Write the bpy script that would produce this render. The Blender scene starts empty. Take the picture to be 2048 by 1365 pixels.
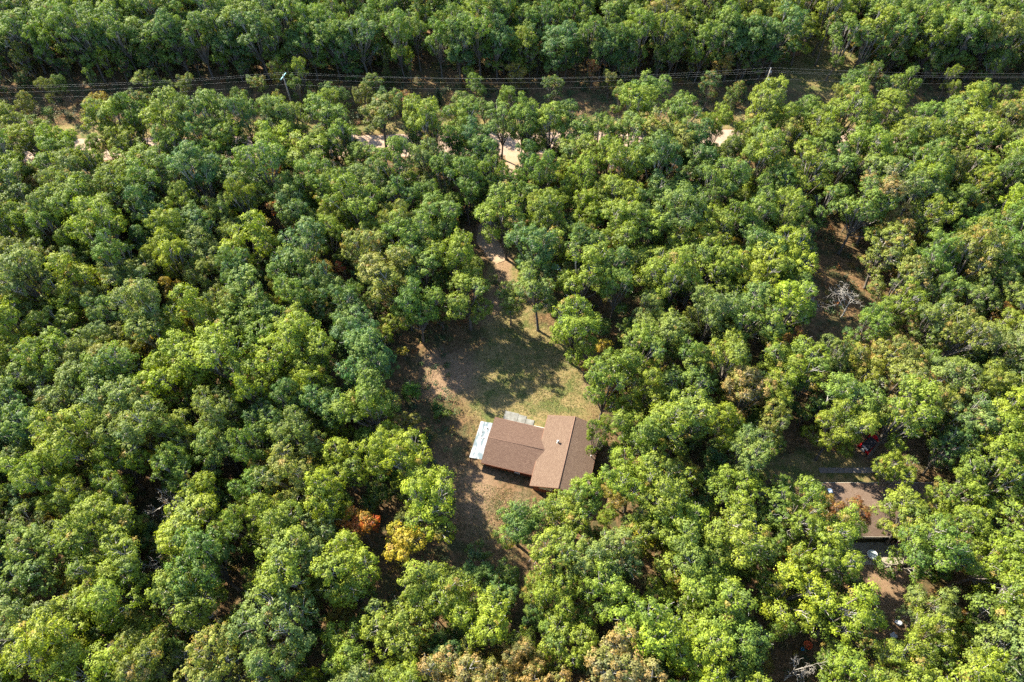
import bpy, bmesh, math, random
import numpy as np
from mathutils import Vector, Matrix
rad = math.radians
SC = bpy.context.scene
COL = SC.collection

# ------------------------------------------------------------------ camera
CAM_H = 98.0
cd = bpy.data.cameras.new("camera"); cam = bpy.data.objects.new("camera", cd); COL.objects.link(cam)
cam.location = (0, 0, CAM_H); cam.rotation_euler = (rad(35.0), 0, 0)
cd.sensor_width = 36.0; cd.lens = 36.0 * 1366.0 / 2048.0
cd.clip_start = 0.5; cd.clip_end = 3000
SC.camera = cam
SC.render.resolution_x = 1024; SC.render.resolution_y = 682

# ------------------------------------------------------------------ light
SUN_EL = 38.0
SHX, SHY = 0.76, -0.65                        # the way shadows fall on the ground
w = bpy.data.worlds.new("World"); SC.world = w; w.use_nodes = True
nt = w.node_tree; bg = nt.nodes["Background"]
sky = nt.nodes.new("ShaderNodeTexSky"); sky.sky_type = 'NISHITA'; sky.sun_disc = False
sky.sun_elevation = rad(SUN_EL); sky.sun_rotation = math.atan2(-SHX, -SHY)
sky.air_density = 1.0; sky.dust_density = 0.6; sky.ozone_density = 1.6
nt.links.new(sky.outputs[0], bg.inputs[0]); bg.inputs[1].default_value = 0.125
sd = bpy.data.lights.new("sun", 'SUN'); sd.energy = 5.0; sd.angle = rad(0.53); sd.color = (1.0, 0.915, 0.74)
sun = bpy.data.objects.new("sun", sd); COL.objects.link(sun)
n_ = math.hypot(SHX, SHY); k_ = math.cos(rad(SUN_EL)) / n_
sun.rotation_euler = Vector((SHX * k_, SHY * k_, -math.sin(rad(SUN_EL)))).to_track_quat('-Z', 'Y').to_euler()
SC.view_settings.view_transform = 'Standard'; SC.view_settings.look = 'None'
SC.view_settings.exposure = 2.3; SC.view_settings.gamma = 1.0
SC.cycles.max_bounces = 6; SC.cycles.diffuse_bounces = 3; SC.cycles.transmission_bounces = 3; SC.cycles.transparent_max_bounces = 4
SC.cycles.use_denoising = False
SC.cycles.sample_clamp_indirect = 6

# ------------------------------------------------------------------ materials
def mat(name, col, rough=0.9, metal=0.0, noise=0.0, scale=5.0, col2=None, bump=0.0, spec=0.3, coords='Object', detail=4.0):
    m = bpy.data.materials.new(name); m.use_nodes = True
    t = m.node_tree; b = t.nodes["Principled BSDF"]
    b.inputs["Base Color"].default_value = (*col, 1); b.inputs["Roughness"].default_value = rough
    b.inputs["Metallic"].default_value = metal; b.inputs["Specular IOR Level"].default_value = spec
    if noise > 0 or bump > 0:
        tc = t.nodes.new("ShaderNodeTexCoord"); nz = t.nodes.new("ShaderNodeTexNoise")
        nz.inputs["Scale"].default_value = scale; nz.inputs["Detail"].default_value = detail; nz.inputs["Roughness"].default_value = 0.65
        t.links.new(tc.outputs[coords], nz.inputs["Vector"])
        rp = t.nodes.new("ShaderNodeValToRGB"); rp.color_ramp.elements[0].position = 0.5 - 0.28 * max(noise, .3); rp.color_ramp.elements[1].position = 0.5 + 0.28 * max(noise, .3)
        c2 = col2 or tuple(c * (1 - 0.6 * noise) for c in col)
        rp.color_ramp.elements[0].color = (*c2, 1); rp.color_ramp.elements[1].color = (*col, 1)
        t.links.new(nz.outputs["Fac"], rp.inputs[0]); t.links.new(rp.outputs[0], b.inputs["Base Color"])
        if bump > 0:
            bp = t.nodes.new("ShaderNodeBump"); bp.inputs["Strength"].default_value = bump; bp.inputs["Distance"].default_value = 0.05
            t.links.new(nz.outputs["Fac"], bp.inputs["Height"]); t.links.new(bp.outputs[0], b.inputs["Normal"])
    return m

def mixrgb(t, a, b, f, mode='MIX'):
    n = t.nodes.new("ShaderNodeMix"); n.data_type = 'RGBA'; n.blend_type = mode; n.clamp_factor = True
    for sock, v in ((n.inputs[0], f), (n.inputs[6], a), (n.inputs[7], b)):
        if isinstance(v, bpy.types.NodeSocket): t.links.new(v, sock)
        elif isinstance(v, (int, float)): sock.default_value = v
        else: sock.default_value = (*v, 1)
    return n.outputs[2]
def math_(t, op, a, b=None, c=None):
    n = t.nodes.new("ShaderNodeMath"); n.operation = op
    for i, v in enumerate((a, b, c)):
        if v is None: continue
        if isinstance(v, bpy.types.NodeSocket): t.links.new(v, n.inputs[i])
        else: n.inputs[i].default_value = v
    return n.outputs[0]
def maprange(t, v, a, b, c, d):
    n = t.nodes.new("ShaderNodeMapRange"); t.links.new(v, n.inputs[0])
    for i, x in enumerate((a, b, c, d)): n.inputs[i + 1].default_value = x
    return n.outputs[0]

def leaf_shader(m, colsock, transl=0.42):
    t = m.node_tree
    for n in list(t.nodes):
        if n.type == 'BSDF_PRINCIPLED': t.nodes.remove(n)
    out = [n for n in t.nodes if n.type == 'OUTPUT_MATERIAL'][0]
    df = t.nodes.new("ShaderNodeBsdfPrincipled"); df.inputs["Roughness"].default_value = 0.62; df.inputs["Specular IOR Level"].default_value = 0.35
    tr = t.nodes.new("ShaderNodeBsdfTranslucent"); mx = t.nodes.new("ShaderNodeMixShader"); mx.inputs[0].default_value = transl
    t.links.new(colsock, df.inputs["Base Color"])
    t.links.new(mixrgb(t, colsock, (0.95, 1.0, 0.35), 1.0, 'MULTIPLY'), tr.inputs["Color"])
    t.links.new(df.outputs[0], mx.inputs[1]); t.links.new(tr.outputs[0], mx.inputs[2]); t.links.new(mx.outputs[0], out.inputs[0])

def foliage_material():
    m = bpy.data.materials.new("foliage"); m.use_nodes = True; t = m.node_tree
    at = t.nodes.new("ShaderNodeAttribute"); at.attribute_type = 'INSTANCER'; at.attribute_name = "tint"
    tn = t.nodes.new("ShaderNodeAttribute"); tn.attribute_type = 'INSTANCER'; tn.attribute_name = "turning"
    tf = t.nodes.new("ShaderNodeAttribute"); tf.attribute_name = "tuft"
    lf = t.nodes.new("ShaderNodeAttribute"); lf.attribute_name = "leafv"
    base = at.outputs["Color"]
    # single leaves and whole sprays differ a little in tone
    tone = math_(t, 'MULTIPLY', maprange(t, tf.outputs["Fac"], 0, 1, 0.72, 1.25), maprange(t, lf.outputs["Fac"], 0, 1, 0.60, 1.40))
    vm = t.nodes.new("ShaderNodeVectorMath"); vm.operation = 'SCALE'; t.links.new(base, vm.inputs[0]); t.links.new(tone, vm.inputs["Scale"])
    yel = mixrgb(t, vm.outputs[0], (0.24, 0.25, 0.025), maprange(t, lf.outputs["Fac"], 0.70, 1.0, 0.0, 0.35))
    sp = t.nodes.new("ShaderNodeMath"); sp.operation = 'FRACT'; t.links.new(math_(t, 'MULTIPLY', tf.outputs["Fac"], 7.31), sp.inputs[0])
    yel = mixrgb(t, yel, (0.20, 0.25, 0.022), maprange(t, sp.outputs[0], 0.55, 1.0, 0.0, 0.45))
    yel = mixrgb(t, yel, (0.040, 0.105, 0.035), maprange(t, sp.outputs[0], 0.35, 0.0, 0.0, 0.35))
    lb = t.nodes.new("ShaderNodeAttribute"); lb.attribute_name = "limb"
    yel = mixrgb(t, yel, (0.21, 0.25, 0.022), maprange(t, lb.outputs["Fac"], 0.6, 1.0, 0.0, 0.40))
    yel = mixrgb(t, yel, (0.050, 0.110, 0.036), maprange(t, lb.outputs["Fac"], 0.35, 0.0, 0.0, 0.32))
    thr = math_(t, 'SUBTRACT', 1.0, tn.outputs["Fac"])
    on = math_(t, 'GREATER_THAN', tf.outputs["Fac"], thr)
    brown = mixrgb(t, (0.22, 0.15, 0.05), (0.30, 0.15, 0.04), lf.outputs["Fac"])
    c = mixrgb(t, yel, brown, math_(t, 'MULTIPLY', on, 0.65))
    leaf_shader(m, c)
    return m
FOL = foliage_material()
def plant_material():
    m = bpy.data.materials.new("plant_leaves"); m.use_nodes = True; t = m.node_tree
    at = t.nodes.new("ShaderNodeAttribute"); at.attribute_name = "tone"
    leaf_shader(m, at.outputs["Color"], 0.2)
    return m
UND = plant_material()
BARK = mat("bark", (0.136, 0.116, 0.092), 0.95, noise=0.8, scale=3.0, bump=0.4)
PALEBARK = mat("weathered_wood", (0.336, 0.312, 0.280), 0.95, noise=0.6, scale=2.0)

# ------------------------------------------------------------------ mesh helpers
def tag(o, label=None, cat=None, group=None, kind=None):
    if label: o["label"] = label
    if cat: o["category"] = cat
    if group: o["group"] = group
    if kind: o["kind"] = kind
    return o
def empty(name, loc, rz=0.0):
    o = bpy.data.objects.new(name, None); COL.objects.link(o); o.location = loc; o.rotation_euler = (0, 0, rz); o.empty_display_size = 0.5
    return o
def link(name, me, parent=None, loc=None, rz=None):
    o = bpy.data.objects.new(name, me); COL.objects.link(o)
    if parent: o.parent = parent
    if loc is not None: o.location = loc
    if rz is not None: o.rotation_euler = (0, 0, rz)
    return o

class MB:
    """collects simple shapes into one mesh"""
    def __init__(s): s.bm = bmesh.new()
    def box(s, lo, hi, bevel=0.0, rot=None, mi=0):
        c = [(a + b) / 2 for a, b in zip(lo, hi)]; d = [abs(b - a) for a, b in zip(lo, hi)]
        M = Matrix.Translation(c) @ (rot.to_4x4() if rot else Matrix()) @ Matrix.Diagonal((*d, 1))
        r = bmesh.ops.create_cube(s.bm, size=1.0, matrix=M)
        vs = r['verts']; fs = set(f for v in vs for f in v.link_faces)
        for f in fs: f.material_index = mi
        if bevel > 0:
            es = list(set(e for v in vs for e in v.link_edges))
            bmesh.ops.bevel(s.bm, geom=es, offset=bevel, segments=2, affect='EDGES', profile=0.5)
        return s
    def tube(s, pts, radii, n=8, cap=True, mi=0):
        pts = [Vector(p) for p in pts]; rings = []
        for i, p in enumerate(pts):
            d = (pts[min(i + 1, len(pts) - 1)] - pts[max(i - 1, 0)]).normalized()
            a = d.orthogonal().normalized() if i == 0 else (rings_a - rings_a.dot(d) * d).normalized()
            rings_a = a; b = d.cross(a); r = radii[i] if hasattr(radii, '__len__') else radii
            rings.append([s.bm.verts.new(p + (a * math.cos(2 * math.pi * k / n) + b * math.sin(2 * math.pi * k / n)) * r) for k in range(n)])
        for i in range(len(rings) - 1):
            for k in range(n):
                f = s.bm.faces.new((rings[i][k], rings[i][(k + 1) % n], rings[i + 1][(k + 1) % n], rings[i + 1][k])); f.smooth = True; f.material_index = mi
        if cap and n > 2:
            s.bm.faces.new(list(reversed(rings[0]))).material_index = mi; s.bm.faces.new(rings[-1]).material_index = mi
        return s
    def poly(s, pts, mi=0):
        f = s.bm.faces.new([s.bm.verts.new(p) for p in pts]); f.material_index = mi; return s
    def prism(s, pts, off, mi=0, bevel=0.0):
        """polygon pts pushed along vector off"""
        off = Vector(off); a = [s.bm.verts.new(p) for p in pts]; b = [s.bm.verts.new(Vector(p) + off) for p in pts]
        fs = [s.bm.faces.new(list(reversed(a))), s.bm.faces.new(b)]
        n = len(pts)
        for i in range(n): fs.append(s.bm.faces.new((a[i], a[(i + 1) % n], b[(i + 1) % n], b[i])))
        for f in fs: f.material_index = mi
        if bevel > 0:
            es = list(set(e for f in fs for e in f.edges)); bmesh.ops.bevel(s.bm, geom=es, offset=bevel, segments=2, affect='EDGES', profile=0.5)
        return s
    def lathe(s, prof, n=20, mat4=None, mi=0):
        M = mat4 or Matrix(); rings = []
        for r, z in prof: rings.append([s.bm.verts.new(M @ Vector((r * math.cos(2 * math.pi * k / n), r * math.sin(2 * math.pi * k / n), z))) for k in range(n)])
        for i in range(len(rings) - 1):
            for k in range(n):
                f = s.bm.faces.new((rings[i][k], rings[i][(k + 1) % n], rings[i + 1][(k + 1) % n], rings[i + 1][k])); f.smooth = True; f.material_index = mi
        s.bm.faces.new(list(reversed(rings[0]))).material_index = mi; s.bm.faces.new(rings[-1]).material_index = mi
        return s
    def mesh(s, name, mats):
        bmesh.ops.recalc_face_normals(s.bm, faces=s.bm.faces)
        me = bpy.data.meshes.new(name); s.bm.to_mesh(me); s.bm.free()
        for m in (mats if isinstance(mats, (list, tuple)) else [mats]): me.materials.append(m)
        return me
    def build(s, name, mats, parent=None, loc=None, rz=None):
        return link(name, s.mesh(name, mats), parent, loc, rz)

def quads(name, V, material, attrs):
    """V: (n,4,3) array of quads; attrs: name -> (n,) floats or (n,3) colours, one value per quad"""
    n = len(V); me = bpy.data.meshes.new(name)
    me.vertices.add(n * 4); me.vertices.foreach_set("co", V.astype(np.float32).ravel())
    me.loops.add(n * 4); me.loops.foreach_set("vertex_index", np.arange(n * 4, dtype=np.int32))
    me.polygons.add(n); me.polygons.foreach_set("loop_start", np.arange(0, n * 4, 4, dtype=np.int32)); me.polygons.foreach_set("loop_total", np.full(n, 4, dtype=np.int32))
    for k, a in attrs.items():
        a = np.asarray(a, dtype=np.float32)
        if a.ndim == 1:
            at = me.attributes.new(k, 'FLOAT', 'FACE'); at.data.foreach_set("value", a)
        else:
            at = me.attributes.new(k, 'FLOAT_COLOR', 'FACE'); at.data.foreach_set("color", np.concatenate([a, np.ones((n, 1), np.float32)], 1).ravel())
    me.update(); me.validate(); me.materials.append(material)
    return me
def nrm(a): return a / np.maximum(np.linalg.norm(a, axis=-1, keepdims=True), 1e-6)
def leaf_quads(rs, P, N, size, aspect=0.6):
    """kite-shaped leaves centred on P facing N"""
    n = len(P); r = nrm(rs.normal(size=(n, 3))); A = nrm(np.cross(N, r)); B = np.cross(N, A)
    L = size[:, None] * 0.5; W = L * aspect; droop = N * L * 0.35
    return np.stack([P + A * L - droop, P + B * W, P - A * L - droop * .6, P - B * W], 1)

# ------------------------------------------------------------------ trees
def tree_layout(seed, R=4.0, zb=5.6, zt=14.0, nl=11):
    rs = np.random.RandomState(seed); lobes = []
    zc = zb + (zt - zb) * 0.40; H = zt - zc; ax = rs.rand() * 3.14; el = 0.70 + .30 * rs.rand(); ca, sa = math.cos(ax), math.sin(ax)
    for i in range(nl):
        if i == 0: d, a = 0.12 * R, rs.rand() * 6.28
        else: a = i * 2.39996 + rs.rand() * 1.1; d = R * (0.30 + 0.42 * rs.rand()) if i % 3 else R * (0.62 + 0.20 * rs.rand())
        lr = R * (0.17 + 0.19 * rs.rand() ** 1.3)
        z = zc + (H - lr * 0.9) * math.sqrt(max(0.0, 1 - (d / (R * 1.10)) ** 2)) * (0.28 + 0.80 * rs.rand())
        if i % 3 == 2 and i > 2: z = zb + (zc - zb) * rs.rand() + 0.5
        x, y = d * math.cos(a), d * math.sin(a) * el; x, y = x * ca - y * sa, x * sa + y * ca
        lobes.append((x, y, min(z, zt - lr * .8), lr))
    return rs, lobes
def crown_mesh(seed, R=4.0, zb=5.6, zt=14.0, nl=11, density=1.0, leaf=0.205, tuftr=0.40, sparse=0.0):
    rs, lobes = tree_layout(seed, R, zb, zt, nl)
    LP = []; LN = []; LS = []; LT = []; LV = []; LL = []; tips = []; limb = rs.rand(len(lobes))
    Lb = np.array(lobes)
    for li, (x, y, z, lr) in enumerate(lobes):
        nt_ = int(22 * (lr / 1.3) ** 2 * density * (0.42 / tuftr) ** 2) + 5
        d = nrm(rs.normal(size=(nt_ * 3, 3))); d = d[d[:, 2] > -0.5]
        keep = []                                       # spread the sprays out over the limb
        for q in d:
            if len(keep) >= nt_: break
            if all(np.dot(q, p) < math.cos(min(1.2, 1.15 * tuftr / lr)) for p in keep): keep.append(q)
        d = np.array(keep)
        C = np.array([x, y, z]) + d * np.array([1, 1, 0.82]) * lr * (0.78 + 0.40 * rs.rand(len(d), 1))
        for c, dd in zip(C, d):
            dist = np.linalg.norm(Lb[:, :3] - c, axis=1) / Lb[:, 3]; dist[li] = 9
            if dist.min() < 0.62: continue
            if rs.rand() < sparse: continue
            tr = tuftr * (0.62 + 0.75 * rs.rand()); k = int(52 * (tr / 0.42) ** 1.7 * (0.205 / leaf) ** 1.6 * (0.75 + .5 * rs.rand()))
            e = nrm(rs.normal(size=(k, 3)) + dd * 0.5 + np.array([0, 0, 0.45])); stray = rs.rand(k, 1) < .2
            P = c + e * np.array([1, 1, 0.72]) * tr * np.where(stray, 1.0 + .65 * rs.rand(k, 1), 0.68 + 0.36 * rs.rand(k, 1))
            N = nrm(e * 1.15 + dd * 0.35 + np.array([0, 0, 0.30]) + rs.normal(size=(k, 3)) * 0.34)
            LP.append(P); LN.append(N); LS.append(leaf * (0.65 + 0.75 * rs.rand(k))); LT.append(np.full(k, rs.rand())); LV.append(rs.rand(k)); LL.append(np.full(k, limb[li])); tips.append((c, li))
    P = np.concatenate(LP); V = leaf_quads(rs, P, np.concatenate(LN), np.concatenate(LS), .68)
    return quads("crown", V, FOL, {"tuft": np.concatenate(LT), "leafv": np.concatenate(LV), "limb": np.concatenate(LL)}), lobes, tips
def limbs_mesh(seed, lobes, tips, zb, h, r0=0.24, material=None, twig=0.35):
    rs = random.Random(seed); mb = MB()
    top = Vector((lobes[0][0], lobes[0][1], lobes[0][2])); lean = Vector((rs.uniform(-.4, .4), rs.uniform(-.4, .4), 0))
    tp = [Vector((0, 0, -0.3)), Vector((0, 0, 0.3)), lean * 0.5 + Vector((0, 0, zb * 0.5)), lean + Vector((0, 0, zb)), (top + lean + Vector((0, 0, zb))) / 2 + Vector((rs.uniform(-.3, .3), rs.uniform(-.3, .3), 0)), top]
    mb.tube(tp, [r0 * 1.5, r0, r0 * .82, r0 * .66, r0 * .42, r0 * .16], 8)
    for li, (x, y, z, lr) in enumerate(lobes[1:], 1):
        s = rs.uniform(0.62, 1.08); a = tp[2].lerp(tp[3], min(1, s)) if s <= 1 else tp[3].lerp(tp[4], s - 1 + .2)
        e = Vector((x, y, z - 0.15 * lr)); m = a.lerp(e, 0.5) + Vector((rs.uniform(-.3, .3), rs.uniform(-.3, .3), -0.25))
        mb.tube([a, m, e], [r0 * .42, r0 * .28, r0 * .12], 6, cap=False)
        mine = [c for c, l in tips if l == li]
        for c in rs.sample(mine, min(len(mine), 7)):
            cv = Vector(c); g = cv + (cv - e).normalized() * (twig * rs.uniform(.8, 2.2) if rs.random() < .34 else 0)
            mb.tube([m.lerp(e, rs.uniform(.3, 1)), e.lerp(g, .5) + Vector((rs.uniform(-.2, .2),) * 3), g], [r0 * .14, r0 * .10, r0 * .06], 4, cap=False, mi=1)
    return mb.mesh("trunk", [material or BARK, PALEBARK])

VAR = []      # (crown mesh, trunk mesh): radius 4 m, 14 m tall
srs = random.Random(77)
specs = [dict(nl=srs.randint(14, 24), zb=srs.uniform(2.8, 5.4), sparse=srs.uniform(.08, .32), tuftr=srs.uniform(.34, .48)) for _ in range(20)]
for i, sp in enumerate(specs):
    cm, lob, tips = crown_mesh(100 + i, **sp)
    VAR.append((cm, limbs_mesh(200 + i, lob, tips, sp.get('zb', 5.6), 14.0)))

TINT = {'Y': (0.215, 0.265, 0.010), 'y': (0.162, 0.210, 0.014), 'm': (0.100, 0.165, 0.020), 'd': (0.054, 0.120, 0.028), 'g': (0.130, 0.172, 0.036),
        'o': (0.165, 0.172, 0.026), 'b': (0.205, 0.168, 0.055), 'R': (0.22, 0.06, 0.018), 'A': (0.27, 0.17, 0.02), 'G': (0.12, 0.22, 0.02)}
TURN = {'R': 0, 'A': 0, 'G': 0, 'Y': 0.01, 'y': 0.025, 'm': 0.015, 'd': 0.0, 'g': 0.02, 'o': 0.10, 'b': 0.35}

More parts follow.
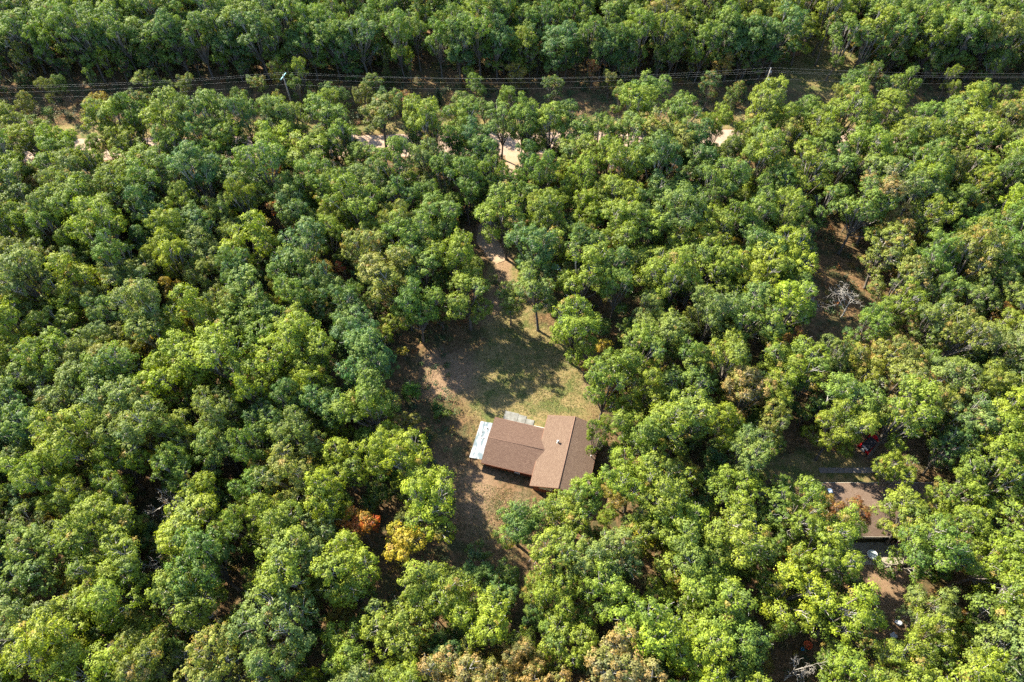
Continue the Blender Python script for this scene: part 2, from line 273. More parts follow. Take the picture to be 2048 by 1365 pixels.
# x, y, kind, crown radius, height, individual?, label
TREES = """
-7.3,71.3,y,4.6,14.3,1,only yellow-green rounded tree crown above right of the maroon tree
-8.7,78.7,y,4.1,17.7,1,only yellow-green small tree crown left of the narrow clearing neck
9.9,64.2,y,4.7,18.2,1,only yellow-green rounded tree crown above left of the east yellow-orange tree
4.6,71.0,g,4.1,15.6,1,only pale grey-green small tree crown below right of the narrow clearing neck
-0.2,72.3,g,2.6,12.6,0,
-15.5,68.4,m,3.8,16.7,1,only mid-green small tree crown left of the maroon tree
-1.1,87.7,y,4.8,16.7,1,only yellow-green rounded tree crown above the narrow clearing neck
14.1,52.5,y,4.2,18.0,1,only yellow-green rounded tree crown below the east yellow-orange tree
0.7,32.7,m,3.5,15.0,1,only mid-green small tree crown below left of the brown house
7.8,34.2,y,4.0,15.6,1,nearest yellow-green small tree crown below right of the brown house
17.9,44.3,y,4.2,17.4,1,second nearest yellow-green rounded tree crown below right of the east yellow-orange tree
16.8,37.5,y,4.0,17.3,1,third nearest yellow-green small tree crown above the bright yellow bush
49.5,51.0,m,4.7,16.0,1,only mid-green rounded tree crown above left of the red vehicle
47.4,46.0,y,3.6,16.3,1,nearest yellow-green small tree crown above left of the red vehicle
55.7,46.4,y,4.5,18.7,1,only yellow-green rounded tree crown above right of the red vehicle
54.1,39.5,y,3.0,15.0,1,only yellow-green small tree crown below right of the red vehicle
38.2,34.0,y,4.2,16.2,1,only yellow-green rounded tree crown left of the long house
43.4,31.7,y,3.6,16.4,1,nearest yellow-green small tree crown below left of the long house
54.2,32.7,y,4.5,15.1,1,nearest yellow-green rounded tree crown right of the long house
53.7,28.1,m,4.3,17.2,1,only mid-green rounded tree crown below right of the long house
-45.2,107.7,Y,4.5,16.6,1,only bright yellow-green rounded tree crown below the crossarm pole
-46.1,82.1,Y,4.7,16.6,1,nearest bright yellow-green rounded tree crown below left of the slim dark red tree
-59.0,66.5,g,4.6,18.7,1,third nearest pale grey-green rounded tree crown right of the left edge midpoint
-39.7,125.7,y,2.8,12.5,0,
-21.4,57.1,d,4.8,16.8,1,only deep green rounded tree crown above left of the light-green bush
-25.0,63.2,d,4.4,15.0,1,second nearest deep green rounded tree crown below the crimson young tree
-20.1,48.3,y,4.5,17.7,1,only yellow-green rounded tree crown left of the light-green bush
-17.1,41.7,Y,3.8,17.0,1,only bright yellow-green small tree crown below left of the light-green bush
-13.2,40.2,Y,4.2,16.4,1,only bright yellow-green rounded tree crown below the light-green bush
-25.7,35.9,Y,3.5,15.8,1,only bright yellow-green small tree crown above left of the rust-orange tree
-20.8,25.0,Y,4.2,16.2,1,only bright yellow-green rounded tree crown below the rust-orange tree
28.7,127.1,m,4.7,14.3,1,only mid-green rounded tree crown left of the transformer pole
24.8,117.0,y,4.5,18.0,1,second nearest yellow-green rounded tree crown right of the driveway mouth
12.3,105.5,y,4.5,15.2,1,nearest yellow-green rounded tree crown right of the driveway mouth
47.8,79.6,Y,4.6,14.6,1,only bright yellow-green rounded tree crown above left of the wide bare dead tree
44.6,67.7,Y,4.4,16.9,1,nearest bright yellow-green rounded tree crown left of the wide bare dead tree
31.3,64.7,g,4.2,17.8,1,second nearest pale grey-green rounded tree crown right of the east yellow-orange tree
18.8,58.9,y,4.4,17.0,1,nearest yellow-green rounded tree crown right of the east yellow-orange tree
27.1,52.7,m,4.4,17.5,1,second nearest mid-green rounded tree crown right of the east yellow-orange tree
-73.0,64.7,y,4.2,14.6,1,second nearest yellow-green rounded tree crown right of the left edge midpoint
-49.6,57.1,Y,4.6,16.3,1,second nearest bright yellow-green rounded tree crown above the white-limbed dead tree
-50.9,53.5,Y,4.2,16.0,1,nearest bright yellow-green rounded tree crown above the white-limbed dead tree
-65.2,50.1,g,4.6,15.6,1,only pale grey-green rounded tree crown below right of the left edge midpoint
-4.4,19.6,Y,4.5,14.4,1,only bright yellow-green rounded tree crown below right of the golden tree
-13.4,19.1,y,4.4,15.0,1,only yellow-green rounded tree crown below the golden tree
17.1,19.1,Y,4.8,18.8,1,only bright yellow-green rounded tree crown below the bright yellow bush
35.0,23.8,Y,4.5,17.6,1,only bright yellow-green rounded tree crown above the orange-red tub
40.8,20.2,Y,4.6,18.1,1,only bright yellow-green rounded tree crown left of the white boulder
39.1,27.5,y,4.2,18.2,1,second nearest yellow-green rounded tree crown below left of the long house
-54.5,16.9,Y,4.6,18.8,1,nearest bright yellow-green rounded tree crown above right of the bottom left photo corner
-53.0,20.8,Y,4.3,14.4,1,second nearest bright yellow-green rounded tree crown above right of the bottom left photo corner
-49.9,26.2,y,4.2,16.7,1,nearest yellow-green rounded tree crown below left of the white-limbed dead tree
77.1,118.0,y,4.8,16.6,1,second nearest yellow-green rounded tree crown below right of the tan-roofed house
68.8,105.5,y,4.8,17.2,1,second nearest yellow-green rounded tree crown below right of the transformer pole
81.3,146.8,y,4.6,18.4,1,nearest yellow-green rounded tree crown right of the tan-roofed house
75.1,144.8,m,4.0,16.4,0,
-81.7,114.9,y,4.4,17.5,1,only yellow-green rounded tree crown above right of the rusty brown tree
-76.3,115.0,m,3.8,17.4,0,
-68.0,115.1,y,4.6,18.0,1,only yellow-green rounded tree crown left of the crossarm pole
-58.8,115.3,m,4.6,17.8,1,second nearest mid-green rounded tree crown below left of the crossarm pole
-94.8,110.7,y,4.7,16.1,1,only yellow-green rounded tree crown above the rusty brown tree
-81.6,105.5,y,3.0,13.1,0,
-66.9,107.7,m,3.6,15.2,0,
-16.7,105.5,g,3.8,17.6,0,
-29.0,105.5,m,3.6,13.5,0,
12.5,45.9,y,2.0,13.6,0,
9.4,34.8,y,3.6,14.9,1,second nearest yellow-green small tree crown below right of the brown house
18.5,35.9,y,4.2,17.4,1,second nearest yellow-green rounded tree crown above the bright yellow bush
20.8,33.4,y,4.0,15.2,1,nearest yellow-green small tree crown above right of the bright yellow bush
23.4,37.6,y,4.2,14.1,1,second nearest yellow-green rounded tree crown above right of the bright yellow bush
18.7,32.1,y,3.4,13.1,1,nearest yellow-green small tree crown above the bright yellow bush
-48.3,23.2,y,4.2,17.9,1,second nearest yellow-green rounded tree crown below left of the white-limbed dead tree
-38.0,26.2,m,4.2,17.9,1,only mid-green rounded tree crown above left of the mustard-green tree
-41.3,22.6,y,4.4,18.0,1,only yellow-green rounded tree crown left of the mustard-green tree
-117.4,156.3,m,4.9,15.0,0,
-105.4,151.0,m,4.6,14.4,0,
-102.7,156.3,m,3.8,17.0,0,
-97.5,149.9,m,4.8,17.8,1,second nearest mid-green rounded tree crown above the rusty brown tree
-97.0,144.1,m,4.4,18.2,0,
-91.9,144.7,d,3.4,15.6,0,
-92.8,153.1,m,3.5,14.4,0,
-88.6,144.9,m,3.5,16.3,0,
-87.1,155.2,m,4.0,17.2,0,
-82.5,147.9,m,4.7,16.1,1,third nearest mid-green rounded tree crown above left of the crossarm pole
-77.7,146.8,m,4.8,15.3,1,second nearest mid-green rounded tree crown above left of the crossarm pole
-76.8,145.3,d,3.6,17.0,0,
-74.5,156.3,m,4.3,14.6,0,
-64.6,146.8,m,4.9,17.6,1,nearest mid-green wide tree crown above left of the crossarm pole
-64.4,144.8,d,4.0,13.8,0,
-62.0,153.1,m,4.9,15.6,0,
-57.8,144.6,d,4.8,17.6,1,only deep green rounded tree crown above left of the crossarm pole
-100.4,114.6,y,4.2,14.7,0,
-56.0,110.7,m,3.6,15.0,0,
-53.4,114.6,d,3.5,17.3,0,
-52.3,105.5,m,2.8,13.2,0,
-72.5,102.6,y,3.9,16.7,1,only yellow-green small tree crown right of the rusty brown tree
-85.3,101.2,m,4.5,16.6,1,only mid-green rounded tree crown above right of the rusty brown tree
-60.8,101.2,m,4.9,15.2,1,second nearest mid-green wide tree crown above left of the slim dark red tree
-56.4,155.2,d,4.9,15.3,0,
-55.0,144.1,m,3.2,15.9,0,
-51.7,148.9,m,4.9,19.0,1,only mid-green wide tree crown above the crossarm pole
-50.2,144.5,d,2.9,13.1,0,
-48.8,155.2,m,3.6,13.8,0,
-44.8,148.9,m,4.0,17.8,0,
-46.4,144.8,m,4.1,16.1,0,
-42.4,155.2,m,3.3,15.3,0,
-39.8,149.9,m,2.8,15.9,0,
-36.6,146.8,m,3.5,14.1,0,
-38.9,144.3,d,3.7,14.3,0,
-33.9,144.4,d,4.9,15.5,1,only deep green wide tree crown above the forked roadside tree
-33.1,156.3,m,3.2,13.8,0,
-27.3,151.0,m,3.7,13.6,0,
-25.6,144.8,m,3.8,17.6,0,
-17.1,153.1,m,2.8,13.4,0,
-16.6,144.8,m,3.3,15.4,0,
-13.7,156.3,m,3.5,16.2,0,
-12.3,144.3,d,4.2,16.2,0,
-11.5,145.1,d,3.8,16.3,0,
-8.3,151.0,y,4.6,16.7,0,
-7.5,144.8,m,4.6,18.6,1,second nearest mid-green rounded tree crown above the driveway mouth
-2.6,155.2,m,4.9,18.3,0,
-1.9,146.8,m,4.9,15.0,1,nearest mid-green wide tree crown above the driveway mouth
-3.5,144.6,d,4.1,16.6,0,
-48.5,115.5,m,4.3,18.1,1,nearest mid-green rounded tree crown below left of the crossarm pole
-43.4,115.6,g,3.1,14.7,0,
-18.6,116.1,y,4.0,16.8,0,
-10.3,116.3,m,3.8,15.0,0,
-2.2,116.5,m,3.9,17.5,0,
-16.6,113.0,y,4.3,16.9,1,only yellow-green rounded tree crown right of the forked roadside tree
-37.3,115.4,m,4.9,15.7,1,only mid-green wide tree crown left of the forked roadside tree
-38.4,109.9,m,3.0,12.7,0,
-22.4,101.2,m,3.9,16.5,1,only mid-green small tree crown below the forked roadside tree
-7.1,110.7,d,3.7,15.1,0,
-5.0,105.5,d,3.9,15.3,0,
-7.7,101.2,m,2.8,13.0,0,
-38.4,104.0,y,4.9,15.1,1,only yellow-green wide tree crown above right of the slim dark red tree
2.9,153.1,m,3.7,14.3,0,
2.2,145.4,y,3.5,13.4,0,
8.1,153.1,d,3.3,16.2,0,
12.9,155.2,m,3.1,14.9,0,
10.7,144.8,d,4.1,15.4,0,
10.9,145.4,d,4.9,16.9,1,only deep green wide tree crown above the driveway mouth
17.5,154.2,m,3.0,12.8,0,
18.2,146.8,m,3.4,15.2,0,
20.7,144.4,d,2.8,14.1,0,
24.4,146.8,d,3.0,13.5,0,
26.6,144.8,d,2.8,13.1,0,
21.8,144.6,d,3.3,13.3,0,
28.7,155.2,m,3.7,15.6,0,
34.6,146.8,y,4.1,16.3,0,
39.8,155.2,o,3.7,16.9,0,
42.8,152.0,y,4.5,16.5,0,
37.2,144.8,m,3.4,15.9,0,
43.6,144.2,m,3.7,15.6,0,
47.8,154.2,m,2.8,13.9,0,
49.2,148.9,m,4.1,17.7,0,
50.7,144.8,d,3.8,13.5,0,
48.3,144.5,d,4.3,16.1,0,
54.8,144.9,d,4.1,15.2,0,
55.8,153.1,y,3.1,13.6,0,
54.7,145.5,d,3.6,16.0,0,
2.0,116.5,m,2.8,15.8,0,
10.7,116.7,d,3.1,16.0,0,
7.5,113.8,y,4.5,14.9,1,only yellow-green rounded tree crown above right of the driveway mouth
17.8,112.2,m,3.4,16.8,0,
34.7,116.2,m,4.9,17.2,1,only mid-green wide tree crown below left of the transformer pole
41.0,114.6,y,3.3,15.7,0,
28.0,110.7,o,4.9,16.5,1,second nearest olive wide tree crown below left of the transformer pole
30.5,106.9,o,4.9,18.5,1,nearest olive wide tree crown below left of the transformer pole
24.8,104.0,y,3.2,14.7,0,
35.3,109.9,d,4.4,16.5,1,nearest deep green rounded tree crown below left of the transformer pole
34.9,101.2,d,4.1,15.1,1,second nearest deep green small tree crown below left of the transformer pole
45.7,113.0,y,3.4,15.3,0,
50.7,117.5,y,4.4,18.5,1,nearest yellow-green rounded tree crown below the transformer pole
50.0,114.6,m,2.9,13.3,0,
42.4,106.2,g,2.8,15.0,0,
46.5,102.6,y,4.4,18.1,1,second nearest yellow-green rounded tree crown below the transformer pole
2.9,105.5,d,2.8,13.8,0,
61.7,155.2,y,4.2,14.8,0,
66.0,156.3,y,3.4,16.6,0,
68.2,151.0,y,4.2,14.4,0,
74.6,155.2,y,4.5,18.6,0,
61.0,146.8,d,4.6,17.9,1,only deep green rounded tree crown above left of the tan-roofed house
58.8,145.5,d,3.8,14.2,0,
58.9,145.2,d,3.7,14.4,0,
81.0,144.2,m,4.2,14.8,0,
87.1,145.4,m,4.9,18.3,1,nearest mid-green wide tree crown right of the tan-roofed house
87.4,155.2,m,4.8,15.6,0,
92.0,153.1,d,3.6,17.7,0,
94.0,148.9,m,3.9,18.1,0,
99.9,154.2,m,3.8,14.4,0,
104.1,149.9,m,4.3,17.6,0,
112.2,154.2,m,3.9,15.2,0,
114.9,146.8,m,4.8,14.8,0,
109.0,145.2,o,4.6,18.2,1,only olive rounded tree crown right of the tan-roofed house
103.1,144.8,m,4.6,18.1,1,second nearest mid-green rounded tree crown right of the tan-roofed house
96.1,145.2,y,4.3,16.9,0,
102.0,144.8,g,3.2,15.7,0,
107.8,144.7,d,4.9,14.7,1,only deep green wide tree crown right of the tan-roofed house
58.9,117.7,m,4.4,14.2,1,nearest mid-green rounded tree crown below right of the transformer pole
54.6,116.2,y,4.1,15.2,0,
63.9,117.8,y,3.7,15.2,0,
73.3,128.0,m,2.8,14.5,0,
83.6,128.2,m,2.8,14.4,0,
91.9,118.3,m,4.3,14.8,1,second nearest mid-green rounded tree crown below right of the tan-roofed house
99.8,118.5,o,2.8,13.1,0,
94.1,117.0,y,4.9,17.9,1,second nearest yellow-green wide tree crown right of the tan-roofed house
84.7,116.2,m,4.8,15.1,1,nearest mid-green rounded tree crown below right of the tan-roofed house
70.7,113.0,m,3.9,15.1,0,
78.6,109.9,y,4.2,17.7,1,third nearest yellow-green rounded tree crown below right of the tan-roofed house
61.4,111.5,y,3.9,15.6,0,
54.8,110.7,o,3.2,14.6,0,
60.2,106.9,m,3.8,14.5,0,
85.8,110.7,m,3.9,16.3,0,
90.4,109.9,y,4.9,17.2,1,fourth nearest yellow-green wide tree crown below right of the tan-roofed house
100.2,114.6,o,4.5,15.6,0,
98.3,107.7,g,3.5,15.1,0,
88.8,103.3,y,4.9,15.0,1,second nearest yellow-green wide tree crown above right of the wide bare dead tree
84.2,101.2,o,2.8,14.9,0,
77.6,101.2,m,4.4,17.3,1,third nearest mid-green rounded tree crown above right of the wide bare dead tree
95.8,101.9,y,4.4,16.1,0,
-92.4,95.6,g,4.9,17.9,1,only pale grey-green wide tree crown left of the rusty brown tree
-89.1,91.0,g,4.5,14.8,1,only pale grey-green rounded tree crown below left of the rusty brown tree
-78.1,94.2,g,4.2,18.3,1,second nearest pale grey-green rounded tree crown right of the rusty brown tree
-72.6,94.2,g,4.5,18.6,1,third nearest pale grey-green rounded tree crown right of the rusty brown tree
-67.6,92.9,m,4.4,17.6,1,only mid-green rounded tree crown right of the rusty brown tree
-64.0,96.2,m,4.9,17.0,1,only mid-green wide tree crown left of the slim dark red tree
-60.0,91.6,y,3.1,14.8,0,
-57.6,96.2,d,4.8,19.0,1,second nearest deep green rounded tree crown above left of the slim dark red tree
-53.3,90.3,g,2.8,14.3,0,
-49.3,92.3,y,2.8,16.5,0,
-50.6,86.6,g,3.0,13.1,0,
-49.4,96.9,m,4.4,14.4,1,nearest mid-green rounded tree crown above left of the slim dark red tree
-75.3,89.1,y,4.9,18.5,1,nearest yellow-green wide tree crown below right of the rusty brown tree
-81.9,85.4,m,3.4,17.1,0,
-88.5,85.4,y,4.2,17.2,0,
-65.3,88.4,d,3.8,17.8,1,only deep green small tree crown right of the rusty brown tree
-61.2,86.6,d,3.3,14.8,0,
-72.3,83.0,y,4.9,18.9,1,second nearest yellow-green wide tree crown below right of the rusty brown tree
-82.2,79.5,o,4.7,14.9,1,only olive rounded tree crown below the rusty brown tree
-64.9,84.1,d,3.1,15.1,0,
-58.3,82.4,y,3.9,17.6,1,only yellow-green small tree crown left of the slim dark red tree
-53.5,80.6,g,4.4,14.4,1,only pale grey-green rounded tree crown below left of the slim dark red tree
-57.8,77.7,Y,3.5,17.1,1,only bright yellow-green small tree crown left of the slim dark red tree
-67.3,78.3,m,3.8,17.7,1,only mid-green small tree crown below right of the rusty brown tree
-79.7,73.3,g,4.9,19.3,1,only pale grey-green wide tree crown above the left edge midpoint
-73.1,73.3,Y,4.9,17.2,1,only bright yellow-green wide tree crown above right of the left edge midpoint
-64.3,74.4,g,4.4,14.5,1,second nearest pale grey-green rounded tree crown below right of the rusty brown tree
-52.0,75.0,o,3.4,14.6,0,
-47.1,68.6,o,3.5,16.8,1,only olive small tree crown below left of the slim dark red tree
-46.2,75.0,d,3.5,16.4,1,only deep green small tree crown below left of the slim dark red tree
-65.3,67.6,d,3.5,17.2,1,only deep green small tree crown right of the left edge midpoint
-65.2,62.6,g,3.3,13.7,1,second nearest pale grey-green small tree crown right of the left edge midpoint
-44.5,64.6,m,4.6,15.1,1,second nearest mid-green rounded tree crown below the slim dark red tree
-41.6,95.6,m,3.5,13.3,0,
-33.8,95.6,m,3.7,16.9,0,
-27.5,96.9,g,3.8,15.2,1,only pale grey-green small tree crown below the forked roadside tree
-19.8,94.2,d,4.0,14.4,1,only deep green small tree crown below the forked roadside tree
-15.2,93.6,m,3.1,14.4,0,
-8.5,96.9,m,4.2,16.5,1,only mid-green rounded tree crown below left of the driveway mouth
-12.7,89.1,m,4.7,14.6,1,only mid-green rounded tree crown above left of the narrow clearing neck
-32.4,89.7,y,2.9,13.9,0,
-32.6,85.4,y,3.2,15.8,0,
-39.0,91.6,d,3.9,14.2,1,only deep green small tree crown right of the slim dark red tree
-21.7,89.7,o,3.1,13.4,0,
-19.5,85.4,o,3.1,16.8,0,
-23.9,85.4,y,3.8,13.5,1,only yellow-green small tree crown above right of the crimson young tree
-36.6,80.6,d,4.9,15.7,1,only deep green wide tree crown below right of the slim dark red tree
-24.6,80.6,o,4.5,15.3,1,only olive rounded tree crown above right of the crimson young tree
-17.3,80.6,m,4.9,18.8,1,only mid-green wide tree crown above right of the crimson young tree
-15.3,76.6,m,4.8,15.4,1,only mid-green rounded tree crown above left of the maroon tree
-38.7,76.1,m,3.9,14.5,1,only mid-green small tree crown left of the crimson young tree
-36.0,70.7,m,3.5,16.1,1,nearest mid-green small tree crown below left of the crimson young tree
-34.3,65.6,y,3.8,15.5,1,nearest yellow-green small tree crown below left of the crimson young tree
1.8,95.6,m,3.5,14.8,0,
9.2,96.2,y,2.9,14.2,0,
5.4,92.3,y,2.9,14.0,0,
7.1,87.2,y,3.9,16.2,1,only yellow-green small tree crown above right of the narrow clearing neck
17.5,96.2,y,3.2,13.5,0,
19.0,91.6,y,4.3,18.2,1,only yellow-green rounded tree crown below right of the driveway mouth
19.6,84.1,y,4.9,16.8,1,second nearest yellow-green wide tree crown above the east yellow-orange tree
28.3,94.2,d,4.5,14.4,1,fourth nearest deep green rounded tree crown below left of the transformer pole
30.2,87.8,g,4.9,18.4,1,only pale grey-green wide tree crown below left of the transformer pole
36.6,94.2,m,3.2,16.6,0,
40.7,96.9,m,4.4,17.0,1,second nearest mid-green rounded tree crown below the transformer pole
40.5,88.4,m,2.8,14.7,0,
44.8,89.7,m,3.6,16.4,0,
23.8,86.6,y,4.4,15.0,1,third nearest yellow-green rounded tree crown above the east yellow-orange tree
4.2,78.9,d,4.9,18.5,1,only deep green wide tree crown right of the narrow clearing neck
12.9,81.8,d,3.3,15.1,0,
36.1,86.0,y,3.4,14.8,0,
29.3,81.8,y,4.6,14.3,1,third nearest yellow-green rounded tree crown above right of the east yellow-orange tree
34.5,81.8,y,4.3,13.9,1,fifth nearest yellow-green rounded tree crown above right of the east yellow-orange tree
24.6,78.3,y,4.9,15.4,1,nearest yellow-green wide tree crown above right of the east yellow-orange tree
32.9,77.2,y,4.6,17.3,1,fourth nearest yellow-green rounded tree crown above right of the east yellow-orange tree
41.9,76.1,Y,4.9,15.0,1,second nearest bright yellow-green wide tree crown left of the wide bare dead tree
16.0,76.6,d,3.6,15.3,1,only deep green small tree crown above the east yellow-orange tree
11.6,73.3,y,4.9,18.7,1,nearest yellow-green wide tree crown above the east yellow-orange tree
17.2,71.7,m,2.8,15.5,0,
22.2,68.6,g,2.8,13.2,0,
28.1,73.3,y,4.9,18.4,1,second nearest yellow-green wide tree crown above right of the east yellow-orange tree
34.8,71.2,y,4.4,14.7,1,only yellow-green rounded tree crown left of the wide bare dead tree
37.9,64.6,m,4.9,18.9,1,only mid-green wide tree crown left of the wide bare dead tree
49.2,96.9,m,3.7,14.4,0,
58.3,92.9,m,3.6,14.0,0,
67.0,97.6,g,4.9,17.2,1,only pale grey-green wide tree crown above the wide bare dead tree
67.0,91.6,b,4.8,17.9,1,only tan-brown rounded tree crown above the wide bare dead tree
69.0,86.6,b,3.2,14.3,0,
77.0,96.9,y,3.6,16.4,0,
87.2,96.9,y,3.3,15.6,0,
93.0,97.6,m,3.5,17.3,0,
73.8,87.8,y,4.1,16.6,1,nearest yellow-green small tree crown above right of the wide bare dead tree
81.5,91.6,m,4.0,13.9,1,second nearest mid-green small tree crown above right of the wide bare dead tree
90.9,90.3,Y,3.3,17.0,0,
82.1,84.1,m,4.2,15.1,1,second nearest mid-green rounded tree crown above the right edge midpoint
86.6,86.6,m,3.9,16.2,1,third nearest mid-green small tree crown above the right edge midpoint
75.0,81.2,d,3.7,15.1,1,only deep green small tree crown above right of the wide bare dead tree
49.7,89.1,y,3.6,16.7,0,
65.3,80.6,o,4.3,15.6,1,second nearest olive rounded tree crown above right of the wide bare dead tree
71.6,76.6,m,3.7,17.6,1,nearest mid-green small tree crown above right of the wide bare dead tree
77.7,77.2,o,4.3,18.5,1,only olive rounded tree crown above left of the right edge midpoint
82.4,78.3,m,3.9,15.7,1,nearest mid-green small tree crown above the right edge midpoint
72.1,71.2,m,3.3,15.0,0,
77.6,70.7,g,3.2,15.6,0,
64.0,70.1,y,3.7,14.5,1,only yellow-green small tree crown right of the wide bare dead tree
58.1,65.6,m,3.1,15.0,0,
66.9,65.6,g,3.7,14.8,1,only pale grey-green small tree crown right of the wide bare dead tree
73.6,64.6,o,3.8,13.6,1,nearest olive small tree crown left of the right edge midpoint
79.9,64.6,y,3.0,13.2,0,
-76.8,58.7,y,3.5,16.1,0,
-65.8,57.8,g,3.3,14.3,1,nearest pale grey-green small tree crown right of the left edge midpoint
-60.9,59.2,o,4.2,14.4,1,only olive rounded tree crown right of the left edge midpoint
-58.1,55.1,m,4.4,17.2,1,only mid-green rounded tree crown right of the left edge midpoint
-43.4,56.5,Y,4.9,18.2,1,second nearest bright yellow-green wide tree crown below left of the crimson young tree
-73.1,51.6,g,4.2,16.0,1,nearest pale grey-green rounded tree crown below the left edge midpoint
-58.0,48.3,g,4.9,18.6,1,only pale grey-green wide tree crown above left of the white-limbed dead tree
-52.2,45.9,g,4.8,18.3,1,only pale grey-green rounded tree crown above the white-limbed dead tree
-46.9,45.9,y,3.8,15.6,1,only yellow-green small tree crown above the white-limbed dead tree
-43.1,49.1,g,3.5,15.6,1,only pale grey-green small tree crown above right of the white-limbed dead tree
-72.1,46.7,d,4.9,18.2,1,only deep green wide tree crown below the left edge midpoint
-68.4,41.9,g,4.0,16.1,1,second nearest pale grey-green small tree crown below the left edge midpoint
-61.6,43.5,y,4.7,18.4,1,second nearest yellow-green rounded tree crown above left of the white-limbed dead tree
-56.0,41.2,y,3.7,13.9,1,nearest yellow-green small tree crown above left of the white-limbed dead tree
-46.5,39.7,y,3.7,14.6,1,only yellow-green small tree crown above right of the white-limbed dead tree
-41.7,43.5,m,3.8,15.4,1,only mid-green small tree crown above right of the white-limbed dead tree
-63.7,39.0,y,3.9,17.4,1,fourth nearest yellow-green small tree crown left of the white-limbed dead tree
-60.3,35.4,y,3.0,14.8,1,third nearest yellow-green small tree crown left of the white-limbed dead tree
-55.2,36.1,y,3.3,14.6,1,nearest yellow-green small tree crown left of the white-limbed dead tree
-67.6,36.8,d,2.9,13.0,1,only deep green small tree crown left of the white-limbed dead tree
-41.7,38.2,Y,3.0,13.3,1,only bright yellow-green small tree crown right of the white-limbed dead tree
-36.1,37.5,m,3.0,13.3,1,only mid-green small tree crown right of the white-limbed dead tree
-36.8,58.3,Y,4.9,16.1,1,nearest bright yellow-green wide tree crown below left of the crimson young tree
-31.6,59.2,y,4.7,18.0,1,second nearest yellow-green rounded tree crown below left of the crimson young tree
-33.2,51.2,d,2.8,14.3,0,
-27.2,50.4,d,3.8,16.2,1,only deep green small tree crown left of the light-green bush
-35.3,47.5,d,3.5,14.8,1,only deep green small tree crown above right of the white-limbed dead tree
-30.1,44.3,g,3.9,16.5,1,only pale grey-green small tree crown above left of the rust-orange tree
-23.6,40.8,Y,4.1,14.1,1,only bright yellow-green small tree crown above the rust-orange tree
-30.5,39.0,o,4.6,16.5,1,only olive rounded tree crown above left of the rust-orange tree
-11.1,34.7,Y,4.5,17.2,1,only bright yellow-green rounded tree crown above the golden tree
20.0,52.5,y,3.6,14.8,1,nearest yellow-green small tree crown below right of the east yellow-orange tree
28.3,58.7,m,3.3,15.0,1,nearest mid-green small tree crown right of the east yellow-orange tree
34.6,51.6,b,3.8,15.6,1,only tan-brown small tree crown left of the red vehicle
24.7,46.7,y,4.9,17.6,1,third nearest yellow-green wide tree crown below right of the east yellow-orange tree
31.5,47.1,Y,3.2,13.7,1,only bright yellow-green small tree crown left of the red vehicle
32.7,41.9,g,4.1,16.5,1,only pale grey-green small tree crown left of the red vehicle
30.2,36.4,y,4.4,15.7,1,third nearest yellow-green rounded tree crown above right of the bright yellow bush
43.0,56.9,y,4.6,14.9,1,only yellow-green rounded tree crown below left of the wide bare dead tree
49.3,59.2,g,2.8,14.7,0,
40.2,52.9,y,3.5,14.0,1,second nearest yellow-green small tree crown above left of the red vehicle
61.2,58.3,o,3.4,13.7,1,only olive small tree crown below right of the wide bare dead tree
58.5,53.4,o,4.7,14.7,1,nearest olive rounded tree crown above right of the red vehicle
62.4,50.8,o,3.1,14.6,1,second nearest olive small tree crown above right of the red vehicle
66.8,53.8,g,4.6,16.9,1,second nearest pale grey-green rounded tree crown below left of the right edge midpoint
72.2,53.4,o,3.5,15.2,1,only olive small tree crown below left of the right edge midpoint
38.2,47.5,o,3.1,15.6,1,only olive small tree crown left of the red vehicle
65.6,47.9,g,4.1,15.3,1,third nearest pale grey-green small tree crown below left of the right edge midpoint
63.3,43.5,d,3.1,13.8,1,only deep green small tree crown right of the red vehicle
71.9,47.5,Y,4.8,18.4,1,only bright yellow-green rounded tree crown below the right edge midpoint
68.7,43.1,y,3.6,16.3,1,nearest yellow-green small tree crown below the right edge midpoint
65.7,37.5,y,4.9,18.1,1,second nearest yellow-green wide tree crown below the right edge midpoint
60.7,36.8,y,3.3,13.0,1,second nearest yellow-green small tree crown right of the long house
-64.7,31.5,g,3.3,14.7,1,only pale grey-green small tree crown left of the white-limbed dead tree
-60.9,27.0,m,4.9,15.6,1,only mid-green wide tree crown above the bottom left photo corner
-53.5,31.2,y,4.6,18.7,1,second nearest yellow-green rounded tree crown left of the white-limbed dead tree
-60.3,19.5,g,4.9,16.8,1,only pale grey-green wide tree crown above the bottom left photo corner
-42.4,30.9,Y,4.9,14.9,1,only bright yellow-green wide tree crown below right of the white-limbed dead tree
-42.0,14.5,o,3.8,16.8,1,second nearest olive small tree crown below left of the mustard-green tree
-34.3,14.0,o,4.9,17.7,1,nearest olive wide tree crown below left of the mustard-green tree
-46.7,13.2,Y,4.9,16.0,1,only bright yellow-green wide tree crown right of the bottom left photo corner
-31.4,31.5,y,3.8,17.5,1,only yellow-green small tree crown left of the rust-orange tree
-27.6,18.9,g,4.9,18.2,1,only pale grey-green wide tree crown right of the mustard-green tree
-20.4,16.4,y,3.7,15.5,1,only yellow-green small tree crown right of the mustard-green tree
-27.4,14.5,g,3.5,17.3,1,only pale grey-green small tree crown below right of the mustard-green tree
12.0,27.3,g,4.4,15.4,1,only pale grey-green rounded tree crown left of the bright yellow bush
6.3,27.0,y,4.6,16.4,1,only yellow-green rounded tree crown left of the bright yellow bush
4.9,21.8,y,3.1,14.8,1,second nearest yellow-green small tree crown below left of the bright yellow bush
23.5,27.9,y,4.9,17.1,1,nearest yellow-green wide tree crown right of the bright yellow bush
28.9,29.2,y,4.9,15.7,1,second nearest yellow-green wide tree crown right of the bright yellow bush
24.5,22.4,y,4.9,15.8,1,only yellow-green wide tree crown below right of the bright yellow bush
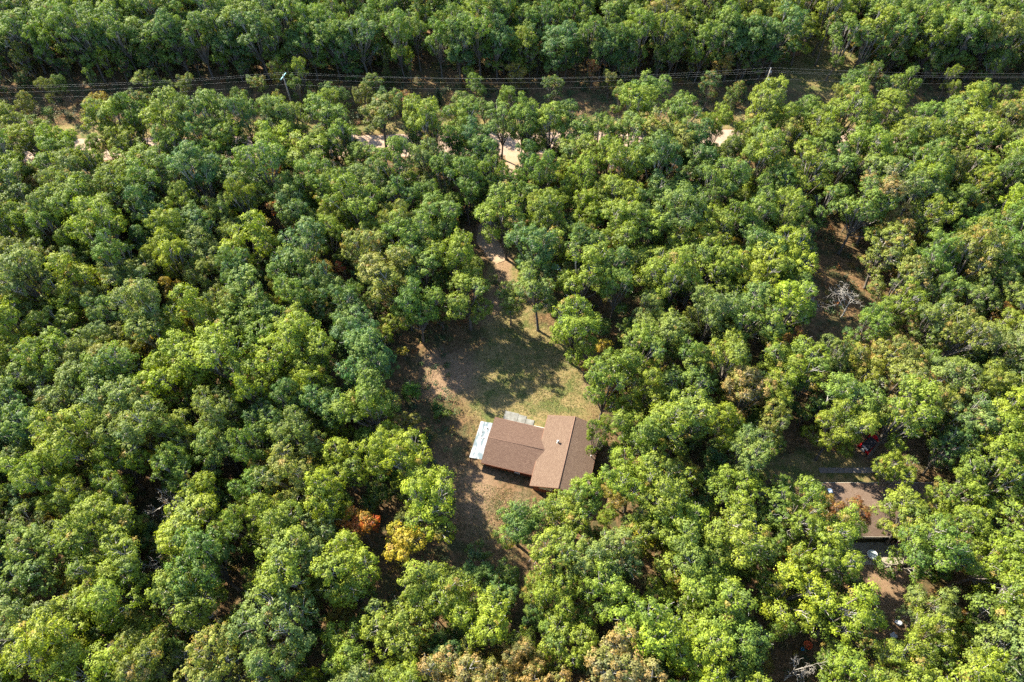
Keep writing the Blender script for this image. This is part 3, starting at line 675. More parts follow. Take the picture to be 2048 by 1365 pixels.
11.0,22.4,y,4.2,17.6,1,nearest yellow-green rounded tree crown below left of the bright yellow bush
5.9,16.7,y,3.7,16.0,1,third nearest yellow-green small tree crown below left of the bright yellow bush
1.5,15.6,b,2.8,13.9,1,only tan-brown small tree crown below right of the golden tree
28.3,16.7,m,3.8,14.6,1,only mid-green small tree crown left of the orange-red tub
60.5,31.2,y,3.6,13.9,1,third nearest yellow-green small tree crown right of the long house
60.7,26.7,y,3.6,16.4,1,only yellow-green small tree crown above right of the white boulder
53.7,21.5,g,3.3,13.2,1,only pale grey-green small tree crown right of the white boulder
50.8,18.3,y,3.1,14.5,1,only yellow-green small tree crown right of the white boulder
60.3,21.2,y,4.9,17.4,1,only yellow-green wide tree crown above the bottom right photo corner
55.6,14.0,Y,3.0,15.9,1,only bright yellow-green small tree crown left of the bottom right photo corner
46.9,14.0,y,4.3,16.2,1,only yellow-green rounded tree crown below the white boulder
55.6,6.0,Y,4.9,14.7,0,
-54.2,2.0,Y,4.9,16.7,0,
-180.6,105.7,y,4.9,18.0,0,
169.8,160.1,m,4.9,15.3,0,
135.5,65.9,m,4.9,18.5,0,
20.7,174.2,m,4.9,15.2,0,
28.9,162.3,m,4.8,16.2,0,
-157.5,182.5,m,4.7,15.1,0,
9.7,200.5,d,4.9,17.6,0,
-79.6,205.2,m,4.9,17.1,0,
-22.2,154.1,m,3.9,16.0,0,
-149.5,101.4,g,4.8,16.4,0,
-179.9,170.4,m,4.9,18.9,0,
-3.8,205.9,m,4.9,18.3,0,
128.4,246.7,m,4.9,14.7,0,
73.4,3.9,y,4.9,19.2,0,
54.1,260.1,m,4.9,15.0,0,
62.4,-7.8,y,4.8,17.7,0,
-84.3,189.8,m,4.9,18.7,0,
-44.5,226.5,m,4.9,15.1,0,
-130.9,96.9,y,4.9,17.9,0,
145.1,212.1,m,4.9,17.7,0,
77.0,258.3,y,4.9,16.3,0,
-127.2,50.0,y,4.9,15.8,0,
-190.4,215.4,m,4.9,18.7,0,
23.0,249.1,m,4.9,16.2,0,
-19.2,226.4,m,4.9,14.8,0,
-121.6,257.8,m,4.9,18.7,0,
-132.5,79.9,g,4.9,15.8,0,
11.6,247.9,m,4.9,19.3,0,
-50.2,161.1,m,4.9,17.3,0,
181.5,118.6,o,4.5,18.6,0,
-186.1,248.5,m,4.9,14.5,0,
181.7,224.3,m,4.9,16.5,0,
4.6,236.7,m,4.9,15.4,0,
104.9,77.0,m,4.9,18.7,0,
41.1,203.6,m,4.9,16.2,0,
115.3,211.9,m,4.9,14.6,0,
86.4,259.1,y,4.9,14.5,0,
116.3,185.6,m,4.6,18.4,0,
-110.1,48.6,g,4.9,14.6,0,
184.3,154.4,m,4.9,16.0,0,
-10.4,166.2,m,4.9,19.0,0,
-45.4,182.4,m,4.9,18.1,0,
113.3,254.2,d,4.9,15.1,0,
-16.7,191.2,m,4.9,14.8,0,
84.0,32.9,y,4.9,16.2,0,
-184.4,149.1,m,4.9,18.6,0,
115.5,26.3,o,4.7,18.6,0,
164.4,105.7,m,4.9,17.9,0,
123.1,44.2,o,4.9,17.8,0,
-113.1,124.3,m,4.9,14.6,0,
-144.5,237.2,m,4.9,15.3,0,
150.6,168.8,m,4.9,17.8,0,
123.4,228.4,m,4.9,18.2,0,
112.7,33.6,y,4.9,17.2,0,
-171.2,174.3,m,4.9,15.6,0,
106.9,15.3,y,4.9,15.3,0,
-99.3,62.4,g,4.6,15.2,0,
97.6,237.8,m,4.9,17.8,0,
-69.6,254.6,d,4.9,17.2,0,
167.5,179.0,m,4.9,18.1,0,
160.3,232.4,m,4.9,15.5,0,
106.8,233.6,m,4.9,17.4,0,
92.5,12.0,Y,4.9,15.7,0,
-132.3,170.3,m,4.9,19.2,0,
-132.8,105.1,g,4.9,15.1,0,
-72.4,185.3,m,4.9,18.1,0,
-90.3,236.0,m,4.9,15.8,0,
-90.9,21.8,m,4.8,19.1,0,
132.1,172.6,m,4.9,17.5,0,
-109.4,59.0,y,4.5,16.8,0,
17.9,241.8,m,4.9,17.7,0,
44.4,-2.1,Y,4.9,17.0,0,
166.2,253.5,m,4.9,15.3,0,
97.4,66.0,m,4.9,14.5,0,
-90.8,207.8,m,4.9,18.9,0,
-0.3,255.9,m,4.9,18.1,0,
147.2,253.8,m,4.9,17.7,0,
-63.1,215.7,d,4.9,14.5,0,
-167.8,190.5,m,4.9,15.9,0,
-29.2,1.3,g,4.9,19.1,0,
140.2,171.1,m,4.9,14.9,0,
35.5,177.2,o,4.8,17.4,0,
175.3,254.4,m,4.9,17.6,0,
-100.9,252.5,m,4.9,19.2,0,
-111.1,36.5,g,4.9,14.7,0,
-0.7,-12.6,Y,4.9,19.1,0,
-79.6,159.8,m,4.9,17.4,0,
94.0,167.5,m,4.9,17.9,0,
99.3,184.9,m,4.3,14.5,0,
-137.5,185.9,m,4.9,17.7,0,
-178.1,216.5,m,4.9,16.7,0,
87.5,210.2,y,4.9,16.2,0,
155.3,193.8,m,4.9,18.7,0,
123.2,147.2,m,4.9,16.7,0,
50.3,250.8,m,4.9,18.7,0,
46.7,158.8,o,4.7,18.9,0,
112.1,192.5,m,4.9,15.9,0,
88.7,55.6,y,4.9,16.7,0,
130.8,50.8,m,4.7,14.4,0,
-106.2,165.4,m,4.9,19.0,0,
-10.6,174.7,m,4.9,19.2,0,
42.5,163.4,o,3.5,13.3,0,
55.8,177.2,y,4.9,15.7,0,
-91.5,171.5,m,4.9,18.2,0,
181.6,244.4,m,4.9,18.7,0,
-83.5,7.1,g,4.9,16.7,0,
157.9,242.8,m,4.9,16.8,0,
-143.9,212.4,m,4.9,16.4,0,
146.4,180.1,m,4.9,19.0,0,
-3.3,227.8,m,4.9,16.2,0,
-78.7,24.8,m,4.9,16.0,0,
-190.5,190.2,m,4.9,16.2,0,
189.5,148.6,o,4.9,15.6,0,
178.8,106.4,o,4.9,16.0,0,
-121.9,89.0,y,4.9,16.9,0,
47.9,238.1,y,4.9,17.7,0,
82.0,-0.3,g,4.9,15.3,0,
-176.1,241.8,m,4.9,15.6,0,
-86.5,56.6,y,4.9,19.2,0,
-38.6,51.9,Y,3.0,15.9,0,
-115.0,236.0,m,4.9,19.1,0,
-66.9,195.6,m,4.9,15.2,0,
-160.1,80.4,y,4.9,16.0,0,
-187.3,226.3,m,4.5,17.1,0,
-1.2,159.8,m,3.1,15.4,0,
-159.3,233.5,m,4.9,14.9,0,
172.3,220.2,m,4.9,16.8,0,
99.0,208.0,m,4.9,17.1,0,
161.8,213.9,m,4.9,14.8,0,
6.1,174.3,m,4.9,17.0,0,
-162.3,200.4,m,4.9,16.5,0,
106.2,50.2,y,4.5,15.7,0,
36.4,-11.1,Y,4.9,19.2,0,
-73.2,217.7,m,4.9,17.6,0,
-186.6,123.5,m,4.9,15.1,0,
-42.4,-12.1,o,4.9,17.0,0,
-34.4,169.6,m,4.9,18.8,0,
-35.1,181.9,m,4.9,17.3,0,
145.2,188.2,m,4.9,19.2,0,
-123.6,244.3,m,4.9,16.7,0,
-59.7,249.7,d,4.9,17.3,0,
21.0,195.4,d,4.9,15.2,0,
121.5,105.4,o,4.9,18.4,0,
76.5,40.0,g,4.9,18.3,0,
-36.8,210.1,d,4.9,18.5,0,
-96.0,192.3,m,4.9,17.8,0,
92.4,176.3,m,4.6,17.2,0,
34.3,208.4,o,4.6,18.0,0,
-12.1,250.1,m,4.9,17.8,0,
71.5,27.8,y,4.6,15.5,0,
-55.7,201.9,d,4.9,15.1,0,
-167.2,158.4,m,4.9,17.9,0,
-157.9,123.6,m,4.9,19.2,0,
102.9,195.6,m,4.5,18.5,0,
-51.4,189.7,d,4.9,18.3,0,
-16.4,-3.8,y,4.9,14.8,0,
-12.2,212.1,m,4.8,15.0,0,
29.5,242.7,m,4.9,17.8,0,
50.4,181.9,y,4.9,14.6,0,
-111.2,87.8,g,4.7,15.1,0,
-178.0,262.0,m,4.9,18.4,0,
35.8,165.9,m,4.9,16.7,0,
44.1,7.5,y,4.9,17.6,0,
-132.0,177.9,m,4.9,16.2,0,
185.5,170.3,m,4.9,14.9,0,
-34.7,224.5,m,4.9,17.6,0,
-39.1,246.0,d,4.9,15.6,0,
152.1,103.0,o,4.9,15.5,0,
-138.8,64.2,g,4.9,15.0,0,
-146.2,246.3,m,4.9,15.2,0,
79.2,175.9,m,4.9,18.0,0,
51.5,222.4,m,4.9,18.3,0,
-137.5,253.9,m,4.9,14.5,0,
-186.0,156.8,m,4.9,17.3,0,
43.2,212.0,m,4.9,17.4,0,
117.1,96.5,g,4.9,17.2,0,
-159.7,108.0,y,4.9,19.3,0,
82.4,8.1,g,4.9,18.8,0,
56.3,202.5,y,4.9,15.3,0,
135.0,260.9,m,4.9,18.9,0,
108.5,242.8,m,4.9,16.2,0,
125.7,154.5,o,4.3,18.0,0,
-133.9,233.4,m,4.9,17.5,0,
153.4,112.0,o,4.9,18.6,0,
-132.9,244.4,m,4.9,18.6,0,
9.3,161.6,m,3.8,17.2,0,
11.2,222.4,m,4.9,19.1,0,
-93.1,259.4,m,4.9,19.3,0,
91.3,-0.7,y,4.9,19.3,0,
140.1,242.3,m,4.9,15.2,0,
87.2,192.2,y,4.9,15.4,0,
-137.5,156.0,m,4.3,16.3,0,
-54.0,214.7,m,4.5,18.5,0,
-101.2,27.2,d,4.9,18.1,0,
148.7,150.1,d,4.9,16.6,0,
-154.6,155.1,m,4.9,15.8,0,
52.0,210.5,y,4.9,17.4,0,
0.8,3.6,b,4.9,18.9,0,
187.7,185.9,m,4.9,16.8,0,
80.4,-12.2,y,4.5,15.6,0,
-108.0,15.1,g,4.9,17.0,0,
-174.8,161.5,m,4.0,16.9,0,
69.0,239.2,y,4.9,17.8,0,
-81.2,242.3,m,4.9,18.8,0,
9.3,-12.2,b,4.9,16.8,0,
-26.7,186.0,m,4.9,17.5,0,
108.8,94.1,y,4.4,17.8,0,
181.3,179.4,m,4.9,19.0,0,
117.6,161.0,m,4.0,14.4,0,
109.9,164.4,m,4.9,17.7,0,
132.8,156.6,m,4.9,17.4,0,
22.9,183.2,m,4.9,18.3,0,
-133.8,211.0,m,4.9,15.9,0,
108.3,178.4,m,4.9,18.5,0,
-135.2,218.7,m,4.9,17.2,0,
-146.5,113.5,y,4.9,19.0,0,
95.6,214.1,m,4.9,17.4,0,
-119.8,27.7,g,4.9,18.3,0,
-107.0,185.3,m,4.9,16.2,0,
66.6,163.1,y,4.9,15.7,0,
-101.7,96.4,g,4.9,15.4,0,
-98.7,102.9,m,4.7,18.5,0,
141.1,232.9,m,4.9,15.4,0,
-133.1,201.8,m,4.9,14.5,0,
98.6,19.8,y,4.7,14.9,0,
47.0,172.3,y,4.9,19.3,0,
-152.9,69.8,y,4.9,17.3,0,
-110.7,207.2,m,4.9,16.4,0,
61.4,215.3,y,4.9,16.3,0,
126.0,83.9,m,4.9,15.1,0,
-100.7,69.3,g,4.9,19.0,0,
-8.3,158.0,m,4.9,17.7,0,
162.6,221.8,m,4.9,18.2,0,
-82.2,153.9,m,4.6,16.6,0,
-21.0,202.6,m,4.9,18.6,0,
153.1,204.5,m,4.6,14.7,0,
-164.7,217.6,m,4.9,15.3,0,
81.5,158.6,y,4.9,15.2,0,
-158.6,167.9,m,4.9,16.1,0,
101.7,44.2,y,4.7,17.5,0,
141.1,81.2,g,4.9,18.7,0,
-179.6,185.5,m,4.9,18.3,0,
15.0,-0.3,b,4.9,14.9,0,
121.5,117.1,o,4.9,15.6,0,
-113.2,170.1,m,4.9,16.6,0,
60.5,225.9,m,4.9,19.0,0,
121.7,203.1,m,4.9,14.8,0,
6.0,213.6,d,4.9,16.3,0,
-23.1,-10.1,g,4.9,15.8,0,
33.6,260.1,o,4.9,18.5,0,
68.2,19.6,y,4.9,17.9,0,
170.3,186.9,o,4.9,17.9,0,
65.6,26.0,y,4.9,19.1,0,
-55.1,164.0,m,3.5,17.4,0,
-11.4,200.8,m,4.9,15.5,0,
168.8,202.6,m,4.3,14.6,0,
146.9,90.0,m,4.9,18.7,0,
36.7,233.3,m,4.9,18.3,0,
-85.9,-13.5,Y,4.9,17.4,0,
-91.8,29.4,d,4.2,14.5,0,
-172.8,95.2,y,4.9,15.7,0,
161.5,147.8,m,4.9,15.9,0,
109.8,112.9,o,4.9,17.5,0,
125.8,74.6,m,4.9,17.6,0,
-122.2,39.1,d,4.9,19.3,0,
115.3,66.0,m,4.9,17.6,0,
105.0,103.6,m,4.3,16.8,0,
140.2,112.5,d,4.9,15.3,0,
137.2,162.6,m,4.9,18.6,0,
132.1,88.4,g,4.9,17.1,0,
-59.5,235.2,d,4.9,15.9,0,
32.7,195.2,m,4.9,18.2,0,
115.9,238.3,m,4.9,14.8,0,
-14.9,237.9,m,4.9,15.9,0,
161.5,92.3,g,4.9,17.7,0,
140.2,59.5,m,4.9,19.1,0,
114.6,57.9,y,4.6,18.5,0,
-72.5,235.3,m,4.9,18.9,0,
95.6,253.9,y,4.9,18.4,0,
186.5,261.5,m,4.9,18.5,0,
115.7,80.1,m,4.7,17.7,0,
-125.4,218.8,m,4.9,17.2,0,
-89.6,42.9,g,4.3,17.2,0,
-173.7,209.7,m,4.9,15.6,0,
-86.5,162.4,m,4.1,14.0,0,
-160.2,99.0,m,4.5,17.8,0,
-143.7,169.7,m,4.9,14.8,0,
-148.5,183.2,m,4.9,17.2,0,
105.0,225.6,m,4.9,19.0,0,
-82.8,15.7,d,4.9,19.3,0,
-101.2,10.4,g,4.4,17.3,0,
-130.4,72.1,y,4.9,19.0,0,
127.4,161.8,o,4.8,18.5,0,
-155.4,226.0,m,4.9,18.2,0,
32.8,223.7,o,4.9,17.6,0,
37.1,-4.0,y,4.8,16.1,0,
-102.5,78.5,o,4.9,18.2,0,
-69.9,26.5,d,4.9,15.1,0,
9.4,5.1,y,4.9,18.7,0,
-108.2,102.1,g,4.9,18.9,0,
-181.8,163.1,m,4.8,15.3,0,
158.4,158.1,m,4.9,18.9,0,
-77.4,164.7,m,4.9,16.1,0,
-171.8,250.7,m,4.9,18.3,0,
-162.5,148.9,m,4.9,19.0,0,
-91.1,228.4,m,4.9,18.5,0,
-59.3,172.4,m,4.9,18.0,0,
99.8,147.7,m,4.5,15.8,0,
-42.0,260.0,m,4.9,16.9,0,
-34.1,202.3,m,4.9,18.7,0,
-71.0,203.2,m,4.9,17.4,0,
11.7,207.6,d,4.9,14.6,0,
-116.3,103.7,y,4.9,16.1,0,
149.9,68.8,m,4.9,19.2,0,
12.3,261.5,m,4.9,17.2,0,
45.5,260.9,m,4.9,18.2,0,
71.3,192.0,y,4.7,18.2,0,
181.7,214.0,m,4.9,17.2,0,
70.6,212.5,m,4.9,14.6,0,
71.3,-11.0,Y,4.9,19.1,0,
-76.9,176.6,m,4.9,18.4,0,
-110.3,95.3,g,4.9,15.0,0,
37.0,251.0,m,4.9,18.0,0,
65.8,172.3,y,4.9,16.2,0,
-66.0,226.5,m,4.9,15.7,0,
-39.8,4.1,o,4.9,15.7,0,
-32.4,238.0,m,4.9,19.0,0,
-39.0,159.7,m,3.6,15.7,0,
-116.3,222.9,m,4.9,19.0,0,
-146.7,193.2,m,4.9,15.2,0,
60.2,16.1,g,4.9,18.8,1,only pale grey-green wide tree crown above the bottom right photo corner
-120.8,184.4,m,4.9,15.5,0,
-88.5,-5.8,m,4.3,15.6,0,
96.4,29.1,Y,4.9,18.1,0,
17.7,159.7,m,3.2,15.3,0,
161.4,171.0,o,4.9,15.8,0,
151.9,227.5,m,4.9,15.7,0,
8.0,82.3,y,4.4,14.6,1,only yellow-green rounded tree crown right of the narrow clearing neck
-1.3,176.0,d,4.9,19.0,0,
130.9,200.8,m,4.9,18.0,0,
178.2,162.0,o,4.9,18.0,0,
-98.9,2.4,m,4.9,17.8,0,
-61.3,11.5,Y,4.9,15.6,0,
-7.7,-2.0,Y,4.5,17.4,0,
-8.1,192.3,m,4.9,15.4,0,
-184.3,199.7,m,4.9,18.0,0,
-80.9,37.3,d,4.9,18.6,0,
-51.6,-5.2,o,4.9,14.9,0,
114.6,172.4,m,4.9,17.0,0,
-67.4,167.7,m,3.7,15.7,0,
171.8,118.7,d,4.9,14.7,0,
-122.3,173.3,m,4.9,16.3,0,
-94.5,48.7,g,4.9,18.9,0,
-166.7,107.3,y,4.9,18.9,0,
-12.1,11.7,Y,3.9,16.0,0,
-103.8,88.8,g,4.9,14.8,0,
75.2,249.8,y,4.9,18.9,0,
44.2,226.7,o,4.9,16.3,0,
-130.3,191.7,m,4.9,18.6,0,
-69.0,152.4,m,4.5,18.2,0,
-97.0,39.3,g,4.9,15.3,0,
-186.8,258.9,m,4.9,14.5,0,
-152.5,207.0,m,4.9,14.6,0,
142.4,154.0,m,4.9,15.4,0,
84.9,25.6,y,4.1,15.8,0,
140.9,199.7,m,4.9,17.4,0,
-78.0,196.7,m,4.9,17.9,0,
29.6,8.1,y,4.9,15.5,0,
97.0,158.9,d,3.8,14.4,0,
54.8,97.9,y,4.9,17.1,1,third nearest yellow-green wide tree crown below the transformer pole
182.8,144.7,m,4.9,15.8,0,
78.9,196.7,y,4.9,16.7,0,
-116.1,200.6,m,4.9,15.1,0,
89.0,240.3,y,4.9,15.4,0,
154.2,89.7,o,4.5,18.3,0,
182.8,204.3,m,4.9,17.5,0,
137.3,225.9,m,4.9,18.4,0,
-27.6,24.6,y,4.7,18.1,1,only yellow-green rounded tree crown above right of the mustard-green tree
-143.6,69.5,g,4.9,16.5,0,
67.9,10.9,y,4.9,17.2,0,
-176.4,232.7,m,4.7,15.5,0,
-151.7,83.6,g,4.9,16.5,0,
-167.1,180.2,m,4.9,18.6,0,
-178.4,126.4,m,4.9,18.5,0,
-92.1,75.9,y,4.3,16.9,0,
-193.0,153.8,m,4.9,19.3,0,
-24.7,170.4,m,4.6,16.1,0,
92.3,221.6,d,4.9,16.8,0,
65.7,74.9,o,4.0,14.7,1,nearest olive small tree crown above right of the wide bare dead tree
-94.0,218.1,m,4.9,18.3,0,
-109.8,25.2,g,4.9,19.0,0,
118.1,51.9,m,4.9,18.8,0,
155.6,74.9,Y,4.2,17.1,0,
125.4,211.7,m,4.9,17.1,0,
-89.1,66.2,y,4.9,14.6,0,
-37.9,164.9,m,3.9,16.3,0,
-17.1,217.7,m,4.9,18.6,0,
-118.1,78.6,y,4.9,15.9,0,
-47.3,169.3,d,4.6,14.4,0,
-77.8,225.2,m,4.9,16.7,0,
113.6,41.3,y,4.9,18.3,0,
-108.8,216.1,m,4.9,18.0,0,
-82.0,50.2,d,4.8,18.6,0,
77.2,184.5,m,4.9,19.0,0,
-44.3,-4.9,Y,4.4,17.1,0,
-152.8,215.6,m,4.9,15.7,0,
28.0,100.0,d,4.7,18.7,1,third nearest deep green rounded tree crown below left of the transformer pole
-35.1,217.1,m,4.8,15.0,0,
-110.4,77.4,y,4.8,18.7,0,
176.8,171.7,m,4.9,15.5,0,
-27.4,213.7,m,4.5,15.7,0,
57.3,160.6,y,4.9,14.7,0,
-5.3,236.6,m,4.9,18.1,0,
-44.1,202.3,m,4.9,19.2,0,
-90.7,179.5,m,4.9,18.8,0,
-101.9,45.7,y,4.9,19.0,0,
-50.4,233.4,m,4.9,16.3,0,
-90.5,250.3,m,4.9,17.4,0,
58.0,189.3,y,4.8,18.4,0,
-149.2,90.1,y,4.9,19.3,0,
-86.9,196.4,m,4.9,15.5,0,
-162.5,248.2,m,4.9,14.5,0,
-117.7,208.9,m,4.9,16.6,0,
-47.6,252.9,m,4.9,19.2,0,
11.2,168.5,m,4.0,16.7,0,
-123.5,226.6,m,4.9,18.3,0,
-143.6,79.5,g,4.9,16.8,0,
-193.8,144.4,m,4.9,16.6,0,
63.5,194.1,y,4.9,16.7,0,
65.3,255.1,y,4.9,18.5,0,
-56.5,179.0,d,4.9,18.2,0,
-110.9,112.3,y,4.9,19.3,0,
19.3,212.5,m,4.9,14.7,0,
67.8,181.5,y,4.9,14.6,0,
91.1,199.4,m,4.2,15.6,0,
179.6,192.4,m,4.9,16.5,0,
159.2,185.4,m,4.9,16.0,0,
-132.0,160.5,m,4.9,16.8,0,
-77.3,-1.8,Y,4.9,19.1,0,
57.7,244.8,y,4.9,15.2,0,
-112.6,147.6,m,4.9,15.8,1,nearest mid-green wide tree crown above the rusty brown tree
-184.4,210.4,m,4.9,18.5,0,
-115.8,53.2,y,4.4,18.0,0,
-118.0,112.0,m,4.9,17.4,0,
81.9,223.8,y,4.9,16.2,0,
79.8,52.2,g,4.9,16.8,0,
35.6,3.3,y,4.9,16.1,0,
91.9,47.9,Y,4.9,17.4,0,
-101.6,236.6,m,4.9,17.7,0,
-155.0,254.6,m,4.9,17.0,0,
67.1,220.6,m,4.9,16.0,0,
95.0,193.1,d,4.9,19.1,0,
-36.2,-8.2,o,4.9,15.1,0,
132.8,103.3,y,4.9,17.8,0,
-184.3,176.8,m,4.9,16.9,0,
51.8,156.6,y,3.7,16.7,0,
69.7,61.5,o,3.9,18.0,1,second nearest olive small tree crown left of the right edge midpoint
134.2,207.6,m,4.9,16.6,0,
-168.9,85.7,g,4.9,14.8,0,
107.2,22.4,y,4.7,15.7,0,
102.4,169.4,m,4.9,16.9,0,
-130.5,147.6,m,4.9,18.3,0,
121.5,179.5,m,4.9,19.3,0,
63.8,206.7,y,4.9,14.7,0,
189.1,162.6,o,4.9,16.6,0,
101.0,87.9,m,4.9,18.6,0,
20.9,-6.0,m,4.9,17.3,0,
-66.8,241.9,m,4.9,19.2,0,
114.5,204.4,m,4.9,19.0,0,
-67.2,1.8,Y,4.9,19.2,0,
-107.9,198.9,m,4.9,15.4,0,
69.0,117.5,y,4.9,18.5,1,nearest yellow-green wide tree crown below right of the tan-roofed house
-19.5,161.8,m,4.9,16.3,0,
-143.8,222.9,m,4.9,18.4,0,
-139.2,178.5,m,4.9,18.8,0,
120.1,152.6,m,4.7,18.2,0,
173.2,152.7,o,4.9,18.3,0,
-62.6,203.3,m,4.5,15.1,0,
129.9,220.0,m,4.9,18.8,0,
127.4,187.3,m,4.8,18.9,0,
-69.1,-6.8,g,4.9,17.2,0,
87.5,72.0,y,3.6,16.6,0,
31.2,214.9,m,4.9,16.4,0,
-110.7,229.7,m,4.9,16.9,0,
-111.7,159.5,m,3.3,15.1,0,
-64.0,183.9,d,4.9,16.7,0,
-194.3,225.9,m,4.9,18.3,0,
-57.7,106.3,m,3.0,13.7,0,
-25.7,254.5,m,4.9,18.6,0,
-47.4,5.2,Y,4.9,16.0,0,
137.8,144.0,m,4.9,18.6,0,
22.6,222.6,m,4.9,15.4,0,
-138.4,48.9,y,4.9,18.1,0,
15.7,230.1,m,4.9,14.8,0,
121.2,259.5,m,4.9,14.5,0,
163.1,194.9,m,4.9,17.9,0,
-27.4,229.6,m,4.9,18.9,0,
-83.0,217.8,m,4.9,15.7,0,
127.8,57.8,Y,4.9,14.9,0,
101.9,160.1,d,3.3,13.6,0,
-121.7,66.9,g,4.9,18.3,0,
-120.6,146.3,m,4.9,17.9,0,
185.4,236.1,m,4.9,15.0,0,
-133.4,124.8,y,4.9,17.0,0,
20.8,99.9,y,3.8,17.5,0,
69.2,33.5,y,4.9,14.6,1,fourth nearest yellow-green wide tree crown right of the long house
-155.6,190.9,m,4.9,19.0,0,
-40.7,176.0,d,4.9,17.8,0,
-93.7,159.5,m,4.9,18.4,0,
80.4,207.0,y,4.9,18.0,0,
-109.9,247.8,m,4.9,17.6,0,
81.0,17.8,y,4.9,17.9,0,
-13.2,184.6,m,4.9,15.2,0,
79.1,233.1,y,4.9,16.1,0,
103.8,118.2,o,4.3,15.1,0,
104.5,218.4,d,4.9,19.1,0,
143.0,71.7,y,4.9,19.3,0,
10.7,183.8,m,4.9,17.5,0,
-194.3,206.4,m,4.9,17.1,0,
-120.6,164.2,m,4.2,18.2,0,
-107.1,144.1,m,3.5,15.0,0,
17.0,188.3,m,4.9,16.2,0,
-171.9,144.0,m,4.9,16.0,0,
-194.9,239.3,m,4.9,18.7,0,
-68.2,15.8,Y,4.9,18.2,0,
105.4,260.8,m,4.9,15.8,0,
153.7,212.6,m,4.9,16.9,0,
129.6,115.7,o,4.9,16.9,0,
-140.1,94.5,y,4.9,15.3,0,
-79.5,253.0,d,4.9,17.5,0,
-153.9,241.5,m,4.9,16.0,0,
-43.6,194.5,m,4.9,19.1,0,
55.9,58.5,o,3.8,13.6,1,only olive small tree crown below the wide bare dead tree
-25.7,196.5,m,4.9,16.7,0,
168.7,98.7,o,4.9,15.7,0,
31.2,185.0,m,4.9,14.6,0,
125.5,66.4,m,4.9,18.5,0,
-127.4,57.5,g,4.9,18.6,0,
-10.8,224.7,m,4.9,15.2,0,
67.9,-0.9,y,4.9,15.4,0,
0.1,-3.5,Y,4.9,17.2,0,
53.6,168.9,y,4.9,14.6,0,
-99.4,174.7,m,4.9,18.1,0,
-64.3,160.0,m,3.5,15.7,0,
-42.9,164.2,m,3.8,16.2,0,
28.5,-10.5,Y,4.9,17.6,0,
-32.8,150.6,m,3.6,16.2,0,
73.4,171.8,y,4.9,17.7,0,
-61.5,111.3,d,3.9,16.8,0,
50.1,190.4,y,4.9,16.9,0,
161.6,117.9,d,4.9,19.0,0,
141.5,103.9,o,4.6,14.9,0,
27.0,231.7,m,4.9,18.9,0,
-125.1,211.1,m,4.9,16.3,0,
169.1,234.7,m,4.9,17.4,0,
50.0,108.3,m,4.3,14.3,1,nearest mid-green rounded tree crown below the transformer pole
159.5,80.8,g,4.9,18.2,0,
85.9,164.6,y,4.9,18.4,0,
85.7,42.9,g,4.9,18.5,0,
103.6,32.3,o,4.9,19.0,0,
168.4,145.7,m,4.9,19.3,0,
61.3,116.7,y,4.7,15.7,1,nearest yellow-green rounded tree crown below right of the transformer pole
-194.1,182.2,m,4.9,18.6,0,
186.6,197.7,o,4.9,18.4,0,
-178.3,155.0,m,4.3,18.1,0,
23.5,154.2,m,3.9,14.1,0,
-139.0,196.2,m,4.9,15.6,0,
2.6,191.8,m,4.9,18.4,0,
19.6,10.8,m,3.7,17.1,0,
-71.1,58.1,y,4.2,17.4,1,nearest yellow-green rounded tree crown right of the left edge midpoint
1.2,182.6,m,4.5,17.2,0,
-140.3,204.2,m,4.9,15.0,0,
-51.3,261.7,m,4.9,19.2,0,
77.7,166.1,y,4.9,17.6,0,
-104.1,35.3,y,4.9,15.1,0,
-102.4,205.7,m,4.9,18.0,0,
-114.4,165.2,m,3.3,14.0,0,
-104.7,222.5,m,4.9,14.6,0,
49.2,-11.8,Y,4.9,16.1,0,
-35.8,191.5,m,4.9,16.8,0,
-53.9,-13.8,Y,4.9,18.3,0,
-166.7,259.9,m,4.9,16.7,0,
-41.7,236.7,d,4.9,18.7,0,
189.6,206.8,m,4.7,15.9,0,
-6.6,6.7,Y,4.5,17.8,0,
-161.9,87.2,g,4.9,19.2,0,
-141.6,125.7,y,4.9,18.1,0,
40.2,12.2,y,4.5,18.3,1,only yellow-green rounded tree crown below left of the white boulder
12.7,13.0,b,4.9,19.1,1,only tan-brown wide tree crown below the bright yellow bush
-112.5,177.1,m,4.9,16.3,0,
138.3,180.5,m,4.9,14.6,0,
-25.4,245.6,m,4.9,16.4,0,
-125.0,77.6,y,4.9,18.1,0,
150.0,220.6,m,4.9,15.5,0,
-165.9,225.8,m,4.9,15.1,0,
-59.7,-3.1,Y,4.6,18.8,0,
-166.3,124.4,m,4.9,18.6,0,
104.8,164.8,m,3.4,17.1,0,
-50.7,65.1,Y,4.9,17.6,1,second nearest bright yellow-green wide tree crown below left of the slim dark red tree
42.8,182.4,y,4.9,18.8,0,
161.4,204.0,m,4.9,18.8,0,
112.2,225.6,m,4.9,18.7,0,
-164.9,209.1,m,4.9,17.7,0,
134.0,193.6,m,4.9,15.0,0,
-0.1,220.5,m,4.9,16.8,0,
-111.5,258.6,m,4.9,17.3,0,
120.0,33.6,o,4.9,15.3,0,
29.6,145.9,m,3.3,17.0,0,
-134.3,54.9,y,4.9,16.9,0,
92.6,230.4,d,4.9,16.0,0,
38.0,218.4,o,4.9,16.4,0,
-55.6,227.6,m,4.9,16.3,0,
97.1,77.9,m,4.9,16.8,0,
-150.3,161.7,m,4.9,17.2,0,
131.4,147.0,m,4.9,18.9,0,
28.2,150.4,y,3.5,15.4,0,
-14.3,-11.4,y,4.9,18.7,0,
68.8,200.3,y,4.9,17.1,0,
-17.8,3.3,y,4.9,17.2,0,
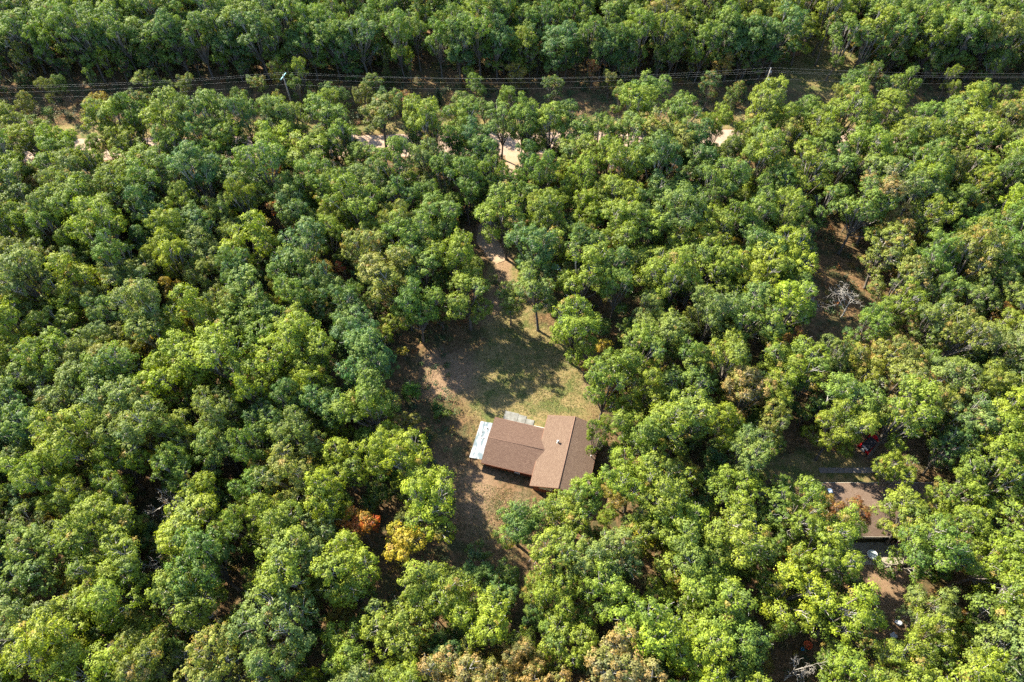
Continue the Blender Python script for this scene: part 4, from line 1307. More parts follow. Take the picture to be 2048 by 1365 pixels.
62.8,101.2,m,4.1,16.0,1,second nearest mid-green small tree crown below right of the transformer pole
-83.4,180.9,m,4.2,16.0,0,
125.1,196.1,m,4.9,17.8,0,
-31.6,72.6,d,3.4,14.1,1,only deep green small tree crown below left of the crimson young tree
-20.5,73.1,o,4.9,17.8,1,only olive wide tree crown right of the crimson young tree
130.7,95.7,y,4.9,19.3,0,
-124.7,103.7,g,4.9,16.2,0,
-1.1,245.5,m,4.9,15.0,0,
95.4,112.1,y,3.4,14.2,0,
-130.9,111.9,y,4.9,18.1,0,
-122.9,126.1,m,4.9,17.9,0,
-142.8,150.5,m,4.9,17.4,0,
-191.1,172.0,m,4.9,18.6,0,
-117.3,191.8,m,4.9,17.7,0,
-73.7,6.4,m,4.5,18.7,0,
-96.3,184.2,m,4.9,16.3,0,
189.4,225.7,m,4.9,15.7,0,
151.7,81.0,y,4.9,18.0,0,
-95.8,84.1,m,4.9,17.3,0,
86.1,172.0,d,4.9,17.0,0,
54.1,-1.5,g,4.9,17.4,0,
-179.3,225.8,m,4.9,18.4,0,
86.9,-8.8,y,4.9,18.7,0,
-59.6,147.6,m,3.8,13.5,0,
-149.9,145.9,m,4.9,16.6,0,
57.4,-13.6,Y,4.9,14.6,0,
186.3,113.0,o,4.9,15.3,0,
-78.8,-13.6,g,4.9,18.8,0,
74.7,222.8,y,4.9,15.8,0,
-79.8,63.8,Y,3.9,17.8,0,
-85.1,70.5,g,3.8,14.2,0,
-153.3,175.7,m,4.9,15.5,0,
5.5,157.3,m,2.9,13.2,0,
-100.6,198.7,m,4.8,17.4,0,
-75.6,109.6,y,4.0,14.7,0,
25.7,205.0,m,4.9,15.9,0,
153.6,176.6,m,4.6,18.0,0,
-121.0,46.0,g,4.9,15.1,0,
7.3,-4.4,Y,4.9,18.5,0,
156.6,254.2,m,4.9,16.6,0,
155.1,145.0,m,4.9,19.3,0,
-116.2,60.7,g,4.9,16.9,0,
-147.1,260.7,m,4.9,14.7,0,
-10.7,104.9,d,2.8,13.7,0,
150.0,160.0,m,4.9,15.8,0,
-130.7,40.4,g,4.9,16.2,0,
119.4,87.6,g,4.9,18.6,0,
-188.4,112.7,m,4.9,16.8,0,
-193.9,124.3,m,4.9,16.7,0,
42.2,83.0,m,4.9,14.7,1,only mid-green wide tree crown above left of the wide bare dead tree
-148.9,126.1,m,4.9,16.0,0,
-165.9,239.8,m,4.9,15.2,0,
2.0,164.5,d,3.9,17.1,0,
92.1,186.8,m,4.7,16.6,0,
85.3,183.0,d,4.9,17.9,0,
100.5,177.8,d,4.9,16.6,0,
-120.2,96.7,g,4.9,19.0,0,
-49.9,243.8,d,4.9,17.4,0,
-181.1,192.7,m,4.6,16.6,0,
-46.8,212.3,m,4.4,17.6,0,
-171.4,198.4,m,4.9,15.0,0,
-102.7,147.1,m,3.8,17.8,0,
43.9,194.3,m,4.5,18.0,0,
127.6,38.8,o,4.9,17.8,0,
-20.7,181.1,m,4.9,18.7,0,
-175.3,111.1,y,4.9,16.4,0,
88.0,81.2,m,4.9,18.3,0,
-6.4,182.4,m,4.9,14.6,0,
34.2,152.0,o,4.9,19.2,0,
160.3,99.8,o,4.9,15.0,0,
-148.1,228.6,m,4.9,18.2,0,
174.7,229.7,m,4.9,16.3,0,
5.9,100.1,m,3.2,16.4,0,
137.4,217.4,m,4.9,16.4,0,
107.5,186.6,m,4.9,16.0,0,
100.5,11.1,y,4.9,18.4,0,
-90.0,2.0,m,4.5,18.0,0,
105.0,57.4,g,4.9,18.4,0,
112.0,104.7,y,4.9,17.6,0,
-125.7,162.1,m,3.8,16.2,0,
27.6,-2.6,Y,4.7,16.2,0,
-27.0,162.5,m,4.9,15.2,0,
-17.8,11.8,g,3.6,17.1,0,
169.0,91.7,y,4.9,15.2,0,
18.6,104.7,y,3.3,16.1,0,
-86.3,76.1,o,4.7,17.9,0,
-1.9,11.9,b,3.0,16.1,0,
-45.2,99.1,m,4.8,18.3,1,only mid-green rounded tree crown above the slim dark red tree
-142.9,57.5,g,4.5,15.3,0,
118.3,73.0,m,4.9,19.1,0,
-71.6,145.5,m,4.5,16.9,0,
-11.4,261.0,m,4.9,17.3,0,
-74.3,34.7,g,4.9,15.0,0,
26.1,11.8,y,3.7,16.2,0,
92.4,36.3,y,4.9,18.4,0,
-0.6,198.3,m,4.9,19.1,0,
-57.4,194.5,m,4.6,17.6,0,
-98.0,166.5,m,4.6,18.4,0,
-156.5,92.4,g,4.2,15.1,0,
16.2,164.4,d,4.9,15.6,0,
-130.9,226.3,m,4.9,15.8,0,
-76.7,151.8,m,3.8,15.6,0,
112.7,159.8,m,4.4,17.5,0,
134.4,78.7,m,4.9,16.8,0,
-116.7,150.7,m,3.6,14.8,0,
90.0,159.7,m,4.9,16.6,0,
147.4,115.9,o,4.9,17.2,0,
4.5,227.8,m,4.9,17.3,0,
82.8,216.9,d,4.9,14.8,0,
106.9,66.2,Y,4.9,17.1,0,
149.0,245.4,m,4.9,16.0,0,
-97.5,154.7,m,3.3,12.9,0,
13.6,92.5,y,3.1,12.8,0,
76.3,-5.7,y,4.9,19.0,0,
-169.1,165.8,m,4.9,16.9,0,
-126.1,198.3,m,4.9,14.5,0,
168.7,169.7,m,4.9,14.8,0,
-39.5,64.7,m,4.8,15.8,1,second nearest mid-green rounded tree crown below left of the crimson young tree
-78.5,261.5,m,4.9,14.8,0,
24.3,163.9,m,4.9,14.8,0,
169.5,213.3,m,4.9,17.6,0,
188.7,178.1,m,4.9,15.6,0,
-33.7,109.2,m,3.8,15.4,0,
-130.6,87.2,g,4.9,17.4,0,
-79.7,100.3,y,3.4,16.2,0,
-6.9,217.3,m,4.9,15.1,0,
-136.8,144.4,m,4.9,14.8,0,
-95.8,15.3,d,4.9,15.8,0,
97.9,54.9,o,4.9,18.2,0,
-30.5,176.5,m,4.9,18.3,0,
143.2,96.7,m,4.5,15.4,0,
-170.9,152.1,m,4.9,15.3,0,
189.8,248.3,m,4.9,17.0,0,
122.5,160.1,m,3.1,14.3,0,
-20.3,261.7,m,4.9,17.9,0,
-42.4,69.8,m,4.8,15.5,1,nearest mid-green rounded tree crown below the slim dark red tree
17.4,-14.0,y,4.9,15.3,0,
108.9,149.7,m,4.0,15.1,0,
-110.9,67.1,g,4.9,17.2,0,
-92.0,147.7,m,4.6,17.2,0,
-70.2,162.0,m,3.7,14.1,0,
-143.0,162.1,m,4.3,14.5,0,
-53.4,9.9,Y,4.1,16.3,0,
-87.2,106.2,y,3.5,17.4,0,
-82.2,232.8,m,4.9,18.4,0,
78.0,59.9,g,4.6,15.2,1,nearest pale grey-green rounded tree crown below left of the right edge midpoint
-138.0,110.0,m,4.9,16.4,0,
73.1,93.3,g,4.7,18.0,1,only pale grey-green rounded tree crown above right of the wide bare dead tree
-194.8,197.1,m,4.9,18.7,0,
-109.9,155.1,m,4.9,14.5,0,
171.8,194.9,m,4.9,18.2,0,
21.6,258.5,m,4.9,18.5,0,
119.0,221.0,m,4.9,14.6,0,
123.8,168.8,m,4.8,15.1,0,
-68.7,99.6,g,4.5,17.5,1,fourth nearest pale grey-green rounded tree crown right of the rusty brown tree
99.2,2.9,y,4.9,19.3,0,
-5.6,164.1,y,3.4,14.8,0,
-153.3,197.9,m,4.9,15.6,0,
130.4,236.6,m,4.9,15.9,0,
54.3,148.4,y,4.5,14.9,0,
-75.8,77.7,g,3.6,13.3,1,only pale grey-green small tree crown below the rusty brown tree
-24.9,6.9,g,4.9,15.1,0,
108.7,86.4,m,4.9,19.3,0,
-13.3,149.3,m,3.5,17.0,0,
74.9,12.7,g,4.9,15.6,0,
-83.7,173.6,m,4.9,17.6,0,
-13.2,162.1,m,3.2,15.0,0,
130.5,180.3,m,4.9,17.7,0,
-3.5,98.2,m,3.0,15.6,0,
-26.2,29.3,g,4.9,15.1,1,only pale grey-green wide tree crown left of the rust-orange tree
-22.1,148.7,m,3.0,13.9,0,
-123.5,157.1,m,4.6,15.2,0,
60.7,234.8,y,4.9,16.0,0,
-62.6,261.4,m,4.9,19.2,0,
189.8,215.4,m,4.9,16.5,0,
-67.2,176.2,m,4.9,15.7,0,
105.8,204.2,d,4.9,17.4,0,
-89.0,11.6,g,4.1,16.0,0,
-102.7,261.7,m,4.9,19.0,0,
172.6,244.5,m,4.9,16.8,0,
30.0,171.3,y,4.9,17.2,0,
91.9,22.5,y,4.9,14.7,0,
-24.1,220.4,m,4.9,16.3,0,
23.0,16.0,Y,4.0,16.1,1,only bright yellow-green small tree crown left of the orange-red tub
-11.7,109.7,m,2.9,14.5,0,
-115.9,20.7,g,4.9,18.9,0,
24.7,159.0,m,4.1,16.1,0,
-106.1,172.6,m,4.0,16.7,0,
87.6,63.0,y,3.9,16.4,0,
162.4,261.6,m,4.9,15.5,0,
-149.1,61.2,g,4.9,16.4,0,
-27.4,89.6,y,4.8,18.7,1,only yellow-green rounded tree crown above the crimson young tree
-98.5,229.8,m,4.9,18.8,0,
101.6,95.5,y,4.9,17.1,0,
138.1,187.7,m,4.0,14.5,0,
-99.8,212.2,m,4.9,17.8,0,
-171.8,221.1,m,4.9,17.1,0,
-94.3,56.3,y,4.3,16.9,0,
136.2,119.1,o,4.9,16.6,0,
-32.8,260.8,m,4.9,15.6,0,
-84.4,30.1,d,4.9,17.8,0,
-165.5,93.6,y,4.9,17.4,0,
12.6,113.3,m,4.9,14.6,1,nearest mid-green wide tree crown right of the driveway mouth
75.8,106.2,m,3.1,15.5,0,
18.8,202.5,m,4.9,16.2,0,
-73.8,209.8,m,4.9,17.8,0,
165.9,154.2,d,4.9,16.6,0,
2.7,114.4,m,3.4,16.9,0,
-62.1,-13.7,Y,4.9,17.8,0,
-26.6,69.2,d,3.6,15.3,1,nearest deep green small tree crown below the crimson young tree
-179.3,205.2,m,4.1,13.8,0,
-16.8,171.0,m,4.9,16.1,0,
95.1,92.6,y,3.7,16.1,0,
-59.2,160.5,m,4.7,16.7,0,
-101.2,52.9,g,4.9,17.7,0,
-81.4,90.1,g,4.4,18.0,1,nearest pale grey-green rounded tree crown below right of the rusty brown tree
-194.8,250.1,m,4.9,15.0,0,
33.7,158.7,y,3.7,15.9,0,
-142.6,104.4,g,4.9,18.5,0,
-140.3,86.9,y,4.7,18.2,0,
71.1,228.8,y,4.9,18.1,0,
-19.6,210.9,m,4.9,15.5,0,
-36.6,42.8,m,2.8,16.1,0,
82.6,72.6,g,3.4,13.7,0,
170.8,111.5,o,4.9,18.0,0,
137.1,252.3,m,4.9,19.1,0,
-41.2,145.3,m,4.4,16.6,0,
139.4,88.5,o,4.8,15.4,0,
4.0,11.3,b,3.9,16.6,0,
176.3,209.0,m,4.9,16.9,0,
-139.1,228.7,m,4.3,16.0,0,
-151.4,108.4,y,4.2,17.0,0,
50.4,163.1,o,3.5,15.8,0,
84.0,67.0,g,3.8,16.3,0,
-78.4,54.3,g,4.4,17.2,0,
13.2,176.2,m,4.9,17.6,0,
-100.7,162.4,m,3.8,14.9,0,
82.2,105.5,m,3.1,13.1,0,
-161.3,175.1,m,4.4,15.8,0,
-131.2,64.6,o,4.3,17.4,0,
-42.6,218.1,d,4.9,16.1,0,
175.5,145.9,d,4.7,16.1,0,
86.5,249.1,m,4.9,17.4,0,
-96.5,243.6,m,4.9,17.4,0,
151.8,184.8,m,4.9,17.9,0,
-76.1,13.6,Y,4.9,16.3,0,
-89.1,80.1,o,3.3,13.4,0,
-184.7,235.3,m,4.9,18.6,0,
-55.1,61.2,g,4.4,16.4,1,fourth nearest pale grey-green rounded tree crown right of the left edge midpoint
-37.5,98.6,m,4.2,16.3,1,only mid-green rounded tree crown above right of the slim dark red tree
137.9,52.0,m,4.9,15.5,0,
51.6,11.4,y,4.9,18.6,1,only yellow-green wide tree crown left of the bottom right photo corner
24.3,91.6,d,2.8,13.7,0,
-13.2,100.4,m,3.1,14.6,0,
-92.5,200.8,m,4.9,16.8,0,
-9.2,23.9,y,4.4,15.1,1,only yellow-green rounded tree crown below right of the golden tree
4.9,148.3,d,3.0,14.1,0,
-30.6,-13.9,Y,4.9,18.2,0,
39.3,147.9,y,3.1,14.5,0,
104.1,111.9,g,4.0,16.7,0,
-125.0,235.1,m,4.9,16.6,0,
106.9,39.0,y,4.7,17.8,0,
-88.3,36.0,d,4.6,18.9,0,
10.4,191.2,m,4.9,18.3,0,
-137.3,74.7,y,4.9,16.1,0,
-29.5,54.6,Y,3.5,13.9,1,only bright yellow-green small tree crown left of the light-green bush
77.7,24.3,y,4.9,14.8,0,
-128.0,185.0,m,4.9,14.5,0,
88.0,149.2,m,3.3,17.0,0,
4.7,206.3,m,4.9,16.8,0,
148.2,197.6,m,4.9,17.2,0,
-82.4,96.4,g,4.1,18.2,1,nearest pale grey-green small tree crown right of the rusty brown tree
-131.2,261.8,m,4.9,19.3,0,
-55.0,100.7,d,4.8,17.7,1,nearest deep green rounded tree crown above left of the slim dark red tree
-7.2,13.0,b,4.6,18.9,1,only tan-brown rounded tree crown below the golden tree
-46.5,114.8,g,3.4,16.9,0,
24.6,63.6,g,4.0,15.1,1,nearest pale grey-green small tree crown right of the east yellow-orange tree
-7.0,-9.3,b,4.9,18.4,0,
151.3,261.5,m,4.9,16.1,0,
105.9,157.5,m,4.9,14.9,0,
-77.4,83.2,y,3.4,13.8,0,
-28.5,157.1,m,3.9,17.3,0,
-50.0,220.9,m,4.3,16.6,0,
38.6,159.8,y,3.6,17.2,0,
176.0,201.4,m,4.9,17.1,0,
-0.9,212.9,m,4.9,15.3,0,
-63.0,164.5,m,3.4,13.5,0,
149.6,236.4,m,4.9,17.7,0,
-56.2,86.6,d,3.9,14.4,1,only deep green small tree crown left of the slim dark red tree
-62.6,79.1,Y,2.8,13.0,0,
32.3,97.0,d,3.5,14.6,0,
107.0,211.6,m,4.9,17.6,0,
70.7,159.5,y,4.0,16.5,0,
-69.3,70.4,g,3.0,13.5,0,
-160.3,160.9,m,4.9,17.3,0,
13.5,99.1,y,3.6,16.4,0,
104.7,251.3,m,4.9,18.4,0,
62.9,89.2,m,4.7,17.3,1,only mid-green rounded tree crown above the wide bare dead tree
-192.6,162.3,m,4.9,16.2,0,
188.8,120.0,m,4.9,14.9,0,
98.0,200.8,m,4.6,16.6,0,
-95.3,-3.7,g,4.9,14.9,0,
49.6,200.0,m,4.5,14.2,0,
-36.3,32.2,y,3.1,16.1,1,only yellow-green small tree crown right of the white-limbed dead tree
-173.8,103.3,y,4.9,17.7,0,
33.1,56.6,y,3.9,16.1,1,second nearest yellow-green small tree crown right of the east yellow-orange tree
38.1,187.9,y,4.9,15.3,0,
23.0,110.9,m,4.9,16.4,1,second nearest mid-green wide tree crown right of the driveway mouth
-71.7,-13.4,Y,4.9,15.1,0,
-87.2,149.8,m,2.9,13.3,0,
""".strip().split("\n")
STUFF = []

tr = random.Random(11)
for i, row in enumerate(TREES):
    f = row.split(","); x, y, k, r, h, ind = float(f[0]), float(f[1]), f[2], float(f[3]), float(f[4]), f[5]
    j = tr.uniform(.86, 1.14); t0 = TINT[k]; tint = (t0[0] * j * tr.uniform(.9, 1.1), t0[1] * j, t0[2] * j * tr.uniform(.8, 1.3))
    t0 = t0; vi = tr.randrange(len(VAR)); rz = tr.uniform(0, 6.28); sx = r / 4.0; sy = sx * tr.uniform(.9, 1.1); sz = h / 14.0; turn = TURN[k] * tr.uniform(.4, 1.6)
    if tr.random() < .16: sz *= tr.uniform(.82, .92)
    if ind == '0':
        STUFF.append((x, y, rz, sx, sy, sz, vi, tint, turn)); continue
    t = empty("broadleaf_tree", (x, y, 0), rz); t.rotation_euler = (tr.uniform(-.09, .09), tr.uniform(-.09, .09), rz); t.scale = (sx, sy, sz)
    tag(t, f[6], "tree", "broadleaf trees of the wood")
    c = link("crown", VAR[vi][0], t); link("trunk", VAR[vi][1], t)
    c["tint"] = tint; c["turning"] = turn

# the rest of the wood, farther off and beyond the frame: one mass
def woods(name, rows, label):
    src = bpy.data.collections.new("wood_sources")
    for i, (cm, tm) in enumerate(VAR):
        bm = bmesh.new(); me = cm.copy()
        o1 = bpy.data.objects.new("a", cm.copy()); o2 = bpy.data.objects.new("b", tm.copy())
        # join by mesh data: leaves keep their attributes, wood keeps its own material
        n1, n2 = len(cm.vertices), len(tm.vertices)
        co1 = np.empty(n1 * 3, np.float32); cm.vertices.foreach_get("co", co1); co2 = np.empty(n2 * 3, np.float32); tm.vertices.foreach_get("co", co2)
        l1 = np.empty(len(cm.loops), np.int32); cm.loops.foreach_get("vertex_index", l1); l2 = np.empty(len(tm.loops), np.int32); tm.loops.foreach_get("vertex_index", l2)
        s2 = np.empty(len(tm.polygons), np.int32); tm.polygons.foreach_get("loop_start", s2); t2 = np.empty(len(tm.polygons), np.int32); tm.polygons.foreach_get("loop_total", t2)
        p1 = len(cm.polygons); p2 = len(tm.polygons); m2 = np.empty(p2, np.int32); tm.polygons.foreach_get("material_index", m2)
        J = bpy.data.meshes.new("wood_tree"); J.vertices.add(n1 + n2); J.vertices.foreach_set("co", np.concatenate([co1, co2]))
        J.loops.add(len(l1) + len(l2)); J.loops.foreach_set("vertex_index", np.concatenate([l1, l2 + n1]))
        J.polygons.add(p1 + p2); J.polygons.foreach_set("loop_start", np.concatenate([np.arange(0, p1 * 4, 4, dtype=np.int32), s2 + len(l1)]))
        J.polygons.foreach_set("loop_total", np.concatenate([np.full(p1, 4, np.int32), t2])); J.polygons.foreach_set("material_index", np.concatenate([np.zeros(p1, np.int32), 1 + m2]))
        for k in ("tuft", "leafv", "limb"):
            a = np.empty(p1, np.float32); cm.attributes[k].data.foreach_get("value", a)
            J.attributes.new(k, 'FLOAT', 'FACE').data.foreach_set("value", np.concatenate([a, np.zeros(p2, np.float32)]))
        J.update(); J.materials.append(FOL); J.materials.append(BARK); J.materials.append(PALEBARK)
        o = bpy.data.objects.new("wood_tree_%02d" % i, J); src.objects.link(o)
        for q in (o1, o2): d = q.data; bpy.data.objects.remove(q); bpy.data.meshes.remove(d)
        bpy.data.meshes.remove(me); bm.free()
    me = bpy.data.meshes.new(name); n = len(rows)
    me.from_pydata([(r[0], r[1], 0) for r in rows], [], [])
    def at(k, ty, vals, key): me.attributes.new(k, ty, 'POINT').data.foreach_set(key, np.array(vals, dtype=np.int32 if ty == 'INT' else np.float32).ravel())
    at("rot", 'FLOAT_VECTOR', [(0, 0, r[2]) for r in rows], "vector"); at("scl", 'FLOAT_VECTOR', [r[3:6] for r in rows], "vector")
    at("idx", 'INT', [r[6] for r in rows], "value"); at("tint", 'FLOAT_VECTOR', [r[7] for r in rows], "vector"); at("turning", 'FLOAT', [r[8] for r in rows], "value")
    o = link(name, me); tag(o, label, "woodland", kind="stuff")
    g = bpy.data.node_groups.new("wood_scatter", 'GeometryNodeTree')
    g.interface.new_socket("Geometry", in_out='INPUT', socket_type='NodeSocketGeometry'); g.interface.new_socket("Geometry", in_out='OUTPUT', socket_type='NodeSocketGeometry')
    N = g.nodes; gi = N.new("NodeGroupInput"); go = N.new("NodeGroupOutput"); ip = N.new("GeometryNodeInstanceOnPoints"); ci = N.new("GeometryNodeCollectionInfo")
    ci.inputs["Collection"].default_value = src; ci.inputs["Separate Children"].default_value = True; ci.inputs["Reset Children"].default_value = True
    def na(k, ty):
        a = N.new("GeometryNodeInputNamedAttribute"); a.data_type = ty; a.inputs["Name"].default_value = k; return [s for s in a.outputs if s.enabled][0]
    ip.inputs["Pick Instance"].default_value = True
    g.links.new(gi.outputs[0], ip.inputs["Points"]); g.links.new(ci.outputs[0], ip.inputs["Instance"])
    g.links.new(na("idx", 'INT'), ip.inputs["Instance Index"]); g.links.new(na("rot", 'FLOAT_VECTOR'), ip.inputs["Rotation"]); g.links.new(na("scl", 'FLOAT_VECTOR'), ip.inputs["Scale"])
    g.links.new(ip.outputs[0], go.inputs[0])
    md = o.modifiers.new("scatter", 'NODES'); md.node_group = g
    return o
